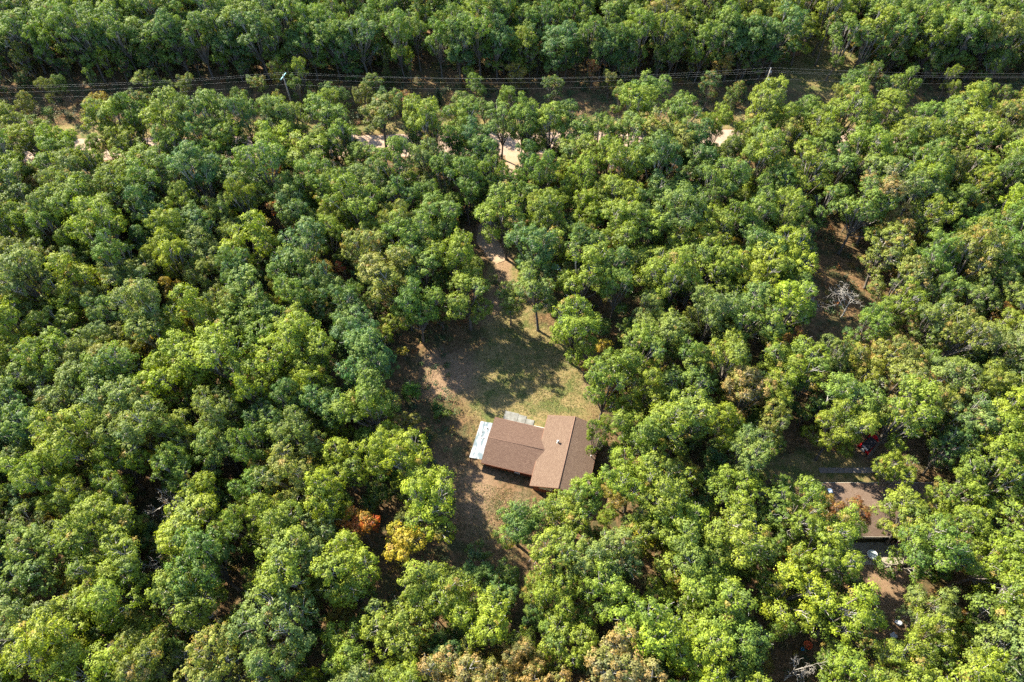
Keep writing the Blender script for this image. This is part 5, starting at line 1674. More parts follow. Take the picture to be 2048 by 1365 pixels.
UNDERSTORY = """
21.7,56.6,Y,2.7,7.8
-32.2,128.4,o,2.8,10.2
73.4,173.7,y,1.8,10.0
4.4,156.0,d,1.8,7.9
22.2,26.0,A,2.1,10.6
-11.9,91.5,R,1.9,8.3
52.4,16.0,m,2.1,10.8
-38.5,19.7,d,1.7,6.8
89.8,94.3,d,2.6,10.2
45.9,71.8,d,2.7,8.9
-30.3,155.8,g,2.7,9.0
-39.6,168.9,y,2.4,8.5
90.8,162.7,d,1.6,7.5
-27.0,44.1,y,1.8,6.7
91.5,107.0,y,2.5,6.3
58.9,164.8,Y,1.9,6.7
-88.2,173.4,d,1.8,10.7
126.3,157.6,m,2.6,6.8
-30.6,15.9,d,2.5,8.1
116.6,151.9,m,1.8,7.9
-7.0,154.3,m,2.5,10.6
-75.4,182.1,m,2.7,5.6
27.5,91.4,m,2.2,7.1
-40.2,94.5,d,2.3,9.3
46.7,148.5,d,2.4,6.8
-28.2,34.1,d,1.9,6.6
-47.2,150.2,d,2.2,5.9
13.3,10.5,d,2.4,7.6
-24.9,24.4,o,2.2,10.9
107.0,160.4,m,2.7,9.8
85.8,151.7,G,2.1,7.7
98.5,165.5,R,2.5,10.0
-61.8,37.9,m,1.8,9.3
-47.2,99.1,d,2.0,10.9
33.1,24.4,m,2.3,10.8
-71.7,33.5,m,1.6,8.0
-16.4,90.0,d,2.8,6.9
59.1,61.0,R,2.1,6.8
-32.4,63.1,d,2.4,5.8
26.3,73.1,d,2.5,6.2
35.9,113.4,m,1.8,10.5
20.4,154.8,m,2.0,10.5
62.1,34.8,m,2.7,6.0
135.4,169.0,d,2.5,8.0
41.8,26.1,o,2.6,6.4
132.4,164.7,m,2.1,7.8
64.1,157.8,d,2.2,9.5
-69.0,171.0,m,2.1,7.5
-67.1,178.1,d,1.7,9.8
18.0,51.4,d,2.4,6.5
8.4,149.6,d,1.7,6.4
30.4,115.9,o,2.0,7.5
-141.5,179.3,m,2.6,10.3
65.9,30.4,m,1.8,10.8
-63.3,175.9,m,2.4,5.7
99.8,143.8,m,2.0,9.7
-54.6,103.5,m,2.8,7.3
-37.1,63.4,g,2.1,8.2
16.6,175.0,d,2.7,9.6
71.4,68.8,d,2.5,8.1
-36.6,100.4,m,2.8,8.1
-65.6,64.3,d,2.2,7.4
21.8,49.3,y,2.2,6.7
14.3,159.5,d,1.7,6.2
-11.9,18.3,A,2.4,9.5
-41.3,133.9,d,2.6,6.9
68.2,49.3,y,1.7,8.2
-82.4,157.0,m,1.6,6.6
-103.0,150.2,d,2.5,6.7
-71.9,97.4,m,2.3,5.7
115.2,160.5,d,2.3,7.8
-47.8,81.9,g,2.1,5.8
25.9,162.6,d,2.2,7.4
27.6,80.8,m,2.2,8.2
96.7,177.5,m,2.3,5.9
14.6,68.7,m,2.4,6.2
-39.9,86.1,d,1.7,6.2
-16.6,13.6,m,2.5,8.9
-128.1,153.2,y,2.3,7.8
-60.1,179.9,m,1.9,7.7
-29.9,73.5,m,2.5,8.5
43.7,21.7,A,2.2,6.8
-85.1,108.3,y,1.6,7.4
-77.2,63.0,Y,2.1,6.5
-5.5,15.4,o,2.7,10.0
-63.5,170.8,y,2.3,10.6
-75.6,150.1,y,1.9,8.4
36.7,89.8,y,2.6,6.7
125.1,151.6,m,1.7,9.8
20.0,67.6,m,2.6,7.0
-84.8,168.4,G,2.4,8.9
27.0,27.2,d,1.7,6.2
7.1,28.7,d,1.9,7.3
-40.9,49.7,G,2.6,5.7
-73.7,39.9,d,2.6,10.3
-45.4,178.0,m,2.4,8.1
-41.5,172.1,d,2.3,5.8
15.7,95.4,o,1.6,10.5
-29.1,86.5,R,1.8,7.2
-36.8,158.3,y,2.0,5.8
87.6,157.0,y,2.8,6.4
-49.9,67.2,d,2.8,10.5
125.9,145.2,o,2.1,6.5
128.5,148.9,d,2.6,5.8
32.6,172.2,d,1.9,9.5
-95.6,165.5,m,2.5,7.2
42.1,79.7,A,2.5,6.2
12.6,167.2,o,1.7,10.9
-88.9,81.9,d,2.5,10.8
99.8,179.7,d,2.2,10.1
78.9,87.6,m,2.7,5.9
85.5,103.0,o,2.3,10.7
-1.9,93.8,m,2.2,5.7
-44.2,31.9,Y,2.4,9.1
34.1,47.0,G,2.6,9.6
-15.0,167.0,d,2.7,10.9
-0.4,144.9,d,2.5,8.5
-60.4,158.9,o,2.2,5.7
-37.3,176.6,m,1.7,6.9
78.8,172.2,m,2.3,9.4
91.6,172.7,m,2.5,7.3
-49.7,61.3,m,2.6,6.9
-54.3,109.6,d,1.8,9.9
20.3,150.3,A,2.8,5.9
-57.1,37.6,d,2.6,7.7
80.3,101.0,m,1.7,6.6
-107.6,178.0,m,2.7,7.2
62.2,55.3,d,2.3,7.2
-51.7,28.5,d,1.7,10.3
89.1,180.6,m,2.2,8.2
55.6,157.8,m,1.7,9.1
-99.2,107.2,m,2.6,10.1
143.1,180.6,m,1.7,6.0
106.7,106.2,m,1.6,9.6
39.6,165.5,d,2.8,7.3
39.8,157.0,o,1.9,8.1
-105.5,160.5,o,2.4,5.8
-115.2,152.1,m,2.5,9.6
-45.7,55.2,y,2.1,10.6
107.8,114.4,y,2.4,7.1
69.3,111.4,d,2.7,8.3
14.7,28.1,d,2.3,10.0
-59.0,84.8,y,1.8,9.9
-51.9,165.9,m,1.8,9.1
71.0,163.8,d,2.1,9.0
66.0,14.2,m,2.2,9.2
-63.7,14.1,y,2.6,5.6
89.7,86.4,G,2.5,7.5
70.9,80.8,A,2.2,8.0
76.1,95.0,m,1.7,8.2
-32.5,111.1,d,2.0,10.9
-19.5,178.4,m,1.9,8.7
102.7,106.2,R,1.7,6.4
88.7,115.7,R,2.1,10.6
77.6,38.1,R,2.5,10.0
76.4,42.3,m,2.7,10.5
33.9,92.5,A,2.7,6.7
-39.8,32.8,d,2.4,8.3
65.5,100.1,d,2.7,6.2
-15.2,176.6,d,2.4,6.6
36.5,179.5,A,2.4,10.4
58.7,67.2,d,2.6,9.6
89.7,65.6,o,1.8,10.3
66.7,174.2,d,2.2,10.1
-72.5,176.7,d,2.8,7.9
18.8,86.8,A,2.8,8.4
27.6,64.8,m,1.6,8.3
-85.3,53.9,Y,2.6,10.3
101.5,164.0,m,2.0,8.9
-65.8,33.9,A,2.5,7.4
-32.2,93.9,y,2.5,6.1
-2.5,164.5,d,2.6,9.6
-76.4,67.5,y,1.8,10.9
-99.5,87.0,m,1.9,7.9
90.3,166.6,d,2.1,5.9
-33.7,34.8,y,2.6,7.3
72.3,183.4,g,2.2,7.2
5.0,116.3,m,2.2,9.6
21.7,161.0,m,2.5,6.4
-108.3,111.1,Y,2.3,9.8
-98.3,91.4,d,2.1,7.3
43.4,147.7,d,2.3,9.7
71.9,31.0,m,2.1,8.9
-23.3,59.1,g,1.8,8.6
61.3,180.8,d,1.6,8.7
-95.5,161.4,y,2.4,10.5
-26.8,73.3,d,2.1,10.8
54.4,102.0,d,1.9,7.3
94.2,162.3,d,1.9,6.8
23.0,104.7,d,2.2,9.2
10.5,25.1,A,1.7,7.0
-19.5,91.8,m,2.0,6.8
-77.7,156.4,d,1.9,7.4
81.3,167.8,m,2.5,8.5
-83.2,126.4,d,2.2,9.2
62.9,174.7,d,1.9,5.9
13.5,34.8,y,1.6,7.6
90.9,79.5,d,1.9,6.5
-32.8,38.4,A,1.7,10.8
38.6,149.6,d,2.8,9.9
50.4,151.4,A,2.0,8.8
123.2,175.1,m,1.7,10.3
-48.8,88.3,d,2.4,10.1
106.4,178.0,d,2.2,10.2
-6.3,148.2,d,1.7,10.7
94.7,156.8,y,2.3,8.5
-48.1,165.6,y,1.8,6.8
75.0,180.9,y,1.7,9.6
10.9,84.4,m,1.7,5.5
-86.5,94.0,m,2.3,5.9
25.4,43.7,o,2.0,5.7
76.1,58.5,G,1.9,9.3
104.7,110.2,d,1.6,10.5
-19.8,167.9,d,2.4,6.2
-67.6,56.0,d,2.7,5.5
-50.5,21.5,g,2.6,8.2
20.8,93.8,o,1.8,8.7
1.2,12.3,d,1.8,9.0
-83.2,161.1,m,2.0,9.3
76.0,104.3,d,1.8,6.5
17.3,149.0,d,2.0,9.9
-100.9,168.7,y,1.8,9.1
-12.1,183.1,o,1.7,7.2
89.0,145.4,g,2.4,10.4
-60.1,33.6,d,2.6,7.5
65.6,58.7,m,1.9,10.9
62.9,25.4,o,1.7,5.7
-69.2,108.9,o,2.3,10.1
-113.4,166.8,R,2.2,10.7
80.7,176.7,d,2.7,8.6
72.8,178.4,m,2.5,7.3
34.3,60.5,d,1.9,9.2
-100.7,100.2,A,2.2,6.2
-9.4,147.9,m,2.5,6.3
-76.2,167.8,A,1.8,9.8
98.3,100.5,d,2.5,8.3
29.7,157.2,o,2.6,5.7
97.7,170.6,y,2.7,9.1
0.3,156.6,m,2.6,7.6
-44.9,18.6,y,2.6,10.7
-42.3,100.3,d,2.5,8.5
18.5,109.5,A,2.7,9.5
90.9,103.4,y,1.6,8.0
-13.1,76.4,d,1.9,9.1
70.9,33.9,A,2.7,7.8
46.6,34.5,R,2.6,10.8
58.1,108.7,A,2.2,8.4
-63.4,179.0,o,2.6,10.8
42.4,109.7,m,1.7,10.8
48.3,141.1,A,2.5,9.8
3.5,15.6,y,1.8,10.1
-25.7,105.8,G,2.4,6.0
-21.4,68.0,Y,2.5,6.5
39.3,31.1,o,1.6,5.9
-66.5,73.8,A,2.0,5.8
29.1,168.8,d,1.8,9.4
-61.7,148.9,m,2.6,5.9
-58.1,74.2,A,2.5,10.5
9.5,12.0,R,2.4,7.9
-20.8,13.7,m,2.5,7.1
10.0,78.5,g,2.6,8.5
38.1,44.5,m,2.1,10.2
46.1,59.5,m,2.6,8.5
86.5,147.8,A,2.0,10.6
-59.1,56.9,y,2.6,7.0
43.0,154.6,d,2.1,10.5
64.0,170.4,y,2.5,7.9
86.8,84.5,Y,1.7,6.1
36.8,76.7,y,2.5,10.4
51.5,97.0,d,2.0,9.3
101.8,171.9,m,1.8,6.7
121.8,162.0,R,2.5,8.1
28.3,33.3,R,2.5,6.0
-17.8,71.0,o,2.8,9.4
-55.1,52.8,d,2.5,5.9
6.0,166.0,o,1.8,6.4
46.4,78.3,m,2.0,10.0
-72.7,69.8,o,2.5,8.8
-19.9,100.7,m,2.1,8.0
-70.8,104.7,y,1.9,8.4
-45.4,172.9,d,1.9,10.5
-59.0,50.5,m,2.4,5.7
20.7,170.1,m,1.7,8.1
-31.0,83.8,g,1.7,6.2
-36.5,112.2,d,2.1,10.1
-13.4,37.6,y,1.9,8.0
-23.4,156.3,d,2.3,9.0
-37.9,44.6,d,2.2,9.2
-61.4,69.8,d,2.0,10.9
58.8,35.5,y,2.3,10.7
-28.1,164.8,Y,2.3,9.9
122.1,166.0,y,1.9,9.6
-51.5,130.1,y,1.6,7.4
31.8,50.7,m,2.7,7.5
118.8,147.2,y,2.5,8.5
73.9,79.2,m,2.8,10.5
-12.5,160.5,d,1.8,6.2
13.9,18.0,m,1.8,6.1
80.7,96.5,A,2.7,6.5
81.9,68.2,R,2.2,10.2
-1.7,169.2,o,2.1,8.5
-67.2,155.9,m,1.8,9.4
55.7,22.2,R,2.4,9.2
92.0,178.9,G,2.6,9.1
90.0,152.4,d,2.5,6.6
28.9,86.0,y,2.4,6.0
-29.6,19.9,A,2.3,6.3
-43.9,86.6,d,1.7,6.9
-123.9,179.0,m,2.1,9.8
-68.3,38.8,A,1.9,7.8
6.5,75.8,y,1.7,8.3
0.7,160.1,m,1.9,7.7
-40.6,147.5,o,2.0,6.3
76.0,108.0,o,1.9,9.9
-18.4,20.9,m,2.2,7.0
-75.6,54.3,m,2.8,10.7
84.3,114.3,m,1.9,10.5
-81.5,77.9,d,1.8,10.3
8.6,16.3,d,1.7,9.2
-97.6,175.1,o,2.7,10.3
3.2,24.8,y,2.5,10.9
132.5,175.2,d,2.3,9.3
80.1,80.4,g,2.4,10.8
35.4,73.2,d,2.2,8.3
-90.3,85.0,m,2.0,9.8
69.9,77.0,d,2.3,6.5
15.7,113.1,d,2.1,9.8
-6.9,80.7,y,2.4,8.1
-88.1,153.8,d,2.4,8.6
-123.5,182.9,d,2.5,7.3
80.9,49.0,y,2.0,8.0
-42.1,62.7,R,2.4,9.7
128.3,176.1,m,2.1,5.6
-130.3,181.6,d,1.9,6.3
-9.5,172.1,o,2.3,5.9
94.8,74.8,d,2.8,8.8
-24.1,96.7,d,1.8,10.1
32.6,112.5,m,2.4,9.7
16.7,9.6,o,2.4,7.9
-23.8,27.8,m,2.8,7.8
65.8,154.5,m,2.0,5.5
-58.3,104.2,A,2.6,8.6
66.1,160.2,d,2.8,6.2
30.9,20.8,o,1.7,5.7
-48.6,44.8,y,2.7,6.0
-46.2,112.9,d,2.0,8.4
-64.1,22.6,y,2.8,8.7
-117.7,176.1,A,1.9,5.5
-83.3,178.5,m,2.2,5.8
56.3,112.9,y,1.9,8.9
-39.8,11.9,Y,2.3,7.1
77.1,178.0,y,2.1,9.1
-86.3,68.6,d,1.9,7.6
-23.8,74.6,m,2.4,6.9
-111.6,174.7,o,2.0,9.5
-83.0,60.5,d,1.8,5.7
57.3,172.1,G,1.7,9.4
72.1,102.8,d,2.0,9.5
28.5,77.0,m,2.3,7.6
-77.3,49.4,d,2.7,5.8
10.3,178.1,d,2.1,5.6
-60.0,163.7,m,2.0,8.5
-15.2,109.8,m,2.3,7.0
-30.0,169.5,m,2.7,5.6
-21.6,18.3,m,2.0,7.0
98.0,161.9,A,2.4,10.6
55.7,168.3,m,1.7,9.0
61.9,22.2,d,2.4,6.4
-59.8,29.5,G,1.7,5.6
68.8,170.6,d,2.2,8.1
-3.8,152.6,d,2.7,7.9
-62.6,58.7,d,2.7,8.5
30.6,148.5,o,1.8,5.6
36.6,102.9,m,1.7,7.3
-54.7,62.9,d,2.4,9.2
97.8,149.2,y,2.3,9.3
-84.5,80.4,A,2.1,11.0
113.2,183.1,m,1.9,8.8
15.2,146.4,d,2.4,10.1
-78.1,90.6,o,2.3,9.0
100.6,158.9,m,1.6,6.6
-53.6,148.6,g,2.2,5.9
-127.4,178.1,m,1.8,11.0
-80.0,125.5,d,2.6,10.6
-28.7,160.2,m,2.5,5.9
-87.3,159.7,A,2.2,7.3
15.5,172.0,o,2.3,7.6
-56.0,33.6,G,2.7,8.9
116.1,170.4,A,2.2,8.2
68.7,56.6,R,2.7,5.8
-77.5,40.1,m,1.9,5.5
91.4,69.4,d,1.6,9.6
-80.0,94.8,m,1.8,8.5
99.1,137.2,y,1.8,9.8
-57.5,99.1,d,2.8,7.6
-139.2,181.5,m,2.1,10.0
32.5,167.7,y,1.8,10.8
110.6,118.2,G,2.1,9.1
-129.3,160.4,m,2.4,8.0
-69.5,21.0,d,2.1,8.0
112.4,179.6,m,2.3,10.7
-32.6,43.4,m,2.7,6.2
110.8,169.0,o,2.3,8.0
4.1,144.3,m,2.3,10.7
54.9,9.5,A,2.4,7.8
-81.8,111.3,A,2.2,8.9
-44.8,37.6,d,2.3,8.9
42.7,161.1,d,1.8,10.4
-104.8,144.2,d,1.8,6.4
-95.7,155.9,y,2.7,9.9
4.8,178.3,o,1.8,7.1
-54.5,58.2,Y,2.5,10.4
-123.0,137.8,d,2.6,6.9
-117.2,180.5,o,2.8,10.8
0.8,100.6,G,2.4,11.0
-10.3,37.1,o,2.3,8.4
71.0,116.2,m,1.8,7.1
28.3,12.1,d,2.5,6.2
-12.3,80.9,Y,2.6,9.2
92.1,183.2,m,2.7,8.3
-6.0,162.4,A,1.8,9.2
-56.7,177.2,m,2.4,6.4
-4.3,177.7,R,2.0,10.3
-119.1,172.0,A,2.0,8.3
30.4,95.2,R,2.7,10.7
-26.9,154.7,m,2.5,7.6
-50.2,158.9,d,2.2,9.8
-54.6,68.5,A,1.7,8.5
-35.1,150.1,g,2.1,6.5
-42.2,80.7,m,2.5,6.0
15.7,100.7,m,2.2,5.7
-27.6,10.3,y,2.6,8.2
13.3,150.2,Y,2.2,6.1
45.1,28.7,d,2.0,7.8
27.2,36.9,d,2.4,6.1
-19.0,51.5,d,2.6,10.9
44.3,82.5,d,2.1,6.2
-80.7,103.7,m,1.9,7.7
19.3,20.0,d,2.0,10.9
59.6,153.6,m,2.1,7.0
74.9,51.1,o,2.2,8.5
-19.7,38.6,m,2.4,6.0
99.3,152.4,d,1.7,8.9
-61.8,99.7,d,2.2,6.8
25.8,68.1,m,2.6,8.9
83.9,109.8,o,2.3,7.5
-9.6,83.4,m,2.5,6.0
-2.9,106.3,d,1.7,8.8
39.1,56.7,d,2.0,8.7
-57.6,17.1,g,2.1,6.8
52.6,85.2,d,2.5,8.9
-41.1,36.0,d,2.1,10.2
46.8,161.1,o,1.9,6.3
40.3,99.7,m,2.7,7.7
72.3,49.2,d,2.2,7.1
77.5,73.6,d,2.3,7.3
-39.2,39.5,m,2.0,6.2
-41.4,76.3,o,1.6,9.3
-9.2,11.2,A,2.3,7.8
21.6,12.2,R,2.5,6.9
-73.0,134.7,g,2.2,8.7
60.7,160.1,m,2.5,7.4
27.5,181.0,Y,2.0,7.0
41.9,144.7,y,2.1,8.9
26.8,47.9,m,2.7,6.0
-32.7,101.6,d,2.4,10.8
112.0,148.4,m,2.3,11.0
-48.6,70.0,m,1.9,10.6
82.3,182.8,d,2.6,7.1
-73.4,159.2,d,1.9,10.6
-67.9,144.7,G,1.7,7.6
-109.5,162.2,A,2.1,5.9
14.7,23.3,y,1.8,9.9
-57.6,173.8,d,2.4,10.5
-44.7,46.1,m,2.7,9.0
53.9,88.7,d,2.3,9.9
31.2,79.8,d,2.7,5.6
-79.6,106.7,m,2.8,6.7
-93.3,176.0,Y,2.0,8.3
14.7,109.9,A,2.3,8.1
-55.3,82.9,m,2.2,7.9
53.9,182.2,m,2.1,8.0
112.2,161.9,A,1.7,6.0
-25.8,167.3,m,1.8,5.6
53.8,105.3,m,2.4,9.7
-78.9,180.7,d,2.3,10.3
-25.7,54.7,d,2.7,6.6
40.4,72.4,o,2.6,8.2
45.3,51.0,m,1.7,6.8
25.2,15.2,d,2.1,9.6
56.0,175.5,y,2.3,7.8
-29.9,147.0,m,2.0,10.5
106.3,182.1,d,1.8,8.3
61.3,149.0,d,1.7,8.3
-109.4,107.0,d,2.4,8.9
70.3,95.4,m,2.1,6.1
-64.0,157.4,d,2.1,10.1
-34.3,91.1,m,2.8,10.6
-76.7,125.7,m,2.5,10.3
97.7,91.5,d,1.8,10.4
113.9,155.2,d,2.1,5.9
-49.3,76.5,o,2.1,7.8
34.5,29.3,m,2.7,10.9
14.6,116.2,m,2.3,6.8
-58.5,80.4,y,2.7,8.3
130.6,161.6,o,2.5,9.2
53.8,52.8,Y,2.6,8.1
-69.0,62.0,d,1.6,9.2
107.2,150.4,A,1.6,7.4
6.0,11.5,R,2.3,5.8
-130.9,175.2,R,2.0,6.7
-52.9,24.1,d,1.9,9.4
-4.9,102.0,d,2.7,5.8
-5.0,97.3,d,1.6,5.6
-69.8,43.2,m,1.7,8.8
-46.7,48.8,d,1.8,6.4
38.8,69.6,y,2.6,8.8
3.4,167.9,d,2.4,5.8
-134.0,182.3,m,1.7,7.0
8.6,155.3,d,2.0,5.7
-93.1,91.8,m,1.9,5.8
55.4,56.2,o,2.8,10.3
93.2,143.7,m,1.9,6.1
-33.6,25.8,y,2.6,7.8
-104.9,156.2,d,2.6,8.0
-108.8,146.5,d,1.8,10.6
18.9,97.9,m,2.7,9.3
-132.2,157.0,d,2.6,8.5
-52.3,178.9,Y,2.6,7.1
48.4,52.8,d,1.8,5.9
113.4,174.0,d,2.5,10.7
96.8,84.0,y,1.8,9.1
-97.6,97.6,G,2.4,9.5
-54.2,87.5,d,2.8,6.1
23.2,181.3,d,2.4,7.6
36.1,64.2,m,2.4,6.0
-60.0,62.6,A,2.7,10.3
-128.0,171.6,d,2.1,8.8
87.6,77.1,m,2.5,9.1
31.5,16.6,A,1.7,5.6
1.6,92.7,d,2.4,10.5
-75.6,163.8,d,1.6,8.0
5.3,19.3,m,2.8,10.3
-29.6,58.4,G,2.0,9.2
86.3,107.3,m,2.7,7.6
-61.9,65.3,d,2.8,8.3
83.7,81.5,g,1.8,9.5
-109.6,165.6,g,2.5,5.8
29.8,43.9,d,2.2,8.7
15.1,55.9,R,2.6,7.1
135.9,177.7,Y,2.4,10.6
-2.3,15.9,A,1.8,7.3
-10.4,108.0,d,2.5,5.5
113.9,116.3,m,2.0,7.2
-56.8,93.4,m,2.7,10.2
-87.3,72.5,d,1.8,8.1
95.0,109.4,y,2.2,6.8
-25.5,88.3,d,1.8,5.6
9.7,89.5,d,2.6,6.5
-38.3,48.0,y,1.7,6.1
-93.8,143.0,Y,2.2,9.6
59.8,114.9,m,2.2,9.2
-96.7,102.1,R,1.8,8.0
-94.7,171.7,d,2.4,7.4
-63.9,162.0,d,2.7,8.5
-112.8,113.9,m,2.3,7.4
65.1,109.3,o,2.3,9.0
60.3,177.0,m,2.2,9.1
57.8,19.7,m,1.9,10.3
16.4,81.4,m,2.2,7.1
-93.7,88.1,d,1.8,6.3
42.5,96.6,y,2.5,10.5
-51.3,32.6,d,2.6,6.2
-30.6,150.2,m,2.7,5.7
78.5,90.8,d,1.7,6.6
-81.4,82.2,o,2.3,7.9
-102.6,106.8,y,2.2,6.3
-26.0,158.0,d,2.5,10.4
25.1,153.7,A,2.7,7.1
-36.8,76.1,d,1.8,5.7
91.5,74.2,d,2.7,8.3
34.3,145.0,d,2.4,9.8
-106.2,175.0,R,2.2,9.3
-1.5,23.2,d,2.7,10.9
-76.1,173.5,y,1.6,7.3
48.0,115.2,d,2.2,8.4
2.8,183.4,d,2.1,9.8
48.5,171.4,d,2.5,8.3
-42.6,112.3,d,2.1,10.5
72.1,129.3,o,2.4,10.3
-117.4,164.7,d,1.9,5.5
-16.6,49.1,A,2.6,7.5
-125.4,150.3,m,1.7,7.4
-48.6,13.1,o,1.9,7.9
44.2,134.0,d,2.3,9.4
-87.1,64.3,o,2.7,10.8
76.7,168.5,m,1.6,7.4
70.5,25.8,m,2.7,10.7
-34.8,161.1,m,1.8,8.6
49.2,176.6,m,1.8,8.2
-102.6,179.1,d,1.7,7.5
-96.9,109.9,G,2.7,5.6
30.3,177.8,m,2.0,7.1
-61.1,96.1,g,1.8,8.5
-41.7,126.8,m,2.2,9.9
-113.9,172.2,m,2.6,7.3
-111.3,153.2,d,2.7,7.3
-91.4,183.0,m,2.8,8.7
55.0,163.2,m,2.3,10.5
-68.8,46.8,m,2.5,8.6
103.1,93.3,g,2.0,9.6
-31.5,181.1,A,2.4,8.7
46.8,174.1,m,1.8,7.1
-63.9,151.2,o,2.5,6.5
-20.2,88.0,m,1.8,9.0
-51.7,175.4,y,2.6,8.3
93.6,87.9,m,1.7,8.4
-75.5,81.5,m,2.5,10.7
46.3,100.2,y,2.2,7.1
38.1,95.1,o,2.6,8.1
64.8,166.7,m,2.2,8.8
-44.6,28.7,m,2.2,10.6
-55.3,29.8,m,1.8,7.9
-126.6,145.0,m,2.4,7.7
-88.9,126.2,A,2.7,10.8
59.5,51.7,m,2.7,7.7
-55.1,170.8,m,1.8,9.1
38.5,80.6,m,2.0,10.9
-72.9,84.8,A,1.9,7.9
-72.0,75.2,m,2.0,10.3
117.4,157.6,d,2.0,6.9
-92.2,111.7,y,2.7,10.4
-34.3,165.4,y,2.6,8.5
-37.9,72.6,m,2.3,10.2
74.0,60.8,d,2.3,8.7
5.5,102.6,Y,2.2,8.0
-83.8,132.8,g,2.4,6.0
83.9,134.8,d,2.4,7.8
46.4,104.4,o,2.2,7.5
96.2,118.0,d,2.3,6.0
-19.0,108.6,m,1.8,6.6
84.3,62.7,g,1.6,8.6
-59.9,151.9,y,2.8,7.4
-32.3,69.3,d,2.8,10.6
-36.4,14.4,d,1.8,10.7
27.5,55.4,m,2.2,5.9
-39.6,56.1,d,2.7,8.6
-74.1,104.1,d,2.7,10.5
39.4,16.4,m,2.4,9.7
15.4,90.7,G,2.6,10.9
102.0,117.0,o,2.3,10.7
40.5,22.2,m,2.7,8.0
-14.3,34.3,o,2.3,7.6
-52.2,48.2,y,2.4,8.9
-64.6,77.2,m,2.2,10.5
83.4,88.4,y,2.5,8.2
-123.8,168.0,y,2.4,7.7
44.4,14.5,o,1.9,10.7
-44.6,159.9,m,2.4,10.9
-126.1,174.9,d,2.8,6.5
2.6,174.9,m,2.4,8.2
-114.6,147.3,y,2.7,8.0
-29.2,174.6,A,2.7,8.6
-72.1,170.3,m,2.0,7.3
-62.2,17.6,d,1.8,5.6
34.3,108.4,m,1.9,8.4
25.6,175.4,y,1.9,9.6
79.7,44.0,m,2.1,9.5
123.4,171.9,R,2.0,9.9
-4.5,112.4,d,2.6,7.8
-23.5,82.9,y,2.3,10.8
84.4,98.7,d,2.0,9.1
-69.0,148.1,d,2.5,10.9
52.0,166.4,d,1.7,7.0
9.7,170.3,m,2.6,10.2
45.2,93.4,A,2.4,5.7
79.5,56.6,m,2.7,10.7
-58.6,126.3,d,2.2,11.0
22.1,84.1,m,2.0,8.3
-18.9,9.4,m,2.1,8.0
-74.9,146.3,m,2.0,10.7
-50.4,181.7,g,2.8,7.6
-30.1,48.0,o,1.9,10.1
-104.7,170.5,d,2.8,7.9
-59.8,46.5,d,2.7,6.7
120.6,155.2,G,1.9,6.5
66.4,19.4,m,2.5,5.7
-15.7,43.6,m,2.7,5.6
-8.2,176.9,A,1.8,10.0
-51.9,70.2,m,2.3,6.4
85.8,93.9,A,2.7,10.3
123.0,180.6,d,2.5,9.6
47.5,16.7,m,2.2,8.1
-120.4,160.6,d,2.7,9.0
-48.6,146.7,y,1.7,7.7
7.3,92.9,d,2.0,6.5
-133.5,165.9,m,1.8,9.2
86.0,56.7,d,1.8,6.4
51.2,109.9,m,1.6,7.8
7.5,109.1,m,2.3,7.3
83.2,58.6,d,1.9,9.4
-24.0,178.5,m,1.8,10.9
-118.8,146.9,d,2.6,11.0
-44.0,73.1,d,1.7,7.7
-75.7,97.3,m,2.6,8.5
-20.3,172.4,d,2.7,7.7
-41.7,67.3,m,2.6,9.1
-61.1,77.9,o,2.5,8.0
-97.5,170.1,m,2.4,7.5
-134.4,169.3,o,2.4,8.6
-49.4,94.6,g,1.9,6.8
-68.8,24.4,d,2.4,7.3
-31.0,10.1,m,2.7,8.0
18.5,140.7,R,1.9,8.1
-8.4,115.8,d,2.2,6.8
-78.7,152.8,m,2.6,9.6
-120.5,166.0,G,1.6,9.8
46.2,110.0,d,2.7,5.9
128.4,164.7,o,1.6,10.8
79.8,113.5,d,1.8,7.9
-40.7,70.4,y,2.1,10.7
84.4,176.6,m,2.1,10.8
60.0,14.2,d,1.7,8.7
-90.7,76.9,o,2.4,8.3
5.5,161.0,m,2.3,10.6
-52.8,44.0,A,2.8,10.9
115.1,166.7,y,2.2,9.6
-36.3,106.2,Y,2.1,8.4
-27.7,64.3,d,2.7,10.2
-28.9,13.2,A,1.7,8.0
36.2,10.2,m,2.7,8.0
-113.4,181.3,d,2.1,10.7
79.8,117.2,y,2.3,10.5
-62.6,53.2,A,2.5,10.1
-24.8,151.6,d,2.8,8.7
-64.5,167.3,m,2.4,10.7
67.1,38.9,m,2.8,9.2
-99.0,179.1,m,1.8,9.6
125.2,163.3,m,2.7,8.6
94.4,151.1,d,1.7,6.2
-90.2,169.7,o,2.0,6.9
57.9,149.3,o,1.8,10.4
9.1,132.6,d,2.6,10.2
48.8,86.0,m,2.4,10.5
-86.9,59.8,d,1.8,8.0
-48.5,173.8,m,1.7,10.3
-129.5,166.0,y,1.9,7.7
-95.0,148.1,o,2.2,9.0
-88.0,103.7,o,2.6,6.6
-12.0,154.4,o,2.0,7.0
-43.0,183.3,d,2.0,6.6
40.9,84.8,A,2.0,8.2
-71.2,50.7,o,1.6,8.5
-35.2,84.3,m,2.2,7.9
-6.0,171.0,m,1.7,6.4
-99.3,164.9,d,2.0,5.6
8.9,173.4,d,2.6,9.2
-56.1,24.2,o,2.0,10.0
85.8,161.2,o,2.1,6.0
-45.7,78.3,d,2.5,8.3
-113.1,140.2,d,1.8,5.6
6.0,182.2,o,2.7,9.1
-80.7,69.0,m,2.7,9.2
-39.8,28.8,m,1.7,7.9
95.6,173.6,d,1.7,5.9
-101.6,126.6,d,1.7,6.3
-54.6,159.5,m,1.8,9.6
31.4,27.5,y,1.8,6.8
-23.2,160.2,y,1.7,6.3
-67.8,69.0,A,2.7,10.5
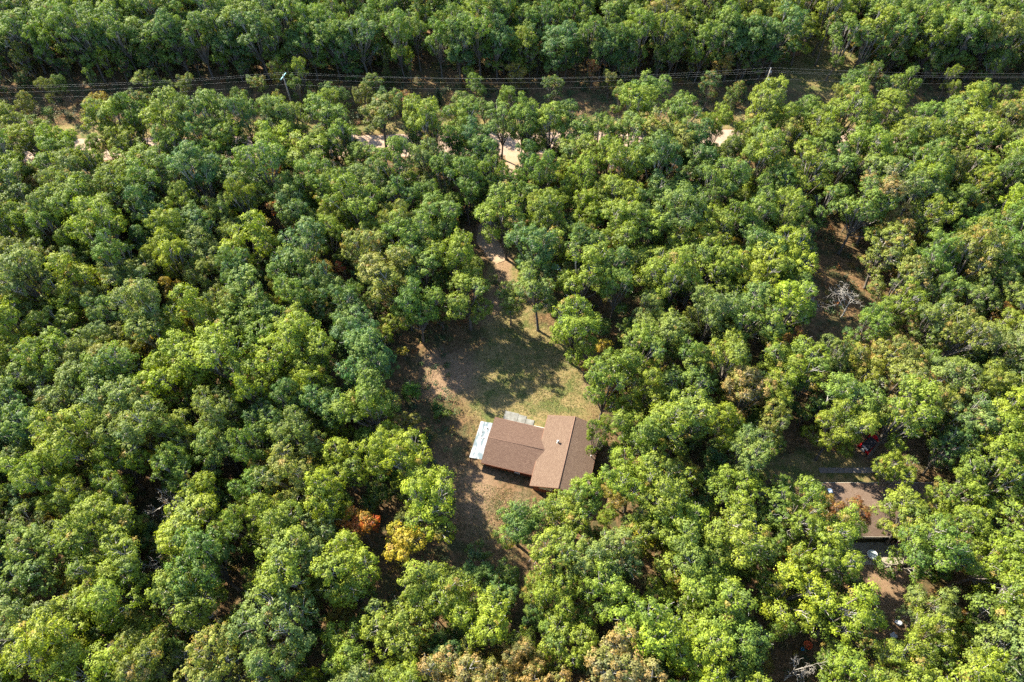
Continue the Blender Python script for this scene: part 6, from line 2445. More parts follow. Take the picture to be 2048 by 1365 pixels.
-27.9,92.6,m,2.2,7.1
-73.2,28.9,d,1.9,9.2
76.4,33.7,y,2.5,7.0
-79.8,175.2,d,2.5,10.3
-60.4,170.2,Y,2.2,7.7
2.7,85.1,G,1.8,9.0
-57.8,70.6,m,2.8,6.9
-84.3,90.3,y,2.2,6.0
126.7,172.3,m,2.5,10.1
-136.4,175.9,m,2.2,8.0
-36.1,53.8,y,2.7,8.4
70.2,90.7,d,1.7,6.5
49.3,159.3,A,2.2,10.1
-26.2,182.1,m,2.2,7.5
-66.7,91.0,m,1.9,7.5
102.4,177.1,g,1.8,8.7
72.6,166.7,y,2.8,7.5
15.8,85.2,A,2.4,8.5
-58.4,155.6,o,2.1,7.9
-33.4,146.3,d,2.6,10.1
35.3,156.2,d,1.9,10.7
-11.1,114.0,d,2.4,8.4
117.5,173.6,m,1.9,9.1
-90.5,158.0,Y,2.5,10.2
44.2,179.7,d,1.9,6.2
-80.6,88.0,d,2.7,8.8
-94.1,96.2,m,2.3,6.7
-107.2,182.4,d,2.7,9.4
-112.2,156.4,A,1.6,10.0
69.8,180.1,R,2.4,7.4
-65.5,94.6,y,2.0,5.8
-5.4,11.7,d,2.1,5.8
-55.8,19.8,y,2.6,9.4
83.5,50.9,d,1.8,9.1
62.9,67.5,y,2.6,6.3
-65.6,41.0,g,2.2,7.6
34.5,68.8,d,2.5,9.7
103.6,155.2,G,2.1,5.8
-37.1,143.8,d,2.6,5.5
-9.2,164.9,y,1.9,6.7
71.1,40.0,m,1.8,8.0
-92.6,150.9,m,2.6,7.7
76.9,111.7,y,2.0,8.7
61.4,10.5,d,2.5,10.5
-37.8,172.1,y,2.2,9.8
-125.5,165.3,o,1.6,8.5
54.0,93.0,m,2.6,8.4
-96.1,78.5,d,1.7,10.8
-103.2,153.6,d,2.0,10.7
29.7,152.2,m,1.8,7.8
69.3,64.3,d,2.1,9.0
-78.9,57.8,o,2.3,10.7
-41.0,46.0,o,2.4,8.4
132.6,178.6,y,1.6,6.1
83.1,75.1,d,2.1,9.3
-70.9,164.8,m,2.4,10.4
-11.1,130.3,m,2.5,7.0
67.0,116.5,o,1.7,5.8
-86.3,84.4,y,2.0,10.9
-16.6,173.5,y,1.6,8.8
-55.1,181.2,m,2.4,10.2
108.8,130.7,m,2.0,8.5
-46.5,10.5,m,2.4,7.3
33.6,175.9,m,2.2,7.4
118.9,168.6,y,2.0,5.6
-58.3,21.9,g,2.5,7.2
-20.0,77.4,A,2.6,8.1
33.8,54.2,y,2.5,7.8
19.3,173.0,m,2.7,9.9
-69.1,81.4,d,2.3,9.7
30.8,83.4,m,1.9,10.8
123.9,154.7,A,1.9,7.7
-21.9,45.8,m,2.3,8.9
33.5,32.6,d,1.7,10.6
109.6,153.5,G,2.0,10.6
64.3,62.9,Y,2.7,6.1
108.9,174.0,d,1.7,5.9
119.1,180.6,m,2.3,10.2
-68.6,88.1,d,2.0,9.6
45.2,86.7,m,1.7,8.2
-60.8,106.9,g,2.6,10.0
19.8,179.6,m,2.1,10.0
-91.6,164.7,d,2.6,8.5
-95.3,82.4,y,2.5,6.7
-88.6,166.4,y,1.9,8.1
-83.1,165.5,d,1.8,10.6
32.6,101.8,d,2.0,7.8
-65.5,181.9,d,2.5,9.4
26.9,165.6,d,1.8,9.2
-19.4,97.3,m,2.4,8.8
93.4,99.5,A,1.6,5.7
-71.0,93.3,G,1.6,6.3
-15.0,83.4,m,2.5,6.6
-84.0,66.0,d,2.6,7.0
-77.5,78.8,m,2.7,7.5
-120.4,143.9,G,2.6,7.8
-47.1,105.8,m,2.3,8.2
74.1,117.5,A,2.1,8.7
-63.5,89.6,d,1.8,9.3
-14.1,180.6,d,1.7,9.0
26.7,98.2,A,2.0,10.7
-26.5,78.4,d,2.3,8.5
-39.9,60.1,d,1.8,9.4
-77.9,71.5,m,1.8,8.5
-89.9,70.7,y,2.5,8.0
-49.6,73.0,A,1.6,7.8
-92.8,107.6,m,2.1,9.4
37.6,24.3,o,2.5,7.7
103.9,101.5,m,1.9,6.7
-72.4,155.0,y,2.0,5.6
37.0,98.3,d,2.5,5.9
-82.6,73.1,Y,2.4,8.4
92.1,82.9,m,1.8,6.5
14.5,104.1,d,2.5,5.7
-39.1,89.7,A,1.8,8.3
-106.0,105.4,d,2.2,6.8
-27.1,16.7,d,2.2,8.2
-72.8,88.1,o,1.8,10.2
-28.9,101.7,m,1.6,6.3
-81.6,168.8,y,2.3,7.1
52.0,114.0,m,2.3,9.5
-43.9,106.1,d,2.0,9.9
7.2,25.5,y,2.8,7.7
-36.7,154.5,d,2.7,10.8
-77.4,44.1,d,2.7,8.1
-52.8,100.8,d,2.5,10.0
9.1,70.3,d,2.1,8.0
-102.9,92.9,g,1.8,8.0
52.5,59.5,d,2.4,9.0
-57.3,135.9,m,2.4,7.7
-121.2,175.2,m,2.8,10.4
-68.1,52.6,d,1.9,5.6
-104.3,97.3,d,2.4,7.5
76.3,67.4,m,2.5,8.3
-32.4,105.7,Y,2.4,6.0
-64.7,28.5,d,2.1,5.9
-63.2,82.9,d,2.1,7.3
-57.0,161.6,d,2.2,10.8
103.4,167.8,m,1.7,7.2
99.7,94.4,y,1.7,9.4
-93.9,73.4,d,2.3,6.0
-42.4,9.6,m,2.1,7.1
-28.2,27.0,d,2.6,6.0
44.8,55.3,d,2.4,9.6
65.1,113.6,d,2.5,7.9
-102.9,174.4,y,1.7,7.5
-1.2,149.7,m,2.6,5.9
-76.9,36.0,m,2.2,6.9
41.2,181.0,d,2.4,10.1
-26.1,48.5,Y,2.0,7.1
39.8,171.3,d,2.7,10.6
-86.7,114.5,m,2.0,7.9
17.8,162.6,d,1.6,10.1
111.0,157.0,d,2.7,7.1
16.8,168.6,o,2.6,6.6
48.8,57.0,o,1.7,7.5
-72.0,100.9,y,1.7,6.9
48.3,11.0,G,1.6,11.0
-45.4,59.0,m,1.9,6.2
18.6,23.6,y,2.4,9.3
-43.7,13.4,m,2.4,6.3
-98.7,146.7,d,2.0,10.3
50.5,48.9,y,2.2,7.0
65.2,95.0,m,1.7,8.2
-63.4,72.8,d,2.0,8.3
10.8,152.1,m,1.8,8.4
77.9,83.4,m,1.9,8.3
74.5,85.8,A,1.6,10.8
46.8,68.4,d,1.9,10.4
64.0,104.9,A,2.0,7.4
87.5,170.7,m,2.7,9.9
22.1,164.3,Y,2.4,9.5
-91.6,161.4,G,2.3,7.5
96.2,141.5,d,2.4,10.4
56.9,145.0,m,2.2,10.3
-36.5,93.4,m,2.4,6.9
-27.1,38.5,d,2.5,9.3
16.5,41.8,d,2.0,9.0
-118.6,157.6,y,1.9,8.7
13.1,77.8,m,2.0,8.8
-125.7,158.6,m,2.8,10.3
138.7,176.2,d,2.4,10.5
38.1,175.2,y,1.8,9.1
-24.1,10.2,m,2.3,9.8
91.5,148.6,m,2.5,8.5
11.7,162.3,d,1.7,6.0
-140.8,175.9,m,1.6,7.3
-1.5,97.7,m,1.8,9.5
20.3,15.9,d,2.2,6.5
32.3,71.1,d,2.0,7.4
44.3,171.6,R,2.0,9.7
-62.6,45.0,G,2.5,10.9
-87.4,181.7,d,2.5,5.8
18.0,46.6,m,2.0,7.6
-86.5,176.7,o,2.0,5.7
89.7,97.6,o,1.9,8.4
-67.7,129.8,m,2.6,6.0
42.2,68.0,y,2.0,10.4
-81.8,45.8,d,2.1,10.5
-27.0,30.8,Y,1.7,7.4
-34.8,61.0,d,2.5,10.7
-33.7,31.0,d,1.7,5.9
-49.9,152.2,m,2.8,7.0
-17.8,74.1,d,2.2,9.4
131.2,169.4,m,2.7,7.6
-60.8,113.0,m,2.6,7.2
2.6,171.6,m,2.3,6.6
-63.3,9.5,d,2.0,8.2
76.3,63.6,m,2.5,10.2
58.3,28.0,m,2.0,5.9
-12.8,14.2,y,2.4,10.3
-39.8,153.6,Y,2.7,9.1
-14.7,101.7,o,2.5,6.3
73.9,75.3,y,2.4,9.1
-2.8,172.1,m,2.6,9.3
-34.1,10.9,G,1.9,7.1
-16.4,39.4,y,2.0,6.7
-95.7,179.4,o,1.6,9.4
94.1,79.9,G,1.7,6.3
9.6,164.9,d,2.2,10.6
26.3,101.8,m,2.0,6.3
-95.6,138.6,m,1.7,8.4
-99.7,160.2,d,2.0,8.5
102.3,113.8,d,2.2,6.6
34.5,43.3,m,1.9,5.8
43.6,17.8,m,2.0,9.2
11.4,181.1,m,2.5,5.5
-25.4,102.5,y,2.3,9.4
50.5,147.1,y,2.5,9.8
-33.0,56.7,y,1.8,9.4
125.3,166.8,d,1.9,10.1
-76.0,85.9,m,2.8,9.9
-43.5,166.6,A,1.9,6.7
-78.1,75.3,m,2.8,7.1
-83.9,86.7,R,2.1,6.2
-105.1,102.3,d,1.6,9.8
113.4,143.8,d,2.3,9.5
-9.9,88.2,m,1.7,6.7
67.6,26.9,d,1.6,7.7
69.0,177.0,m,2.4,8.6
22.3,176.2,d,1.7,7.8
70.5,99.7,R,1.9,6.6
-104.9,126.6,o,2.3,9.7
25.8,87.3,m,1.7,7.3
23.6,157.1,y,1.8,8.0
-30.1,51.4,o,2.6,8.1
3.1,81.9,m,2.2,6.2
33.9,19.9,m,2.0,10.6
74.3,70.0,d,2.0,8.4
-57.1,65.8,m,2.8,6.9
-90.2,147.9,y,2.7,6.2
-3.2,159.6,m,2.6,7.2
98.0,87.8,d,2.4,10.2
-13.7,98.5,d,2.4,7.8
-15.0,86.7,m,2.4,7.6
-20.0,114.0,d,2.4,10.6
-13.6,171.7,o,2.8,10.4
-53.5,154.4,d,2.0,5.7
-121.9,149.5,m,2.7,10.1
-107.9,170.6,d,2.4,8.1
-45.5,103.1,R,1.8,9.9
42.7,103.1,m,2.2,7.0
20.0,166.6,y,2.6,10.5
72.6,56.8,d,1.7,8.3
-31.5,28.4,m,1.7,6.2
-36.4,68.2,m,2.0,9.9
2.9,21.3,d,2.0,9.9
87.8,175.3,d,2.5,8.7
-78.9,171.5,m,1.9,9.8
-67.6,160.6,d,1.7,8.4
-106.4,149.4,A,1.8,10.0
48.4,181.7,d,1.7,8.1
93.0,113.3,d,2.6,9.0
-50.9,162.8,m,2.6,9.4
54.5,151.2,d,2.0,10.5
25.4,169.6,g,2.4,9.5
43.8,165.1,d,2.3,8.8
-57.5,112.0,y,1.9,8.4
23.9,108.6,m,1.7,10.9
-79.1,52.2,m,1.7,5.8
75.7,89.1,d,2.5,10.3
46.2,167.3,G,1.8,10.9
-25.7,20.6,d,1.7,6.6
-83.9,144.6,d,2.4,9.4
-4.6,25.9,d,2.3,9.1
-6.3,180.5,m,2.5,7.7
20.5,183.1,R,2.3,8.4
-110.3,180.3,m,2.6,10.0
-20.2,104.4,o,2.1,8.9
-70.3,157.6,m,2.3,7.8
-115.6,125.9,m,1.8,9.9
71.9,108.8,d,1.9,5.6
106.9,164.6,m,2.8,6.1
-47.4,33.7,m,2.1,5.8
138.1,172.3,m,2.4,5.6
82.0,173.6,o,1.9,8.8
105.5,173.4,m,1.7,6.6
40.3,91.3,d,2.4,5.7
-6.1,167.4,y,1.9,10.1
-82.7,52.0,m,2.1,10.1
-65.5,100.9,R,1.9,8.4
17.0,16.2,o,1.9,6.2
29.9,59.6,A,2.7,8.8
11.0,93.0,d,2.3,6.6
10.8,31.7,g,1.7,8.8
51.2,101.1,m,2.2,10.9
-1.8,182.5,m,2.2,10.1
-127.2,183.0,m,2.5,6.3
-69.4,112.9,y,1.8,9.4
-100.2,172.3,d,1.8,7.9
-54.9,167.6,d,2.0,10.4
60.8,103.3,y,2.2,6.1
78.3,163.5,y,1.8,10.1
-5.8,108.1,y,2.3,10.1
27.1,108.6,m,2.3,8.5
-24.7,132.3,R,2.5,5.9
25.2,39.3,A,1.8,10.5
43.7,75.4,o,2.2,10.5
-84.4,103.2,m,1.6,7.9
-74.1,130.0,m,2.6,6.5
30.6,68.1,o,2.2,9.3
26.1,141.3,d,2.1,7.3
-119.1,183.1,m,2.1,8.7
-64.6,104.8,m,1.6,7.0
80.0,136.2,m,2.1,10.9
40.4,152.6,d,2.2,7.3
84.1,164.8,o,2.7,9.2
97.8,111.0,R,2.1,6.2
-89.5,88.8,G,1.8,9.8
9.7,112.9,y,2.7,6.3
46.9,89.7,d,2.3,6.8
125.2,183.0,y,1.6,9.9
24.2,20.0,m,2.3,9.0
4.5,97.5,m,2.7,5.9
64.7,163.0,o,2.4,9.0
-59.1,145.9,m,1.7,10.0
-11.3,96.1,m,2.4,9.6
116.7,178.4,m,1.9,9.1
-23.9,175.3,Y,2.3,7.2
33.5,181.5,R,2.0,7.5
-103.7,164.7,d,2.5,9.0
-24.0,144.2,Y,1.7,9.4
-47.1,21.0,o,2.3,11.0
95.9,94.4,d,2.2,6.4
-75.6,107.7,d,2.0,8.6
-62.6,30.9,y,2.2,6.7
-8.7,17.2,d,2.8,10.3
94.1,169.2,y,2.8,6.5
-47.1,181.7,Y,2.4,8.9
6.0,146.7,y,2.4,8.2
61.1,64.7,o,1.8,6.3
-108.3,154.5,A,1.8,8.5
-38.0,133.2,d,2.1,5.8
130.4,158.0,G,2.4,8.9
-32.7,98.4,m,2.0,9.3
26.7,112.1,d,2.2,6.1
89.2,112.2,m,2.1,6.5
-41.5,52.8,d,1.7,5.5
-74.0,59.5,d,2.0,5.9
-34.1,172.1,m,2.1,8.8
-54.7,77.0,g,2.0,11.0
14.8,180.9,o,2.3,8.0
-32.3,176.2,m,2.1,10.8
37.6,161.3,o,2.7,7.1
-8.1,98.9,y,2.2,7.1
72.9,111.8,m,2.5,9.4
26.5,150.9,m,2.0,5.7
64.6,178.0,A,2.0,8.8
-64.2,110.5,d,1.9,8.1
-84.7,148.5,G,1.7,7.8
139.7,182.4,y,2.6,9.6
26.4,146.6,d,2.1,9.6
79.7,61.8,y,2.4,9.5
121.0,150.2,d,2.2,7.2
-138.5,171.4,m,2.2,6.9
61.4,18.8,G,2.8,6.5
22.1,90.1,A,2.8,7.9
102.3,182.1,d,1.8,7.8
22.1,137.7,o,1.9,7.6
36.6,116.6,d,2.5,7.7
97.2,181.5,m,1.8,8.5
87.9,68.4,m,2.2,10.7
20.3,146.6,d,2.0,10.7
36.1,170.7,y,2.0,8.3
-19.8,81.2,m,2.7,7.2
73.3,45.8,o,2.6,10.1
-73.1,36.4,y,2.7,9.1
-11.0,23.1,G,2.0,8.3
67.3,104.5,m,2.5,6.5
-33.6,76.9,G,2.4,9.5
1.2,17.9,y,2.6,8.6
29.9,99.7,m,2.7,9.5
50.0,71.3,d,2.1,7.7
104.9,143.6,m,2.7,7.7
85.7,90.5,d,2.5,11.0
28.1,19.3,d,2.2,7.1
118.6,165.0,m,2.0,8.4
-47.6,109.8,y,2.6,8.8
-22.4,22.2,A,2.0,6.0
4.7,126.8,d,2.0,5.6
47.7,82.7,d,2.4,6.8
-65.3,113.9,A,1.8,8.5
-70.2,30.5,d,1.9,10.5
-15.1,157.8,d,2.7,7.6
6.5,170.6,y,2.4,8.6
19.8,101.8,A,2.1,10.0
-9.8,32.9,g,1.7,7.6
24.1,148.7,m,2.3,6.0
-47.5,156.4,d,2.5,10.6
66.2,183.2,m,2.2,8.3
113.1,130.1,y,2.8,7.6
20.5,63.4,d,2.3,5.5
34.4,40.0,g,2.1,9.3
-55.5,12.1,m,2.0,8.2
-77.5,102.3,d,2.3,6.7
-23.7,109.7,d,1.8,6.4
60.6,170.1,g,2.7,10.8
6.3,89.0,m,2.2,6.0
34.1,86.2,Y,2.4,8.1
-108.9,158.5,m,2.6,9.6
48.9,75.8,m,2.7,11.0
52.3,177.8,m,2.8,9.4
-89.2,95.9,o,1.6,10.0
38.8,182.9,Y,2.4,8.2
-20.3,163.4,o,2.1,10.9
31.8,89.0,d,1.7,8.4
50.5,155.0,Y,2.4,11.0
-17.1,162.6,o,2.6,5.7
-115.8,155.3,o,2.3,5.9
-23.7,36.2,m,2.1,8.3
31.7,163.9,g,2.8,6.9
-62.5,126.1,d,1.8,9.1
36.7,36.6,d,2.7,7.0
78.3,46.8,A,2.2,9.8
121.5,144.8,m,1.8,10.4
-84.3,57.1,d,2.1,10.4
-80.6,97.9,d,2.2,9.7
32.7,11.8,d,2.1,7.8
-10.0,77.6,A,1.7,6.9
-70.1,77.8,m,2.1,9.5
43.0,168.2,d,1.8,7.8
57.0,15.5,m,2.7,7.6
-74.2,92.4,d,2.1,7.2
-18.7,42.7,G,2.8,8.2
5.9,79.7,m,1.7,9.9
29.0,40.7,d,2.7,6.2
57.2,183.1,d,2.3,10.6
44.7,10.7,y,2.0,9.7
-54.9,97.5,m,1.7,8.6
83.0,147.6,o,1.9,6.1
-131.2,163.4,o,2.4,6.4
-62.0,92.8,R,2.5,6.4
-67.2,18.2,m,2.0,8.0
31.1,160.7,A,1.7,10.3
70.5,72.5,d,2.1,7.5
26.9,159.5,y,2.5,10.3
-39.0,115.0,Y,2.6,8.8
-52.6,92.1,Y,1.9,8.5
-68.3,183.2,d,2.1,7.9
39.6,105.5,o,2.0,10.8
-6.3,126.6,d,2.2,8.1
-66.3,12.2,y,2.2,7.7
-36.8,183.3,A,2.0,7.5
-58.3,167.2,d,1.8,7.7
-42.1,108.9,g,2.3,9.5
24.5,50.8,d,2.4,7.3
-15.3,95.3,m,2.7,7.3
-72.1,110.2,o,2.4,7.1
71.3,83.9,d,2.7,6.7
39.4,108.8,G,2.8,10.4
-27.7,83.5,o,2.3,5.6
-41.3,157.8,m,2.0,9.9
53.9,155.0,Y,2.1,6.6
-23.7,92.9,m,2.6,8.2
-124.0,171.6,d,2.1,7.5
-15.9,115.8,g,1.7,10.5
-59.5,25.9,A,1.8,8.7
-50.1,51.4,d,1.9,8.4
9.7,103.1,Y,2.4,10.8
51.0,54.8,m,1.8,10.4
-34.0,80.7,A,2.0,7.8
-58.4,10.0,A,2.7,7.2
-45.4,70.0,d,1.8,9.0
-28.7,107.7,o,2.0,10.3
-52.0,18.7,m,2.3,9.0
59.0,156.9,y,1.9,10.6
24.8,60.9,m,1.9,9.6
23.5,96.9,d,2.7,7.3
-119.3,153.0,d,1.7,5.7
8.8,98.6,d,2.2,6.3
-82.7,136.2,y,2.8,7.8
31.6,154.7,d,1.7,8.1
-71.0,54.9,m,1.7,6.5
-10.9,126.6,m,2.3,8.1
-37.6,163.2,y,2.6,7.1
107.6,156.8,m,2.2,8.4
2.2,89.3,R,2.8,8.8
-65.9,126.9,d,2.1,9.3
-25.9,127.4,d,2.7,10.0
83.7,154.6,A,2.0,9.7
70.3,173.4,m,1.9,8.8
84.4,170.4,m,2.1,6.9
112.0,113.5,d,1.8,10.8
-79.3,148.5,y,2.5,9.1
75.1,133.8,d,2.7,10.0
25.0,9.3,d,1.9,8.6
-99.5,150.4,d,2.8,10.1
102.9,148.0,m,2.7,9.0
56.5,64.1,d,2.0,6.5
103.8,158.8,d,2.2,9.6
-99.8,182.3,d,2.4,5.8
-18.5,182.6,m,2.5,9.7
-34.5,73.0,m,1.7,8.7
128.1,180.5,d,1.6,10.9
-6.3,20.5,m,1.9,9.6
49.7,105.0,y,2.6,7.6
80.1,71.5,d,1.7,10.6
66.6,34.8,d,1.7,5.8
47.9,129.0,m,1.9,9.1
98.4,133.2,y,1.6,8.0
105.1,96.6,d,1.8,10.4
-38.8,179.6,o,1.8,5.6
5.1,106.3,d,2.7,6.9
136.6,182.2,d,2.0,7.5
-24.2,71.3,m,2.6,8.4
27.9,104.7,d,2.2,9.0
78.9,180.6,m,1.6,8.1
45.3,25.1,m,1.8,7.8
-71.4,152.0,m,2.4,10.5
-47.2,136.9,y,2.1,11.0
40.3,36.0,y,2.6,6.6
-134.3,172.5,A,2.7,8.2
101.5,90.3,y,2.3,8.0
-43.9,40.7,m,1.6,7.0
43.4,35.7,A,2.2,8.5
8.6,20.5,G,2.7,10.7
-68.5,174.8,Y,1.9,5.9
27.5,23.0,m,2.1,7.1
86.1,118.0,m,2.4,8.4
106.5,146.5,o,1.6,9.3
-18.9,24.2,G,1.9,9.4
-31.3,134.9,m,2.4,8.5
7.7,84.1,Y,2.4,7.6
-37.6,128.5,d,2.2,9.3
116.3,144.9,m,1.8,7.4
-78.0,135.7,g,1.7,6.2
72.7,36.6,o,2.7,6.5
-104.9,114.0,d,2.5,6.9
104.0,162.0,g,1.7,6.2
-48.6,40.1,m,2.5,8.2
98.0,114.3,d,2.3,9.8
-9.8,158.9,y,2.5,9.8
41.1,177.9,y,2.1,10.2
-72.4,183.2,d,1.9,6.1
132.4,182.9,o,2.7,8.6
-41.3,16.6,d,2.1,10.3
-8.5,103.1,m,2.1,10.3
-56.7,45.8,m,2.3,9.3
-43.6,150.6,d,2.2,9.4
-71.2,66.6,y,2.6,7.8
81.4,107.9,d,2.6,8.8
57.5,104.8,m,1.6,7.9
15.0,13.2,m,2.0,10.4
-49.9,103.2,d,2.4,8.2
20.1,60.1,y,2.3,7.7
70.5,53.8,d,2.7,7.0
-45.9,63.0,d,1.7,6.9
-8.0,134.1,m,2.6,9.1
-47.6,133.0,m,1.9,9.4
-23.0,51.6,d,1.7,10.4
-55.8,106.6,d,1.9,7.2
-125.0,155.1,d,1.8,7.0
-35.3,88.0,m,2.0,9.0
-30.8,24.2,d,2.3,10.8
38.5,168.4,y,2.8,6.6
-31.6,163.2,m,2.7,7.0
-52.9,14.3,o,1.6,8.1
58.1,32.4,y,1.8,10.7
-51.2,55.7,A,1.9,6.7
-7.9,112.7,m,2.8,8.8
109.8,177.1,y,2.7,7.1
-98.3,114.1,d,1.8,10.2
5.0,152.4,d,2.8,10.6
86.2,65.4,m,2.3,9.9
96.1,103.7,d,2.6,9.2
-50.8,107.4,d,2.7,6.5
-89.2,108.1,o,1.8,10.0
-50.8,171.3,d,2.4,10.4
-98.9,156.2,m,1.8,8.6
-29.1,127.0,m,2.2,7.6
12.6,144.7,m,2.7,10.3
84.2,144.3,m,2.1,6.1
-70.1,72.7,d,1.8,8.7
-49.9,84.6,m,2.7,10.6
127.5,169.1,A,2.2,7.4
30.6,74.6,d,2.2,10.7
-13.1,146.5,o,2.1,8.7
-78.9,84.5,d,2.6,9.3
-114.5,176.9,G,1.8,9.5
18.6,157.7,m,2.5,5.9
36.9,152.6,A,2.4,9.0
11.4,109.3,d,1.8,9.8
16.6,152.3,m,2.0,10.8
-73.2,43.3,d,2.3,8.1
21.7,114.2,o,2.4,10.0
-10.1,151.6,m,2.0,9.2
51.1,134.9,m,1.7,6.4
28.5,173.6,o,2.3,6.9
65.0,10.7,m,2.3,8.0
0.4,153.1,y,1.6,8.5
23.9,128.4,m,2.4,10.9
35.2,163.9,d,2.3,6.4
-93.0,130.6,m,2.4,6.2
-10.4,168.0,A,1.8,6.3
47.2,156.2,m,1.9,10.6
-9.7,140.2,y,2.2,6.8
53.0,143.8,o,2.1,11.0
45.8,152.5,m,1.9,8.7
52.0,161.5,o,2.1,7.6
-86.8,146.2,d,2.6,6.7
67.1,67.5,m,2.2,8.8
15.0,38.4,A,2.5,6.5
38.8,39.1,m,2.2,7.0
75.1,54.8,d,2.7,7.6
23.9,65.4,o,2.4,8.5
12.7,173.6,A,2.2,10.4
-80.5,143.9,m,1.7,8.0
-143.6,182.5,m,2.2,10.4
81.3,53.6,R,1.9,5.7
120.4,158.5,d,2.1,7.3
-115.3,158.5,d,1.6,10.9
23.6,143.8,d,2.7,8.7
78.3,133.3,y,2.2,6.3
10.4,67.1,y,2.6,6.6
-86.8,98.4,m,2.2,9.0
-38.2,96.9,y,2.4,8.6
14.7,177.6,o,1.7,7.3
-39.2,79.3,m,2.7,5.5
65.0,149.7,d,2.3,5.8
-22.2,54.8,m,1.7,7.8
-37.0,35.4,o,2.8,8.9
-91.6,173.4,A,2.5,9.9
-79.1,162.3,m,2.6,10.5
-53.2,143.9,Y,1.7,8.3
77.0,99.5,m,2.0,8.8
-52.1,137.9,Y,2.6,10.6
45.8,63.2,R,2.2,11.0
34.8,95.6,m,2.8,6.1
-49.4,126.2,y,2.5,8.7
68.1,107.9,d,2.4,5.9
-24.4,65.9,m,1.6,10.0
-28.9,69.9,d,2.2,9.1
105.5,133.2,m,2.5,8.1
69.9,21.8,y,2.6,6.7
77.0,115.1,d,2.5,8.9
134.1,162.0,y,2.2,10.8
93.6,165.8,m,2.3,9.2
-74.4,47.8,d,2.5,7.6
-113.1,144.2,o,2.7,9.8
-33.7,114.3,m,2.7,10.5
67.0,23.7,g,2.0,9.2
-65.9,60.4,m,1.8,10.6
-102.2,136.2,m,1.8,7.8
51.8,174.4,m,2.1,9.5
30.8,56.2,d,1.9,9.3
-8.3,26.6,y,2.5,7.1
-67.5,165.3,m,2.0,7.5
-109.0,124.6,d,2.6,6.3
-45.8,126.0,m,1.6,7.4
-117.0,136.8,m,2.3,8.1
4.2,113.2,G,2.1,7.5
12.9,96.8,m,1.8,7.0
-0.9,127.0,m,2.3,10.8
-55.2,49.6,R,2.4,10.1
-75.2,31.7,d,2.3,8.4
-103.7,183.3,m,2.1,8.2
-25.6,172.5,o,2.4,9.0
-103.2,133.0,o,2.1,9.0
-49.0,177.4,R,2.2,10.1
128.1,153.6,m,2.6,5.8
36.8,49.4,m,2.0,6.2
71.5,87.6,m,2.3,9.2
-41.9,180.3,R,2.3,8.9
35.7,83.2,g,2.7,9.4
-97.4,152.7,d,1.9,7.6
19.6,42.5,m,1.8,7.2
-111.6,149.6,d,1.6,10.5
54.6,18.7,y,2.2,9.1
-90.3,143.9,m,1.9,8.2
6.7,35.8,m,2.3,7.8
-49.0,140.2,m,1.8,7.6
-13.7,9.4,m,1.9,6.4
-66.9,152.0,m,1.9,8.4
-71.7,125.9,m,2.4,9.4
-44.6,155.1,m,2.5,10.3
54.7,108.6,Y,2.0,6.8
99.7,103.9,m,2.6,8.5
118.6,130.9,d,2.0,8.2
101.8,98.2,d,2.6,6.4
70.5,43.6,y,2.0,8.4
-1.1,26.4,m,2.4,7.6
1.0,178.7,d,2.6,8.7
-80.3,43.0,o,1.7,6.8
35.8,56.9,m,2.2,9.8
-46.5,24.6,m,2.1,10.9
-12.7,104.9,d,1.8,8.5
45.4,144.8,m,1.7,8.3
-127.0,168.2,m,2.3,10.2
-33.3,153.5,m,2.7,8.1
119.3,176.4,y,2.1,7.7
37.3,27.5,R,2.0,10.9
2.8,149.2,m,2.1,8.9
82.3,93.6,d,2.2,9.6
48.7,92.7,m,2.8,9.4
-134.8,179.1,d,2.7,9.5
-39.4,165.8,m,2.1,8.6
-11.1,178.1,y,2.4,8.8
86.1,73.5,y,1.9,10.2
106.7,168.2,d,1.8,7.5
-45.0,163.3,m,1.7,6.0
-44.4,83.3,d,2.1,8.3
13.1,87.7,o,2.4,10.4
-35.3,179.0,y,2.4,6.4
0.8,139.1,A,2.6,7.7
-45.1,66.3,m,2.0,9.1
11.1,158.3,g,1.9,7.8
83.8,70.9,d,2.7,9.7
-41.7,20.1,d,2.1,7.8
-97.0,94.5,m,2.2,7.5
-62.3,143.7,d,2.8,7.4
62.5,107.6,m,1.7,6.7
-2.4,10.3,o,1.8,8.4
-78.3,111.2,y,1.6,11.0
21.8,22.7,m,2.0,9.2
35.2,148.9,d,1.9,5.9
-89.8,92.7,y,2.1,10.9
62.9,153.4,y,1.7,9.5
10.7,75.1,d,2.0,10.0
-95.6,105.0,y,1.8,8.6
-84.0,152.5,m,2.0,8.2
41.9,174.1,d,2.3,7.7
78.7,106.3,d,1.9,8.2
-65.3,80.6,y,2.3,5.8
8.8,106.3,A,2.6,8.3
-29.1,95.6,m,2.0,10.5
109.2,139.6,m,2.7,10.8
-47.0,15.8,d,2.5,10.9
-83.1,182.7,m,2.1,5.9
64.4,50.3,d,2.4,8.3
34.9,79.6,m,2.0,7.7
73.0,97.2,d,2.3,6.0
-35.0,40.9,A,2.5,10.3
-28.9,41.6,m,2.2,9.2
65.8,71.2,y,2.5,9.2
-24.8,14.0,Y,1.6,9.6
50.8,62.1,d,2.2,7.1
37.6,53.1,d,2.2,6.2
23.4,173.2,m,2.8,6.6
-51.9,96.7,G,2.1,8.8
-86.8,77.8,m,1.8,8.5
23.3,53.8,g,2.6,7.8
-59.8,42.5,y,2.4,8.7
62.4,28.5,y,1.7,8.4
-22.4,169.7,y,1.8,10.5
""".strip().split("\n")
US = []
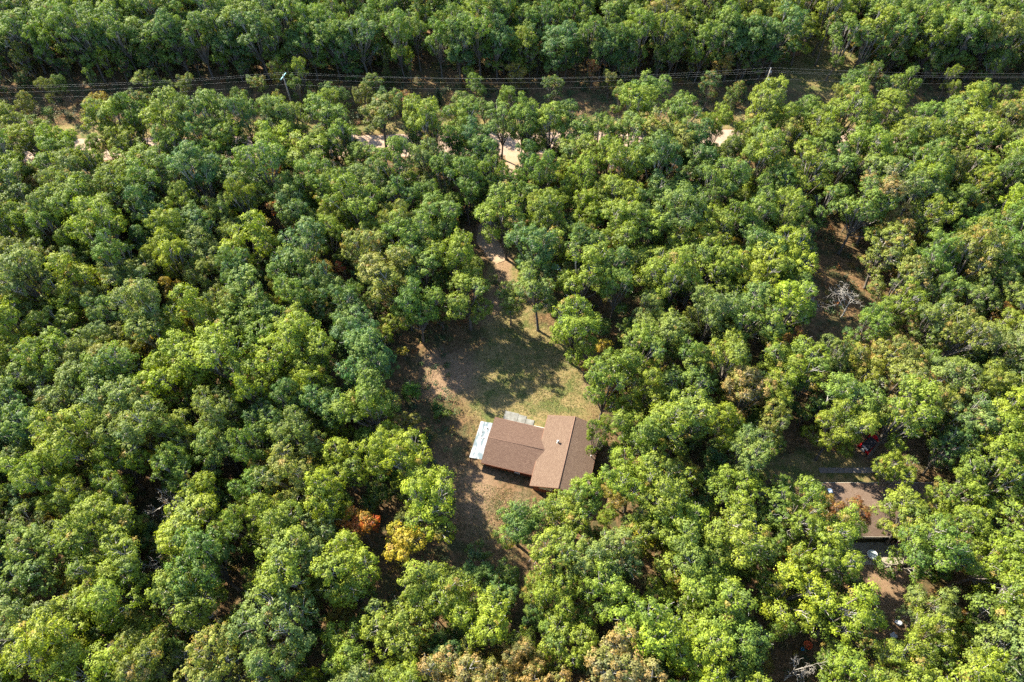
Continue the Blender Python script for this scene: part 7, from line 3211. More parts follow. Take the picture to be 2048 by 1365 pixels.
for row in UNDERSTORY:
    f = row.split(","); t0 = TINT[f[2]]; j = tr.uniform(.7, 1.15); r = float(f[3])
    US.append((float(f[0]), float(f[1]), tr.uniform(0, 6.28), r / 4, r / 4 * tr.uniform(.85, 1.15), float(f[4]) / 14, tr.randrange(len(VAR)), tuple(c * j for c in t0), tr.choice([0, 0, .05, .1, .3])))
woods("distant_woods", STUFF, "dense far green woodland beyond the power line and around the trees")
woods("understory", US, "young trees and saplings filling the shade between tall crowns")

# ------------------------------------------------------------------ trees that stand out
def special_tree(name, x, y, r, h, tint, turn, label, cat="tree", seed=1, zb=None, nl=9, leaf=0.22, tuftr=0.42, sparse=0.0, dens=1.0, rz=0.0, r0=None, trunk=True, group=None):
    zb = h * 0.38 if zb is None else zb
    cm, lob, tips = crown_mesh(seed, R=r, zb=zb, zt=h, nl=nl, leaf=leaf, tuftr=tuftr, sparse=sparse, density=dens)
    t = empty(name, (x, y, 0), rz); tag(t, label, cat, group)
    c = link("crown" if trunk else "foliage", cm, t); c["tint"] = tint; c["turning"] = turn
    link("trunk" if trunk else "stem", limbs_mesh(seed + 5, lob, tips, zb, h, r0 or 0.03 + 0.013 * h), t)
    return t
def conifer(name, x, y, r, h, tint, label, seed):
    rs = np.random.RandomState(seed); P = []; N = []; T = []; mb = MB(); mb.tube([(0, 0, -.2), (0, 0, h * .5), (0, 0, h)], [.13, .08, .015], 7)
    z = h * 0.10
    while z < h - 0.2:
        rr = r * (1 - z / h) ** 0.85 + 0.08; nb = 6 if rr > .5 else 4; a0 = rs.rand() * 6
        for b in range(nb):
            a = a0 + b * 6.283 / nb + rs.rand() * .3; L = rr * (0.75 + .35 * rs.rand()); dr = np.array([math.cos(a), math.sin(a), -0.18])
            k = int(70 * L / 1.5) + 8; s = rs.rand(k, 1) ** .8 * L; side = np.array([-math.sin(a), math.cos(a), 0]) * (rs.rand(k, 1) - .5) * (0.55 * (1.15 - s / L)) * 1.1
            P.append(np.array([0, 0, z]) + dr * s + side + rs.normal(size=(k, 3)) * .04); N.append(nrm(np.array([0, 0, 1.0]) + rs.normal(size=(k, 3)) * .5)); T.append(np.full(k, rs.rand()))
            mb.tube([(0, 0, z), tuple(np.array([0, 0, z]) + dr * L * .9)], [.03, .008], 4, cap=False)
        z += 0.36 * (0.8 + .4 * rs.rand())
    P = np.concatenate(P); V = leaf_quads(rs, P, np.concatenate(N), 0.2 * (0.7 + .6 * rs.rand(len(P))), .35)
    t = empty(name, (x, y, 0)); tag(t, label, "tree"); c = link("crown", quads("crown", V, FOL, {"tuft": np.concatenate(T), "leafv": rs.rand(len(P)), "limb": np.full(len(P), .5)}), t)
    c["tint"] = tint; c["turning"] = 0.0; link("trunk", mb.mesh("trunk", BARK), t); return t
def dead_mesh(seed, r, h):
    rs = random.Random(seed); mb = MB()
    def grow(p, d, L, rad_, lv):
        n = 3; pts = [p]; q = p
        for i in range(n):
            d = (d + Vector((rs.uniform(-1, 1), rs.uniform(-1, 1), rs.uniform(-.7, .8))) * .26).normalized(); q = q + d * (L / n); pts.append(q)
        mb.tube(pts, [rad_, rad_ * .85, rad_ * .7, rad_ * .5], 6 if lv < 2 else 4, cap=False)
        if lv >= 4: return
        for b in range(rs.choice([3, 3, 4]) if lv else 5):
            t_ = rs.uniform(.45, 1.0) if lv else rs.uniform(.3, 1.0); i = min(2, int(t_ * 3)); s = pts[i].lerp(pts[i + 1], t_ * 3 - i)
            a = rs.uniform(0, 6.28); o = d.orthogonal().normalized(); o = Matrix.Rotation(a, 3, d) @ o
            nd = (d * rs.uniform(.35, .8) + o * rs.uniform(.6, 1.0)); grow(s, nd.normalized(), L * rs.uniform(.5, .72), max(rad_ * .55, .026), lv + 1)
    grow(Vector((0, 0, -.2)), Vector((rs.uniform(-.1, .1), rs.uniform(-.1, .1), 1)), h * .48, 0.16, 0)
    me = mb.mesh("trunk", PALEBARK); co = np.empty(len(me.vertices) * 3, np.float32); me.vertices.foreach_get("co", co); co = co.reshape(-1, 3)
    mx = np.percentile(np.hypot(co[:, 0], co[:, 1]), 97); co[:, :2] *= np.where(co[:, 2:] > h * .15, r / mx, 1.0) * .5 + .5 * (r / mx if mx > r else 1.0); me.vertices.foreach_set("co", co.ravel()); me.update()
    return me
RUST = (0.36, 0.055, 0.008); GOLD = (0.48, 0.30, 0.015)
special_tree("red_tree", -20.3, 32.5, 2.9, 12.0, RUST, 0, "bright rust-orange leafy tree among green crowns south-west of the brown house", seed=31, zb=5.5, tuftr=.36)
special_tree("golden_tree", -14.2, 30.2, 3.4, 11.5, (0.40, 0.29, 0.016), .1, "golden yellow broad tree just below the rust-orange tree", seed=32, zb=5.0)
special_tree("golden_bush", 19.3, 31.7, 2.9, 5.0, (0.36, 0.30, 0.018), 0, "low bright yellow bush beside a bare patch below the brown house", "bush", seed=33, zb=1.2, sparse=.2)
special_tree("yellow_sapling", 15.3, 63.7, 1.7, 7.0, (0.42, 0.26, 0.015), .2, "slim yellow-orange young tree on the east edge of the lawn", seed=34, zb=2.0, nl=7)
special_tree("orange_bush", 12.1, 61.7, 1.0, 3.5, (0.36, 0.12, 0.03), 0, "small orange-red bush where the lawn meets the eastern trees", "bush", seed=35, zb=.6, nl=6, tuftr=.3)
special_tree("yellow_bush", 20.3, 38.4, 1.5, 5.0, GOLD, .1, "small yellow bush peeping between crowns east of the white car", "bush", seed=36, zb=2, nl=6, tuftr=.34)
special_tree("yellow_bush", 23.3, 33.9, 1.2, 4.6, GOLD, 0, "tiny golden bush just above the low bright yellow bush", "bush", seed=37, zb=2, nl=5, tuftr=.3)
special_tree("yellow_bush", -18.4, 64.9, 1.1, 3.4, (0.34, 0.24, 0.02), 0, "amber bush at the west tip of the clearing beside long trunk shadows", "bush", seed=38, zb=.5, nl=6, tuftr=.3)
special_tree("maroon_tree", -12.1, 71.1, 2.7, 8.5, (0.15, 0.042, 0.018), 0, "dark maroon-brown leafy tree at the north-west edge of the lawn", seed=39, zb=1.6, tuftr=.34, leaf=.18, sparse=.12)
special_tree("red_tree", -43.8, 92.3, 1.5, 11.0, (0.26, 0.035, 0.018), 0, "slim dark red tree between green crowns below the yellow-green roadside tree", seed=40, zb=5.5, nl=6, tuftr=.34)
special_tree("red_tree", -29.8, 79.0, 1.1, 9.0, (0.30, 0.030, 0.015), 0, "narrow crimson young tree in a dark gap north-west of the lawn", seed=41, zb=4.5, nl=5, tuftr=.3)
special_tree("dark_gold_tree", -34.1, 20.8, 2.2, 9.5, (0.14, 0.125, 0.008), 0, "round dense mustard-green tree standing alone in a dark gap", seed=42, zb=4, tuftr=.3, leaf=.18)
special_tree("brown_tree", -91.4, 100.7, 2.3, 9.5, (0.15, 0.085, 0.022), .1, "rusty brown feathery tree near the left end of the road", seed=43, zb=4, tuftr=.3, leaf=.17)
special_tree("light_bush", -16.0, 56.7, 1.9, 4.6, (0.085, 0.200, 0.014), 0, "bright light-green pointed bush alone on the west side of the clearing", "bush", seed=44, zb=.7, tuftr=.34, leaf=.17, trunk=False)
special_tree("dark_bush", -11.8, 54.0, 1.8, 2.5, (0.040, 0.095, 0.012), 0, "low dark green bush between the light-green bush and the brown house", "bush", seed=45, zb=.3, tuftr=.34, leaf=.17, trunk=False)
special_tree("brushy_bush", -13.4, 49.3, 1.9, 2.2, (0.050, 0.070, 0.020), .3, "straggly brown-green bush west of the metal porch", "bush", seed=46, zb=.3, tuftr=.34, leaf=.17, sparse=.2, trunk=False)
special_tree("young_tree", -4.5, 30.3, 1.9, 5.0, (0.045, 0.095, 0.030), .05, "small dark green young tree on bare ground south-west of the house", seed=47, zb=1.0, nl=7, tuftr=.36)
special_tree("young_tree", -2.9, 79.4, 1.4, 5.0, (0.060, 0.085, 0.030), .05, "thin sparse young tree beside the neck of the clearing", seed=48, zb=1.2, nl=6, tuftr=.34, sparse=.3)
special_tree("round_bush", 56.6, 43.0, 1.0, 1.7, (0.012, 0.020, 0.012), 0, "very dark rounded bush between the paved path and the long house", "bush", seed=49, zb=.3, nl=7, tuftr=.3, leaf=.14, trunk=False)
special_tree("tall_slim_tree", 74.0, 150.6, 2.3, 14.0, (0.075, 0.120, 0.020), .05, "tall slim tree with long bare trunk in the sunlit northern yard", seed=50, zb=8.6, nl=8, sparse=.15, r0=.22)
special_tree("spreading_tree", -26.8, 116.7, 4.9, 15.0, (0.115, 0.135, 0.024), .08, "large spreading tree with forked grey trunk seen against the sandy road", seed=51, zb=8.0, nl=12, r0=.34, tuftr=.5, leaf=.24)
conifer("conifer_tree", -29.0, 141.9, 1.9, 8.5, (0.085, 0.100, 0.016), "olive-green pointed conifer beside the power line, above the forked tree", 61)
conifer("conifer_tree", -16.9, 135.1, 1.5, 5.0, (0.018, 0.045, 0.022), "short dark green conifer below the wires in the cleared strip", 62)
DEADL = [(-34.0, 105.4, 3.0, 13, "pale bare dead tree in a dark gap below the forked roadside tree"),
 (-20.4, 107.0, 3.2, 13, "leafless grey tree below the road, east of the other bare tree there"),
 (51.5, 75.3, 3.4, 10, "leafless tree at the west side of the bare eastern clearing"),
 (59.2, 73.9, 4.2, 9, "wide bare dead tree with pale tangled limbs in the eastern clearing"),
 (-49.4, 37.0, 3.2, 12, "bare white-limbed tree beside a small sunlit opening in the western wood"),
 (-46.8, 30.0, 3.4, 13.5, "leafless grey tree just below the small sunlit opening in the western wood"),
 (-48.7, 16.5, 3.6, 14, "bare twiggy grey tree at the bottom edge, leftmost of two"),
 (-39.9, 18.9, 3.6, 14, "bleached bare tree near the bottom edge beside the mustard-green tree"),
 (82.4, 162.4, 3.0, 11, "grey leafless tree behind the white tank in the northern yard"),
 (-115.0, 145.6, 3.4, 14, "tall hazy grey bare tree at the far top left corner"),
 (35.4, 14.8, 2.4, 12, "small bare white tree at the bottom edge below the orange tub"),
 (32.4, 75.0, 2.6, 12, "small leafless tree in a dark gap west of the eastern clearing")]
DM_ = [dead_mesh(300 + i, 3.2, 10.5) for i in range(5)]
for i, (x, y, r, h, lab) in enumerate(DEADL):
    t = empty("dead_tree", (x, y, 0), i * 1.7); t.scale = (r / 3.2, r / 3.2, h / 10.5); tag(t, lab, "dead tree", "bare dead trees in the wood"); link("trunk", DM_[i % 5], t)


# ------------------------------------------------------------------ ground
HC = Vector((8.46, 45.94)); HU = Vector((.968, -.25)); HV = Vector((.25, .968))       # house centre and its two directions
def seg_d(X, Y, P):
    D = np.full(X.shape, 1e9)
    for (ax, ay), (bx, by) in zip(P[:-1], P[1:]):
        dx, dy = bx - ax, by - ay; t = np.clip(((X - ax) * dx + (Y - ay) * dy) / (dx * dx + dy * dy), 0, 1)
        D = np.minimum(D, np.hypot(X - ax - t * dx, Y - ay - t * dy))
    return D
def wob(X, Y, s, seed):
    rs = np.random.RandomState(seed); o = 0
    for k in range(5):
        a = rs.rand() * 6.28; f = (0.6 + rs.rand()) * 6.28 / s; o = o + np.sin((X * math.cos(a) + Y * math.sin(a)) * f + rs.rand() * 6.28 + 1.3 * np.sin((Y * math.cos(a) - X * math.sin(a)) * f * .7))
    return o / 5
DRIVE = [(0.8, 119), (0.2, 113), (-1.2, 105), (-4.4, 97), (-4.8, 92.5), (-2.0, 87), (-1.5, 81), (-4.0, 74)]
ROADP = [(-260, 115.2), (-100, 119.3), (0, 121.5), (100, 123.5), (260, 126.5)]
nx, ny = 560, 400
gx = np.linspace(-200, 200, nx); gy = np.linspace(-20, 270, ny); X, Y = np.meshgrid(gx, gy)
Z = 0.10 * wob(X, Y, 18, 3) + 0.05 * wob(X, Y, 5, 4) - 0.12
def flat(d, r0, r1): return np.clip((d - r0) / (r1 - r0), 0, 1)
px_ = (X - HC.x) * HU.x + (Y - HC.y) * HU.y; py_ = (X - HC.x) * HV.x + (Y - HC.y) * HV.y
dh = np.hypot(np.maximum(np.abs(px_ + 4) - 9, 0), np.maximum(np.abs(py_) - 8, 0)); d2 = np.hypot(np.maximum(np.abs(X - 54.5) - 11, 0), np.maximum(np.abs(Y - 37) - 8, 0))
dr = seg_d(X, Y, ROADP); dd = seg_d(X, Y, DRIVE)
fl = np.minimum.reduce([flat(dh, 0, 6), flat(d2, 0, 6), flat(dr, 5.5, 9), flat(dd, 2.5, 5)])
Z = Z * fl
# what grows where: lawn, bare earth and pine-straw coloured litter
lawn = np.exp(-(((X - 3) / 12) ** 2 + ((Y - 60) / 13) ** 2) ** 1.6) + np.exp(-(((X + 1) / 5) ** 2 + ((Y - 82) / 14) ** 2) ** 2) * .7
lawn = lawn + np.exp(-(((X - 76) / 13) ** 2 + ((Y - 150) / 14) ** 2) ** 2) * .9 + np.exp(-((dr - 6.5) / 2.5) ** 2) * (Y > 120) * 1.0 + np.exp(-(((X - 48) / 9) ** 2 + ((Y - 44) / 4) ** 2) ** 2) * .8
lawn = np.clip(lawn + 0.25 * wob(X, Y, 9, 7) * (lawn > .05), 0, 1)
bare = np.exp(-((dd / 2.6) ** 2)) * .8 + np.exp(-(((X + 11) / 7) ** 2 + ((Y - 62) / 7) ** 2) ** 1.5) * .8 + np.exp(-(((X - 53) / 6) ** 2 + ((Y - 25) / 8) ** 2) ** 2) * .6 + np.exp(-(((X - 58) / 12) ** 2 + ((Y - 48) / 4) ** 2) ** 2) * .5
bare = bare + np.exp(-(((X + 6) / 11) ** 2 + ((Y - 40) / 8) ** 2) ** 2) * .55 + np.exp(-(((X - 14.5) / 5) ** 2 + ((Y - 62) / 9) ** 2) ** 1.5) * .5
bare = np.clip(bare + .3 * wob(X, Y, 7, 9) * (bare > .05), 0, 1)
V = np.stack([X, Y, Z], -1).reshape(-1, 3); I = np.arange(nx * ny).reshape(ny, nx)
Fq = np.stack([I[:-1, :-1], I[:-1, 1:], I[1:, 1:], I[1:, :-1]], -1).reshape(-1, 4)
# outer skirt so that the one sheet reaches the horizon
me = bpy.data.meshes.new("ground"); nv = len(V)
rim = [(-2500, -2500), (2500, -2500), (2500, 2500), (-2500, 2500)]
c4 = [I[0, 0], I[0, -1], I[-1, -1], I[-1, 0]]
edges_idx = [I[0, :], I[:, -1], I[-1, ::-1], I[::-1, 0]]
Vall = np.concatenate([V, np.array([(a, b, -0.12) for a, b in rim])])
faces = [tuple(int(q) for q in f) for f in Fq]
for s in range(4):
    run = [int(q) for q in edges_idx[s]]; faces.append(tuple([nv + s, nv + (s + 1) % 4] + run[::-1]))
me.from_pydata([tuple(v) for v in Vall], [], faces); me.update()
for k, arr in (("lawn", lawn), ("bare", bare)):
    me.attributes.new(k, 'FLOAT', 'POINT').data.foreach_set("value", np.concatenate([arr.ravel(), np.zeros(4)]).astype(np.float32))
for p in me.polygons: p.use_smooth = True
def ground_material():
    m = bpy.data.materials.new("forest_ground"); m.use_nodes = True; t = m.node_tree; b = t.nodes["Principled BSDF"]; b.inputs["Roughness"].default_value = 1; b.inputs["Specular IOR Level"].default_value = 0.1
    tc = t.nodes.new("ShaderNodeTexCoord")
    def nz(scale, detail=5, rough=.65):
        n = t.nodes.new("ShaderNodeTexNoise"); n.inputs["Scale"].default_value = scale; n.inputs["Detail"].default_value = detail; n.inputs["Roughness"].default_value = rough
        t.links.new(tc.outputs["Object"], n.inputs["Vector"]); return n.outputs["Fac"]
    fine, mid, big, tiny = nz(1.6), nz(.35), nz(.09), nz(9, 3, .8)
    litter = mixrgb(t, (0.052, 0.036, 0.018), (0.160, 0.096, 0.048), maprange(t, fine, .35, .65, 0, 1))
    litter = mixrgb(t, litter, (0.044, 0.048, 0.020), maprange(t, mid, .46, .62, 0, .85))
    litter = mixrgb(t, litter, (0.216, 0.144, 0.080), maprange(t, tiny, .58, .75, 0, .6))
    dry = mixrgb(t, (0.188, 0.140, 0.064), (0.112, 0.096, 0.036), maprange(t, fine, .4, .62, 0, 1))
    green = mixrgb(t, (0.044, 0.066, 0.018), (0.088, 0.096, 0.028), maprange(t, fine, .4, .62, 0, 1))
    grass = mixrgb(t, dry, green, maprange(t, mid, .47, .60, 0, .9))
    grass = mixrgb(t, grass, (0.240, 0.192, 0.096), maprange(t, tiny, .6, .8, 0, .5))
    earth = mixrgb(t, (0.224, 0.148, 0.092), (0.144, 0.092, 0.056), maprange(t, fine, .38, .64, 0, 1))
    la = t.nodes.new("ShaderNodeAttribute"); la.attribute_name = "lawn"; ba = t.nodes.new("ShaderNodeAttribute"); ba.attribute_name = "bare"
    f1 = maprange(t, math_(t, 'ADD', la.outputs["Fac"], maprange(t, fine, 0, 1, -.35, .35)), .3, .55, 0, 1)
    f2 = maprange(t, math_(t, 'ADD', ba.outputs["Fac"], maprange(t, fine, 0, 1, -.4, .4)), .35, .7, 0, .9)
    c = mixrgb(t, mixrgb(t, litter, grass, f1), earth, f2)
    t.links.new(c, b.inputs["Base Color"])
    bp = t.nodes.new("ShaderNodeBump"); bp.inputs["Strength"].default_value = .9; bp.inputs["Distance"].default_value = .12; t.links.new(math_(t, 'ADD', tiny, fine), bp.inputs["Height"]); t.links.new(bp.outputs[0], b.inputs["Normal"])
    return m
me.materials.append(ground_material()); g_ = link("ground", me); g_["kind"] = "structure"

def strip(name, P, width, z, material, seed, jag=.35):
    rs = random.Random(seed); mb = MB(); L = []; pts = []
    for (ax, ay), (bx, by) in zip(P[:-1], P[1:]):
        n = max(2, int(math.hypot(bx - ax, by - ay) / 1.0))
        for i in range(n): pts.append(Vector((ax + (bx - ax) * i / n, ay + (by - ay) * i / n)))
    pts.append(Vector(P[-1])); rows = []
    for i, p in enumerate(pts):
        d = (pts[min(i + 2, len(pts) - 1)] - pts[max(i - 2, 0)]).normalized(); nn = Vector((-d.y, d.x))
        wl = width / 2 + jag * math.sin(i * .35) * .5 + rs.uniform(-jag, jag) * .5; wr = width / 2 + jag * math.sin(i * .27 + 2) * .5 + rs.uniform(-jag, jag) * .5
        rows.append([mb.bm.verts.new((*(p + nn * wl), z - .03)), mb.bm.verts.new((*(p + nn * wl * .5), z + .02)), mb.bm.verts.new((*(p - nn * wr * .5), z + .02)), mb.bm.verts.new((*(p - nn * wr), z - .03))])
    for a, b in zip(rows[:-1], rows[1:]):
        for k in range(3): f = mb.bm.faces.new((a[k], a[k + 1], b[k + 1], b[k])); f.smooth = True
    o = mb.build(name, material); o["kind"] = "structure"; return o
SAND = mat("sandy_gravel", (0.296, 0.220, 0.164), 1.0, noise=.5, scale=.8, col2=(0.216, 0.152, 0.108), bump=.3, spec=.1)
strip("road", ROADP, 7.4, 0.035, SAND, 1)
strip("driveway", DRIVE[:6], 3.6, 0.045, mat("driveway_sand", (0.272, 0.200, 0.144), 1.0, noise=.7, scale=.7, col2=(0.224, 0.152, 0.088), spec=.1), 2, .6)
CONC = mat("concrete", (0.176, 0.176, 0.160), .95, noise=.6, scale=1.2, col2=(0.096, 0.092, 0.080), bump=.1)
DARKCONC = mat("worn_paving", (0.160, 0.136, 0.116), .95, noise=.6, scale=1.5, col2=(0.104, 0.088, 0.072))

def hpt(u, v, z=0.0): p = HC + HU * u + HV * v; return Vector((p.x, p.y, z))
# concrete slabs by the house: two pads with a joint
mb = MB()
for (u0, u1, v0, v1) in ((-11.4, -9.15, 3.6, 6.1), (-9.1, -7.8, 3.6, 5.95), (-7.75, -6.4, 3.6, 5.5)):
    mb.prism([hpt(u0, v0, -.2), hpt(u1, v0, -.2), hpt(u1, v1, -.2), hpt(u0, v1, -.2)], (0, 0, .29), bevel=.015)
o = mb.build("patio", CONC); tag(o, kind="structure")
mb = MB(); mb.prism([hpt(-6.3, 3.7, -.2), hpt(-4.4, 3.7, -.2), hpt(-4.4, 4.6, -.2), hpt(-6.3, 4.6, -.2)], (0, 0, .32), bevel=.02)
o = mb.build("doorstep", mat("pale_step", (0.440, 0.432, 0.400), .9, noise=.3, scale=2)); o["kind"] = "structure"

# undergrowth: leafy tufts over the forest floor
def undergrowth():
    rs = np.random.RandomState(5); P = []; N = []; S = []; Cc = []
    pal = np.array([(.030, .060, .020), (.045, .080, .022), (.07, .10, .025), (.10, .11, .03), (.22, .15, .02), (.20, .075, .018), (.14, .09, .04), (.025, .05, .024)])
    pr = np.array([.24, .2, .14, .12, .09, .06, .08, .07])
    def clump(x, y, r, hh, k, c):
        e = nrm(rs.normal(size=(k, 3))); e[:, 2] = np.abs(e[:, 2])
        P.append(np.array([x, y, 0.0]) + e * np.array([r, r, hh]) * (0.4 + .6 * rs.rand(k, 1))); N.append(nrm(e + [0, 0, .7] + rs.normal(size=(k, 3)) * .5)); S.append(.22 * (0.7 + .7 * rs.rand(k))); Cc.append(c * (0.7 + .6 * rs.rand(k, 1)))
    n = 0
    while n < 8500:
        x = rs.uniform(-150, 150); y = rs.uniform(6, 200)
        if abs(x) > 55 + y * .62: continue
        a = np.array([[x]]); b = np.array([[y]])
        if seg_d(a, b, ROADP)[0, 0] < 5.2 or seg_d(a, b, DRIVE)[0, 0] < 3: continue
        if (x - 3) ** 2 / 13.5 ** 2 + (y - 62) ** 2 / 15 ** 2 < 1: continue
        q = HC + Vector((0, 0)); ux = (x - q.x) * HU.x + (y - q.y) * HU.y; vy = (x - q.x) * HV.x + (y - q.y) * HV.y
        if -17 < ux < 6.5 and -12 < vy < 10: continue
        if 43 < x < 65 and 19 < y < 53: continue
        if -9 < x < 5 and 20 < y < 45: continue
        if 62 < x < 88 and 133 < y < 163: continue
        cor = 128 < y < 152
        
        clump(x, y, rs.uniform(.5, 1.3) * (1.25 if cor else 1), rs.uniform(.35, 1.3) * (1.7 if cor else 1), rs.randint(26, 60) + (30 if cor else 0), pal[rs.choice(8, p=pr)]); n += 1
    V = leaf_quads(rs, np.concatenate(P), np.concatenate(N), np.concatenate(S), .65)
    o = link("undergrowth", quads("undergrowth", V, UND, {"tone": np.concatenate(Cc)})); tag(o, "mixed green and rusty undergrowth on the forest floor", "undergrowth", kind="stuff")
undergrowth()
def grass_stuff():
    rs = np.random.RandomState(8); n = 26000
    x = np.concatenate([rs.normal(3, 9, n), rs.normal(-3, 5, n // 3), rs.normal(75, 9, n // 3)]); y = np.concatenate([rs.normal(61, 11, n), rs.normal(38, 7, n // 3), rs.normal(149, 8, n // 3)])
    ux = (x - HC.x) * HU.x + (y - HC.y) * HU.y; vy = (x - HC.x) * HV.x + (y - HC.y) * HV.y
    ok = ~((ux > -14.6) & (ux < 4.6) & (vy > -7) & (vy < 6.3)); x = x[ok]; y = y[ok]; k = len(x)
    P = np.stack([x, y, np.full(k, .05)], -1); N = nrm(np.stack([rs.normal(size=k), rs.normal(size=k), rs.rand(k) * 1.2 + .3], -1))
    g = rs.rand(k, 1); Cc = (np.array([[.07, .095, .025]]) * (1 - g) + np.array([[.28, .21, .09]]) * g) * (0.7 + .6 * rs.rand(k, 1))
    V = leaf_quads(rs, P, N, .14 + .12 * rs.rand(k), .35); o = link("grass", quads("grass", V, UND, {"tone": Cc})); tag(o, "short patchy green and dry grass on the clearing", "grass", kind="stuff")
grass_stuff()

# ------------------------------------------------------------------ brown house
def shingle_material(name, c1, c2):
    m = bpy.data.materials.new(name); m.use_nodes = True; t = m.node_tree; b = t.nodes["Principled BSDF"]; b.inputs["Roughness"].default_value = .95; b.inputs["Specular IOR Level"].default_value = .15
    tc = t.nodes.new("ShaderNodeTexCoord"); mp = t.nodes.new("ShaderNodeMapping"); t.links.new(tc.outputs["UV"], mp.inputs[0])
    br = t.nodes.new("ShaderNodeTexBrick"); br.inputs["Scale"].default_value = 1.0; br.inputs["Brick Width"].default_value = .33; br.inputs["Row Height"].default_value = .15; br.inputs["Mortar Size"].default_value = .012; br.inputs["Mortar Smooth"].default_value = .4; br.inputs["Bias"].default_value = 0
    br.inputs["Color1"].default_value = (*c1, 1); br.inputs["Color2"].default_value = (*c2, 1); br.inputs["Mortar"].default_value = (*[c * .45 for c in c2], 1)
    t.links.new(mp.outputs[0], br.inputs["Vector"])
    nz = t.nodes.new("ShaderNodeTexNoise"); nz.inputs["Scale"].default_value = 7; nz.inputs["Detail"].default_value = 6; nz.inputs["Roughness"].default_value = .8; t.links.new(mp.outputs[0], nz.inputs["Vector"])
    n2 = t.nodes.new("ShaderNodeTexNoise"); n2.inputs["Scale"].default_value = .5; n2.inputs["Detail"].default_value = 3; t.links.new(mp.outputs[0], n2.inputs["Vector"])
    c = mixrgb(t, br.outputs["Color"], [x * .45 for x in c2], maprange(t, nz.outputs["Fac"], .42, .62, .6, 0))
    c = mixrgb(t, c, [min(1, x * 1.35) for x in c1], maprange(t, nz.outputs["Fac"], .56, .74, 0, .7)); c = mixrgb(t, c, [x * .8 for x in c2], maprange(t, n2.outputs["Fac"], .45, .7, 0, .35))
    t.links.new(c, b.inputs["Base Color"])
    bp = t.nodes.new("ShaderNodeBump"); bp.inputs["Strength"].default_value = .6; bp.inputs["Distance"].default_value = .03; t.links.new(br.outputs["Fac"], bp.inputs["Height"]); t.links.new(bp.outputs[0], b.inputs["Normal"])
    return m
def uv_planar(me):
    """uv in metres: along the eave, up the slope"""
    uvl = me.uv_layers.new(name="UVMap")
    for p in me.polygons:
        n = p.normal; h = Vector((-n.y, n.x, 0)); h = h.normalized() if h.length > 1e-3 else Vector((1, 0, 0)); v = n.cross(h)
        for li in p.loop_indices:
            co = me.vertices[me.loops[li].vertex_index].co; uvl.data[li].uv = (co.dot(h), co.dot(v))
SHING = shingle_material("brown_shingles", (0.165, 0.114, 0.081), (0.122, 0.080, 0.057))
WINGSH = shingle_material("shade_darkened_shingles", (0.136, 0.088, 0.064), (0.100, 0.061, 0.045))  # same shingles on the wing, leaf shade and averted slope darkened into the colour
SIDING = mat("red_brown_siding", (0.208, 0.060, 0.022), .85, noise=.4, scale=2.0)
def siding_material():
    m = SIDING; t = m.node_tree; b = t.nodes["Principled BSDF"]; tc = t.nodes.new("ShaderNodeTexCoord"); sp = t.nodes.new("ShaderNodeSeparateXYZ"); t.links.new(tc.outputs["Object"], sp.inputs[0])
    f = math_(t, 'FRACT', math_(t, 'MULTIPLY', sp.outputs["Z"], 5.0)); bp = t.nodes.new("ShaderNodeBump"); bp.inputs["Distance"].default_value = .03; t.links.new(f, bp.inputs["Height"]); t.links.new(bp.outputs[0], b.inputs["Normal"])
siding_material()
TRIM = mat("dark_brown_trim", (0.085, 0.05, 0.035), .7, noise=.3, scale=3)
GLASS = mat("window_glass", (0.05, 0.06, 0.06), .08, spec=.6)
CREAM = mat("cream_blind", (0.480, 0.400, 0.240), .7)
WHITE = mat("white_paint", (0.600, 0.600, 0.584), .5, noise=.15, scale=3)
VENT = mat("grey_vent_metal", (0.42, 0.42, 0.41), .45, metal=.6)
DARK = mat("black_rubber", (0.015, 0.015, 0.016), .7)

def gable_roof(u0, u1, v0, v1, ze, zr, axis, th=.16, uc=None):
    """roof over a rectangle; ridge runs along v ('v') or along u ('u')"""
    mb = MB()
    if axis == 'v':
        c = (u0 + u1) / 2 if uc is None else uc
        for a in (u0, u1):
            q = [(a, v0, ze), (c, v0, zr), (c, v1, zr), (a, v1, ze)]
            mb.prism(q, (0, 0, -th))
    else:
        c = (v0 + v1) / 2 if uc is None else uc
        for a in (v0, v1):
            q = [(u0, a, ze), (u0, c, zr), (u1, c, zr), (u1, a, ze)]
            mb.prism(q, (0, 0, -th))
    return mb
def window(parent, p, w_, h_, nrm_, panes=3, blind=False, name="window"):
    """window on a wall: p centre, nrm_ outward unit (x,y)"""
    n = Vector((*nrm_, 0)); s = Vector((-n.y, n.x, 0)); mb = MB(); p = Vector(p)
    def bar(a0, a1, z0, z1, d0, d1, M=mb): M.prism([p + s * a0 + n * d0 + Vector((0, 0, z0)), p + s * a1 + n * d0 + Vector((0, 0, z0)), p + s * a1 + n * d0 + Vector((0, 0, z1)), p + s * a0 + n * d0 + Vector((0, 0, z1))], n * (d1 - d0))
    f = .06
    for z0, z1 in ((-h_ / 2 - f, -h_ / 2), (h_ / 2, h_ / 2 + f)): bar(-w_ / 2 - f, w_ / 2 + f, z0, z1, -.02, .07)
    for i in range(panes + 1):
        a = -w_ / 2 + w_ * i / panes; bar(a - .03, a + .03, -h_ / 2, h_ / 2, -.02, .06)
    o = mb.build(name, CREAM if blind else TRIM, parent)
    g = MB(); bar(-w_ / 2, w_ / 2, -h_ / 2, h_ / 2, .005, .02, g); g.build("pane", CREAM if blind else GLASS, o)
    return o

H1 = empty("brown_house", (HC.x, HC.y, 0), math.atan2(HU.y, HU.x))
tag(H1, "L-shaped brown house with shingled gable roofs standing in the clearing", "house")
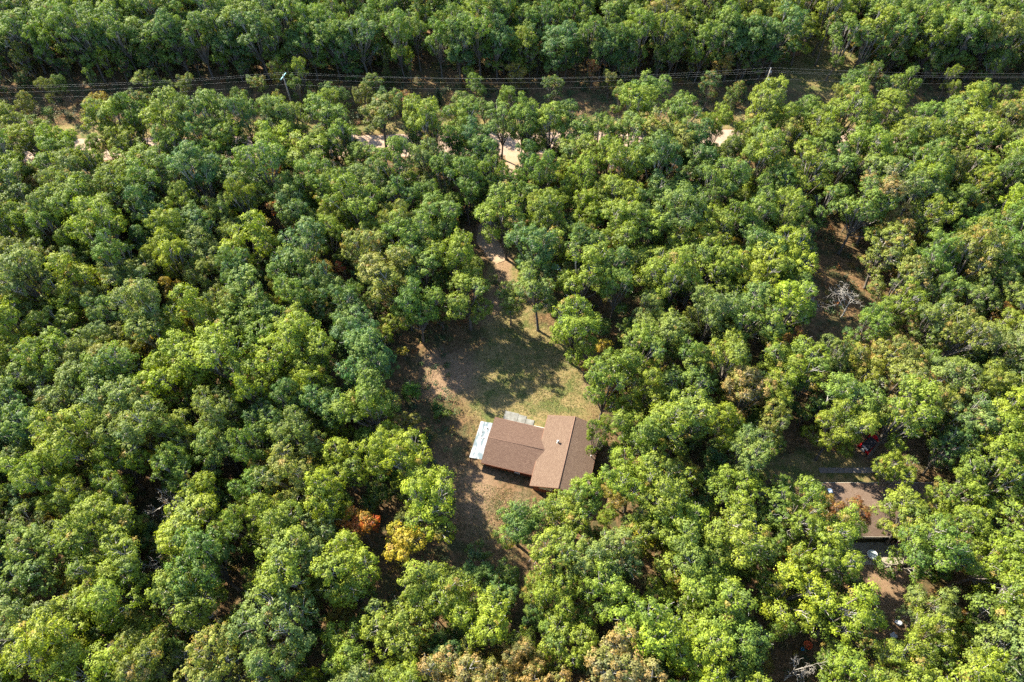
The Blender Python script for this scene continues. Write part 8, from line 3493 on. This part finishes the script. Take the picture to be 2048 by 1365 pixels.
# walls (local x = u, y = v)
mb = MB()
def gable_wall(mb, u0, u1, v0, v1, zt, zr, axis):
    if axis == 'v':
        c = (u0 + u1) / 2; mb.prism([(u0, v0, -.2), (u1, v0, -.2), (u1, v0, zt), (c, v0, zr), (u0, v0, zt)], (0, v1 - v0, 0))
    else:
        c = (v0 + v1) / 2; mb.prism([(u0, v0, -.2), (u0, v1, -.2), (u0, v1, zt), (u0, c, zr), (u0, v0, zt)], (u1 - u0, 0, 0))
gable_wall(mb, -3.85, 3.85, -6.1, 5.2, 2.52, 3.80, 'v'); mb.build("wall", SIDING, H1)
mb = MB(); gable_wall(mb, -11.9, -3.86, -4.15, 2.95, 2.08, 2.72, 'u'); mb.build("wing_wall", SIDING, H1)
me = gable_roof(-4.32, 4.28, -6.62, 5.65, 2.60, 4.12, 'v').mesh("roof", [SHING]); uv_planar(me); roof1 = link("roof", me, H1)
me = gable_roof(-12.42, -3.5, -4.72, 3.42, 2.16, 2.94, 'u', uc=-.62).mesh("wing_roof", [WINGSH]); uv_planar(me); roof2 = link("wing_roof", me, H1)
mb = MB(); mb.tube([(0 - .02, -6.63, 4.135), (0 - .02, 5.66, 4.135)], .07, 8); mb.build("ridge_cap", mat("ridge_shingle", (0.160, 0.096, 0.068), .95, noise=.5, scale=5), roof1)
mb = MB(); mb.tube([(-12.43, -.62, 2.945), (-3.62, -.62, 2.945)], .05, 8); mb.build("ridge_cap", mat("ridge_shingle_wing", (0.120, 0.072, 0.052), .95, noise=.5, scale=5), roof2)
FASC = mat("fascia_board", (0.240, 0.104, 0.056), .7)
mb = MB()
for a in (-4.32, 4.28): mb.box((a - .03, -6.62, 2.38), (a + .03, 5.65, 2.585))
for v in (-6.62, 5.65):
    for a, b in ((-4.32, -.02), (4.28, -.02)):
        mb.prism([(a, v - .03, 2.40), (b, v - .03, 3.92), (b, v - .03, 4.09), (a, v - .03, 2.575)], (0, .06, 0))
mb.build("fascia", FASC, H1)
mb = MB(); mb.box((-12.42, -4.75, 1.98), (-4.36, -4.69, 2.15)); mb.box((-12.42, 3.39, 1.98), (-4.36, 3.45, 2.15))
mb.build("gutter", mat("wing_fascia", (0.160, 0.052, 0.024), .7), H1)
window(H1, (-1.95, -6.1, 1.75), 2.0, .85, (0, -1), 3, True)
window(H1, (1.9, -6.1, 1.65), 1.2, .9, (0, -1), 2)
window(H1, (3.85, -3.4, 1.65), 1.2, .9, (1, 0), 2); window(H1, (3.85, 2.2, 1.65), 1.2, .9, (1, 0), 2)
window(H1, (-9.6, -4.15, 1.35), 1.4, .8, (0, -1), 2); window(H1, (-9.0, 2.95, 1.35), 1.6, .8, (0, 1), 2)
window(H1, (1.6, 5.2, 1.7), 1.4, .9, (0, 1), 2)
d_ = MB().box((-6.1, -4.24, 0.02), (-5.2, -4.14, 1.95), .01).build("door", mat("brown_door", (0.10, 0.035, 0.02), .6), H1)
MB().lathe([(.0, 0), (.035, .0), (.035, .04), (0, .06)], 10, Matrix.Translation((-5.3, -4.26, 1.0)) @ Matrix.Rotation(rad(90), 4, 'X')).build("door_knob", VENT, d_)
mb = MB().box((-7.1, -4.72, 1.35), (-6.3, -4.16, 1.9), .03); ac = mb.build("air_conditioner", mat("white_enamel", (0.496, 0.512, 0.528), .5), H1)
mb = MB()
for i in range(6): mb.box((-7.02, -4.735, 1.42 + i * .075), (-6.38, -4.722, 1.455 + i * .075))
mb.build("grille", VENT, ac)
def vent_pipe(u, v, z, r, h): return MB().lathe([(r * 2.2, -.05), (r * 2.1, .03), (r, .08), (r, h), (r * 1.9, h + .01), (r * 1.6, h + .12), (0.01, h + .18)], 14).build("vent_pipe", VENT, H1, (u, v, z))
vent_pipe(-1.70, .85, 3.45, .11, .55); vent_pipe(3.85, 1.75, 2.72, .08, .35); vent_pipe(3.62, .15, 2.80, .06, .3)
mb = MB()
mb.tube([(-2.5, 5.2, 2.6), (-2.5, 5.2, 2.6001)], .01, 3)
# step strip beside the east door
# metal porch roof at the west end
def porch_metal():
    m = bpy.data.materials.new("white_metal_sheet"); m.use_nodes = True; t = m.node_tree; b = t.nodes["Principled BSDF"]; b.inputs["Roughness"].default_value = .5; b.inputs["Metallic"].default_value = .1
    tc = t.nodes.new("ShaderNodeTexCoord"); n = t.nodes.new("ShaderNodeTexNoise"); n.inputs["Scale"].default_value = 1.1; n.inputs["Detail"].default_value = 6; n.inputs["Roughness"].default_value = .6
    mp = t.nodes.new("ShaderNodeMapping"); mp.inputs["Scale"].default_value = (2.2, .7, 1); t.links.new(tc.outputs["Object"], mp.inputs[0]); t.links.new(mp.outputs[0], n.inputs["Vector"])
    n2 = t.nodes.new("ShaderNodeTexNoise"); n2.inputs["Scale"].default_value = 2.4; n2.inputs["Detail"].default_value = 2; t.links.new(tc.outputs["Object"], n2.inputs["Vector"])
    c = mixrgb(t, (0.215, 0.225, 0.23), (0.050, 0.075, 0.090), maprange(t, n.outputs["Fac"], .44, .56, 0, 1)); c = mixrgb(t, c, (0.03, 0.09, 0.08), maprange(t, n2.outputs["Fac"], .70, .74, 0, 1))
    t.links.new(c, b.inputs["Base Color"]); return m
rs_ = random.Random(3)
PO = empty("metal_porch", (0, 0, 0)); PO.parent = H1; bpy.data.objects.remove(PO)
mb = MB(); u_o, u_i, v0_, v1_ = -14.42, -12.40, -4.2, 2.25; nrib = 42
prof = []
for i in range(nrib + 1):
    v = v0_ + (v1_ - v0_) * i / nrib; dz = .03 if i % 2 else 0; prof.append((v, dz))
for (va, za), (vb, zb_) in zip(prof[:-1], prof[1:]):
    mb.prism([(u_o - .1 * 0, va, 1.98 + za), (u_i, va, 2.24 + za), (u_i, vb, 2.24 + zb_), (u_o, vb, 1.98 + zb_)], (0, 0, -.012))
porch = mb.build("porch_roof", porch_metal(), H1)
mb = MB(); mb.box((u_o + .05, v0_ + .05, 1.80), (u_o + .15, v1_ - .05, 1.93)); mb.box((u_i - .12, v0_ + .05, 2.02), (u_i - .04, v1_ - .05, 2.12))
for v in (v0_ + .1, -2.0, .2, v1_ - .15): mb.prism([(u_o + .15, v - .04, 1.80), (u_i - .12, v - .04, 2.06), (u_i - .12, v - .04, 2.16), (u_o + .15, v - .04, 1.92)], (0, .08, 0))
mb.build("rafter", TRIM, porch)
for (pu, pv) in ((u_o + .1, v0_ + .12), (u_i - .08, v0_ + .12), (u_o + .1, v1_ - .15), (u_o + .1, -1.0)):
    MB().box((pu - .05, pv - .05, -.1), (pu + .05, pv + .05, 1.85 if pu < -14 else 2.05), .008).build("post", TRIM, H1)
# a few leaves and twigs lying on the porch roof
mb = MB()
for i in range(9):
    u = rs_.uniform(-13.9, -12.6); v = rs_.uniform(-.8, 1.4); z = 1.98 + (u - u_o) / 2.02 * .26 + .05; a = rs_.uniform(0, 3.1); l = rs_.uniform(.06, .22)
    mb.box((u - l / 2, v - .04, z), (u + l / 2, v + .04, z + .03), rot=Matrix.Rotation(a, 3, 'Z'))
tag(mb.build("fallen_leaves", mat("dead_leaf", (0.06, 0.04, 0.03), .9), None, (HC.x, HC.y, 0), math.atan2(HU.y, HU.x)), "dark dead leaves lying on the white metal porch roof", "leaves", kind="stuff")

# ------------------------------------------------------------------ second house among the trees
ROOF2 = shingle_material("faded_shingles", (0.150, 0.108, 0.080), (0.110, 0.075, 0.055))
H2 = empty("long_house", (54.3, 37.0, 0)); tag(H2, "long low brown-roofed house half hidden among trees by the red vehicle", "house")
X0, X1, Y0, Y1 = -8.3, 8.3, -4.1, 4.05
mb = MB(); gable_wall(mb, X0 + .5, X1 - .5, Y0 + .55, Y1 - .5, 2.5, 3.35, 'u'); mb.build("wall", mat("tan_siding", (0.272, 0.208, 0.144), .85, noise=.3, scale=2), H2)
me = gable_roof(X0, X1, Y0, Y1, 2.6, 3.55, 'u', uc=-.15).mesh("roof", [ROOF2]); uv_planar(me); r2 = link("roof", me, H2)
MB().tube([(X0, -.15, 3.56), (X1, -.15, 3.56)], .05, 8).build("ridge_cap", TRIM, r2)
mb = MB(); mb.box((X0, Y1, 2.42), (X1, Y1 + .05, 2.58)); mb.box((X0, Y0 - .05, 2.42), (X1, Y0, 2.58)); mb.build("gutter", mat("pale_gutter", (0.400, 0.360, 0.288), .6), H2)
sk = MB().box((-7.75, 2.25, 2.88), (-7.2, 2.95, 3.1), .03, rot=Matrix.Rotation(rad(-12.5), 3, 'X')).build("skylight", mat("skylight_dome", (0.55, 0.66, 0.74), .25), H2)
window(H2, (-5.0, Y0 + .55, 1.5), 1.6, 1.0, (0, -1), 2); window(H2, (4.5, Y1 - .5, 1.5), 1.4, 1.0, (0, 1), 2); window(H2, (X0 + .5, 2.0, 1.6), 1.0, .9, (-1, 0), 1)
d2_ = MB().box((-.4, Y0 + .47, .02), (1.6, Y0 + .56, 2.1), .01).build("patio_door", GLASS, H2); MB().box((.56, Y0 + .44, .02), (.64, Y0 + .47, 2.1)).build("frame", WHITE, d2_)
mb = MB()
for i in range(14):
    v = .2 + i * .24; mb.prism([(-8.95, v - 1.0, 1.95), (-8.25, v - 1.0, 2.3), (-8.25, v - .76, 2.3 + (i % 2) * .02), (-8.95, v - .76, 1.95 + (i % 2) * .02)], (0, 0, -.02))
aw = mb.build("side_awning", mat("cream_panel", (0.592, 0.560, 0.416), .6, noise=.3, scale=2), H2)
for v in (-.7, 2.4): MB().box((-8.93, v - .04, -.1), (-8.85, v + .04, 1.93)).build("post", TRIM, H2)
# path, terrace
mb = MB()
for i in range(9): mb.prism([(47.5 + i * 1.30, 43.75, -.2), (48.76 + i * 1.30, 43.75, -.2), (48.76 + i * 1.30, 44.65, -.2), (47.5 + i * 1.30, 44.65, -.2)], (0, 0, .25), bevel=.012)
o = mb.build("path", DARKCONC); o["kind"] = "structure"
mb = MB()
for i in range(6):
    for j in range(2): mb.prism([(45.9 + i * 2.0, 29.7 + j * 1.62, -.2), (47.86 + i * 2.0, 29.7 + j * 1.62, -.2), (47.86 + i * 2.0, 31.28 + j * 1.62, -.2), (45.9 + i * 2.0, 31.28 + j * 1.62, -.2)], (0, 0, .27), bevel=.012)
o = mb.build("terrace", mat("weathered_slab", (0.240, 0.212, 0.164), .95, noise=.7, scale=1.3, col2=(0.152, 0.128, 0.096))); o["kind"] = "structure"
# ------------------------------------------------------------------ round table and things on the terrace
RT = empty("round_table", (51.4, 30.9, .07)); tag(RT, "round grey patio table on the sunny edge of the terrace", "table")
MB().lathe([(.66, .70), (.68, .72), (.68, .745), (.60, .75), (.59, .735), (.01, .735)], 28).build("tabletop", mat("glass_top", (0.30, 0.34, 0.34), .2), RT)
MB().lathe([(.69, .69), (.72, .70), (.72, .76), (.67, .765), (.67, .70)], 28).build("rim", mat("pale_rim", (0.55, 0.53, 0.48), .5), RT)
MB().lathe([(.30, 0), (.30, .03), (.05, .06), (.05, .69), (.2, .70)], 18).build("pedestal", VENT, RT)
WP = empty("white_planter", (54.2, 31.6, .07)); tag(WP, "round white planter standing in the terrace shade beside the chair", "planter")
MB().lathe([(.16, 0), (.20, .02), (.30, .38), (.33, .42), (.33, .46), (.28, .46), (.26, .40), (.01, .40)], 20).build("pot", WHITE, WP)
MB().lathe([(.27, .405), (.25, .50), (.12, .58), (.01, .60)], 16).build("filling", mat("white_stones", (0.72, 0.72, 0.70), .8, noise=.5, scale=20), WP)
def patio_chair(x, y, rz, m, label):
    t = empty("patio_chair", (x, y, .07), rz); tag(t, label, "chair")
    MB().box((-.26, -.25, .38), (.26, .25, .43), .015).build("seat", m, t); MB().box((-.26, .21, .43), (.26, .26, .88), .015, rot=Matrix.Rotation(rad(-10), 3, 'X')).build("backrest", m, t)
    for s in (-1, 1):
        MB().box((s * .28 - .02, -.24, .60), (s * .28 + .02, .22, .63), .006).build("armrest", m, t)
        for q in (-.22, .22): MB().box((s * .27 - .02, q - .02, 0), (s * .27 + .02, q + .02, .61 if q < 0 else .5), .004).build("leg", VENT, t)
patio_chair(55.0, 32.6, rad(20), mat("brown_canvas", (0.16, 0.10, 0.07), .9), "brown patio chair in the shade under the long house eave")
patio_chair(55.95, 32.75, rad(-25), mat("pink_canvas", (0.40, 0.08, 0.16), .9), "pink patio chair under the eave beside the brown chair")
# curved stone edging
mb = MB()
for i in range(9):
    a = rad(60 + i * 17); x = 1.05 * math.cos(a); y = 1.05 * math.sin(a); mb.box((x - .17, y - .11, 0), (x + .17, y + .11, .16), .03, rot=Matrix.Rotation(a + math.pi / 2, 3, 'Z'))
tag(mb.build("stone_edging", mat("edging_stone", (0.42, 0.31, 0.21), .95, noise=.5, scale=4), None, (58.4, 31.0, .0)), "curved tan stone edging at the terrace corner under the trees", "edging")
def rock(x, y, s, m, label, seed, name="boulder"):
    rs = random.Random(seed); bm = bmesh.new(); bmesh.ops.create_icosphere(bm, subdivisions=3, radius=1)
    for v in bm.verts: v.co = Vector((v.co.x * s * 1.2, v.co.y * s, v.co.z * s * .7)) * (1 + .12 * math.sin(v.co.x * 3 + seed) + .1 * math.cos(v.co.y * 4 + v.co.z * 3)) 
    me = bpy.data.meshes.new(name); bm.to_mesh(me); bm.free(); me.materials.append(m); o = link(name, me, None, (x, y, s * .35)); tag(o, label, "boulder")
rock(52.5, 21.9, .42, mat("white_rock", (0.72, 0.72, 0.70), .9, noise=.3, scale=4), "white boulder on the bare track south of the terrace", 1)
rock(51.3, 20.2, .42, mat("grey_rock", (0.34, 0.35, 0.36), .9, noise=.5, scale=4), "grey boulder just below the white boulder on the track", 2)
rock(46.6, 24.6, .3, mat("grey_rock_b", (0.30, 0.30, 0.29), .9, noise=.5, scale=4), "small grey boulder beside the shaded track under the terrace trees", 3)
# bin beside the long house
BN = empty("blue_bin", (44.5, 41.0, 0), rad(6)); tag(BN, "blue wheeled bin standing off the corner of the long house", "bin")
BL = mat("blue_plastic", (0.02, 0.11, 0.20), .5)
MB().prism([(-.45, -.4, .08), (.45, -.4, .08), (.55, -.5, 1.05), (-.55, -.5, 1.05)], (0, .95, 0), bevel=.02).build("body", BL, BN)
MB().box((-.6, -.55, 1.06), (.6, .52, 1.13), .03).build("lid", mat("blue_lid", (0.04, 0.17, 0.26), .5), BN)
for s in (-1, 1): MB().lathe([(.0, -.03), (.12, -.03), (.12, .03), (0, .03)], 14, Matrix.Translation((s * .5, .45, .12)) @ Matrix.Rotation(rad(90), 4, 'Y')).build("wheel", DARK, BN)
# tub and bucket under the trees at the bottom
TB = empty("orange_tub", (39.4, 19.0, 0)); tag(TB, "orange-red round tub lying under the trees near the bottom edge", "tub")
OR = mat("orange_plastic", (0.48, 0.08, 0.02), .5)
MB().lathe([(.42, 0), (.55, .30), (.58, .32), (.58, .36), (.50, .36), (.46, .30), (.36, .05), (.01, .05)], 22).build("basin", OR, TB)
for s in (-1, 1): MB().tube([(s * .55, -.12, .33), (s * .70, -.06, .37), (s * .70, .06, .37), (s * .55, .12, .33)], .02, 6).build("handle", DARK, TB)
BK = empty("blue_bucket", (38.55, 18.5, 0)); tag(BK, "small bright blue bucket beside the orange-red tub", "bucket")
MB().lathe([(.14, 0), (.19, .34), (.21, .35), (.21, .38), (.17, .37), (.13, .03), (.01, .03)], 16).build("pail", mat("bright_blue", (0.02, 0.28, 0.50), .45), BK)
MB().tube([(-.2, 0, .36), (-.15, .1, .5), (0, .14, .56), (.15, .1, .5), (.2, 0, .36)], .008, 5).build("handle", VENT, BK)
# pale tarps under the trees north of the lawn
def tarp(x, y, r, m, label, seed):
    rs = random.Random(seed); bm = bmesh.new(); n = 10; g = [[bm.verts.new(((i / n - .5) * 2 * r + rs.uniform(-.04, .04), (j / n - .5) * 1.3 * r + rs.uniform(-.04, .04), .12 + .25 * math.exp(-((i - 5) ** 2 + (j - 5) ** 2) / 9) + rs.uniform(0, .09))) for j in range(n + 1)] for i in range(n + 1)]
    for i in range(n):
        for j in range(n): bm.faces.new((g[i][j], g[i + 1][j], g[i + 1][j + 1], g[i][j + 1]))
    me = bpy.data.meshes.new("tarp"); bm.to_mesh(me); bm.free(); me.materials.append(m); o = link("tarp", me, None, (x, y, .02), rs.uniform(0, 3)); sm = o.modifiers.new("thickness", 'SOLIDIFY'); sm.thickness = .02; tag(o, label, "tarp")
tarp(8.4, 85.6, .75, mat("pale_blue_tarp", (0.34, 0.52, 0.60), .6), "crumpled pale blue tarp under trees north of the lawn", 4)
tarp(10.3, 83.5, .6, mat("blue_grey_tarp", (0.22, 0.38, 0.44), .6), "smaller blue-grey tarp just below the pale blue tarp", 5)

# ------------------------------------------------------------------ vehicles
def wheel(parent, x, y, r, wd, name="wheel", rot=None):
    M = rot or Matrix.Rotation(rad(90), 4, 'X')
    w_ = MB().lathe([(r * .55, -wd / 2), (r * .92, -wd / 2), (r, -wd * .3), (r, wd * .3), (r * .92, wd / 2), (r * .55, wd / 2)], 20, M).build(name, DARK, parent, (x, y, r))
    MB().lathe([(.01, -wd * .35), (r * .55, -wd * .42), (r * .58, wd * .42), (.01, wd * .35)], 16, M).build("rim", VENT, w_); return w_
RED = mat("red_paint", (0.50, 0.012, 0.020), .3, spec=.5)
JP = empty("red_vehicle", (56.3, 48.4, 0), rad(38)); tag(JP, "red open off-road vehicle with black soft top and rear spare wheel", "car")
SOFT = mat("black_canvas", (0.018, 0.018, 0.024), .85, noise=.3, scale=4)
MB().prism([(-1.75, -.78, .55), (-1.75, -.78, 1.12), (.55, -.78, 1.12), (.62, -.78, 1.16), (1.80, -.70, 1.06), (1.88, -.68, .62), (1.3, -.78, .5)], (0, 1.56, 0), bevel=.05).build("body", RED, JP)
for x in (-1.25, 1.35):
    for s in (-1, 1): MB().prism([(x - .52, s * .76, .55), (x - .42, s * .76, .86), (x + .42, s * .76, .86), (x + .55, s * .76, .6), (x + .5, s * .76, .55), (x + .38, s * .76, .80), (x - .38, s * .76, .80), (x - .46, s * .76, .55)], (0, s * .22, 0)).build("fender", RED, JP)
MB().prism([(-1.74, -.70, 1.13), (-1.68, -.66, 1.76), (-1.5, -.64, 1.80), (.30, -.64, 1.80), (.42, -.66, 1.72), (.58, -.70, 1.16)], (0, 1.36, 0), bevel=.05).build("soft_top", SOFT, JP)
MB().prism([(.46, -.62, 1.74), (.66, -.66, 1.20), (.69, -.66, 1.21), (.49, -.62, 1.75)], (0, 1.26, 0)).build("windscreen", GLASS, JP)
MB().prism([(-1.775, -.5, 1.22), (-1.72, -.48, 1.66), (-1.70, -.48, 1.66), (-1.755, -.5, 1.22)], (0, .98, 0)).build("rear_window", mat("clear_vinyl", (0.30, 0.30, 0.33), .25), JP)
mb = MB()
for s in (-1, 1): mb.box((.75, s * .05 - .01 + (s * .3), 1.145), (1.7, s * .05 + .01 + (s * .3), 1.165))
mb.build("hood_seam", DARK, JP)
for x, y in ((-1.25, -.80), (-1.25, .80), (1.35, -.80), (1.35, .80)): wheel(JP, x, y, .38, .24)
sw = wheel(JP, -1.90, .05, .38, .22, "spare_wheel", Matrix.Rotation(rad(90), 4, 'Y')); sw.location.z = .98
MB().lathe([(.01, 0), (.34, 0), (.30, .05), (.01, .07)], 18, Matrix.Rotation(rad(-90), 4, 'Y')).build("wheel_cover", mat("pale_cover", (0.62, 0.58, 0.52), .5), sw, (-.12, 0, 0))
MB().box((1.84, -.78, .50), (1.98, .78, .64), .03).build("bumper", DARK, JP)
for s in (-1, 1):
    MB().lathe([(.01, 0), (.09, 0), (.08, .03), (.01, .04)], 14, Matrix.Rotation(rad(90), 4, 'Y')).build("headlight", mat("lamp_lens", (0.7, 0.7, 0.68), .15), JP, (1.87, s * .45, .86))
    MB().box((-1.79, s * .66 - .06, .82), (-1.74, s * .66 + .06, 1.0), .01).build("tail_light", mat("red_lens", (0.3, 0.0, 0.0), .3), JP)
# white car by the south gable
CW = empty("white_car", (8.6, 38.1, 0), rad(-10)); tag(CW, "white car parked under a tree against the south gable of the brown house", "car")
WP_ = mat("white_car_paint", (0.78, 0.79, 0.80), .28, spec=.5)
MB().prism([(-2.2, -.86, .30), (-2.28, -.86, .62), (-2.1, -.84, .92), (-1.15, -.82, 1.02), (1.45, -.82, 1.05), (2.15, -.84, .95), (2.25, -.86, .6), (2.2, -.86, .30)], (0, 1.72, 0), bevel=.07).build("body", WP_, CW)
MB().prism([(-1.15, -.74, 1.0), (-.45, -.66, 1.42), (1.20, -.66, 1.44), (1.75, -.74, 1.04)], (0, 1.40, 0), bevel=.05).build("cabin", GLASS, CW)
MB().prism([(-.42, -.62, 1.43), (1.12, -.62, 1.45), (1.12, -.62, 1.49), (-.38, -.62, 1.47)], (0, 1.24, 0), bevel=.015).build("roof", WP_, CW)
for x, y in ((-1.4, -.78), (-1.4, .78), (1.4, -.78), (1.4, .78)): wheel(CW, x, y, .32, .2)
for s in (-1, 1):
    MB().box((-2.29, s * .62 - .14, .66), (-2.20, s * .62 + .14, .80), .02).build("headlight", mat("car_lens", (0.6, 0.62, 0.63), .1), CW)
    MB().box((-.95, s * .98 - .09, .98), (-.78, s * .98 + .09, 1.1), .02).build("mirror", WP_, CW)

# ------------------------------------------------------------------ northern yard
H3 = empty("tan_roofed_house", (68.2, 158.6, 0), rad(-1)); tag(H3, "tan-roofed house mostly hidden by trees in the sunlit northern yard", "house")
mb = MB(); gable_wall(mb, -3.4, 3.1, -3.6, 4.2, 3.9, 4.9, 'u'); mb.build("wall", mat("brown_wall", (0.20, 0.12, 0.07), .85, noise=.3, scale=2), H3)
me = gable_roof(-4.0, 3.4, -4.1, 4.8, 4.05, 5.2, 'u').mesh("roof", [shingle_material("tan_shingles", (0.24, 0.165, 0.125), (0.19, 0.13, 0.095))]); uv_planar(me); link("roof", me, H3)
window(H3, (1.2, -3.6, 2.4), 1.2, 1.0, (0, -1), 2); window(H3, (3.1, .3, 2.2), 1.0, 1.0, (1, 0), 1)
MB().box((-1.4, -3.68, .02), (-.5, -3.59, 2.1), .01).build("door", TRIM, H3)
PT = empty("white_tank", (81.4, 161.0, 0), rad(98)); tag(PT, "white cylindrical gas tank lying in the sunlit northern yard", "tank")
MB().lathe([(.01, -1.62), (.22, -1.60), (.40, -1.50), (.48, -1.32), (.5, -1.2), (.5, 1.2), (.48, 1.32), (.40, 1.50), (.22, 1.60), (.01, 1.62)], 24, Matrix.Translation((0, 0, .78)) @ Matrix.Rotation(rad(90), 4, 'Y')).build("tank_body", WHITE, PT)
MB().lathe([(.17, 0), (.17, .14), (.12, .20), (.01, .22)], 14).build("dome", WHITE, PT, (0, 0, 1.25))
for s in (-1, 1): MB().prism([(s * .85 - .06, -.38, 0), (s * .85 - .06, .38, 0), (s * .85 - .06, .30, .42), (s * .85 - .06, -.30, .42)], (.12, 0, 0)).build("foot", VENT, PT)
S4 = empty("pale_roofed_shed", (60.5, 177.0, 0), rad(12)); tag(S4, "pale blue metal-roofed shed glimpsed through crowns at the top edge", "shed")
MB().box((-2.0, -1.6, -.1), (2.0, 1.6, 3.0)).build("wall", mat("shed_wall", (0.3, 0.3, 0.28), .8), S4)
mb = gable_roof(-2.3, 2.3, -1.9, 1.9, 3.05, 3.9, 'u', .06)
for i in range(12): mb.box((-2.25 + i * .4, -1.9, 3.06), (-2.21 + i * .4, -1.86, 3.12))
mb.build("roof", mat("pale_blue_metal", (0.50, 0.62, 0.70), .4, noise=.3, scale=2), S4)
MB().box((-.5, -1.66, 0), (.5, -1.58, 2.0), .01).build("door", TRIM, S4)

# ------------------------------------------------------------------ power line along the cleared strip
WOODP = mat("pole_wood", (0.20, 0.18, 0.15), .9, noise=.6, scale=3)
INS = mat("insulator", (0.55, 0.56, 0.56), .3)
def pole(x, y, h, label, arm, transformer=False, name="utility_pole"):
    t = empty(name, (x, y, 0)); tag(t, label, "pole", "wooden poles of the power line")
    MB().tube([(0, 0, -.3), (0, 0, h * .5), (0, 0, h)], [.17, .145, .115], 12).build("shaft", WOODP, t)
    att = []
    if arm:
        c_ = MB().box((-.06, -1.25, h - .42), (.06, 1.25, h - .28), .01, rot=Matrix.Rotation(rad(-14), 3, 'Z')).build("crossarm", mat("pale_crossarm", (0.35, 0.62, 0.60), .8, noise=.3, scale=3), t)
        R_ = Matrix.Rotation(rad(-14), 3, 'Z')
        for yy in (-1.15, .45, 1.15):
            q = R_ @ Vector((0, yy, 0)); MB().lathe([(.02, 0), (.045, .03), (.03, .08), (.055, .11), (.03, .16), (.01, .19)], 10).build("insulator", INS, c_, (q.x, q.y, h - .28)); att.append(Vector((x + q.x, y + q.y, h - .09)))
    else:
        for yy, zz in ((0, h + .12), (-.28, h - .75), (.28, h - .75)):
            MB().tube([(0, 0, zz - .14), (0, yy, zz - .1), (0, yy, zz + .02)], .025, 6).build("bracket", INS, t)
            MB().lathe([(.02, 0), (.06, .03), (.04, .09), (.07, .12), (.04, .18), (.01, .2)], 10).build("insulator", INS, t, (0, yy, zz)); att.append(Vector((x, y + yy, zz + .19)))
        att = [att[2], att[0], att[1]]; att = [att[2], att[1], att[0]]
        MB().tube([(0, 0, h - .4), (.28, -.25, h - .5), (.34, -.3, h - 1.2)], .04, 8).build("cutout_fuse", INS, t)
    if transformer:
        b_ = MB().lathe([(.01, 0), (.24, 0), (.26, .04), (.26, .72), (.22, .80), (.01, .84)], 16).build("transformer", mat("transformer_grey", (0.40, 0.46, 0.50), .4), t, (.40, -.12, h - 3.3))
        MB().box((-.30, -.06, .25), (-.2, .06, .6)).build("bracket", VENT, b_)
        MB().tube([(0, -.1, .82), (0, -.1, .98)], .035, 6).build("bushing", INS, b_)
    att.append(Vector((x, y - .14, h - 2.2)))
    return att
PA = pole(-49.0, 130.4, 11, "wooden power pole with pale slanting crossarm, west of the forked tree", True)
PB = pole(55.8, 132.6, 11, "wooden power pole carrying a grey transformer beside the northern yard", False, True)
PC = [Vector((-154 + (a.x + 49), 126.8 + (a.y - 130.4), a.z - .6)) for a in PA]
PD = [Vector((160 + (a.x - 55.8), 134.0 + (a.y - 132.6), a.z - .6)) for a in PB]
WIRE = mat("aluminium_wire", (0.22, 0.22, 0.20), .6)
names = ["southernmost of the three upper wires of the power line", "middle one of the three upper wires of the power line", "northernmost of the three upper wires of the power line", "single lower wire slung beneath the three upper power wires"]
for i in range(4):
    pts = []
    for a, b, sag in ((PC[i], PA[i], 1.7), (PA[i], PB[i], 1.8), (PB[i], PD[i], 1.6)):
        for k in range(24):
            t_ = k / 24; p = a.lerp(b, t_); p.z -= 4 * sag * t_ * (1 - t_); pts.append(p)
    pts.append(PD[i]); o = MB().tube(pts, 0.007 if i < 3 else .006, 5).build("power_wire", WIRE); tag(o, "thin " + names[i], "wire", "overhead power wires")
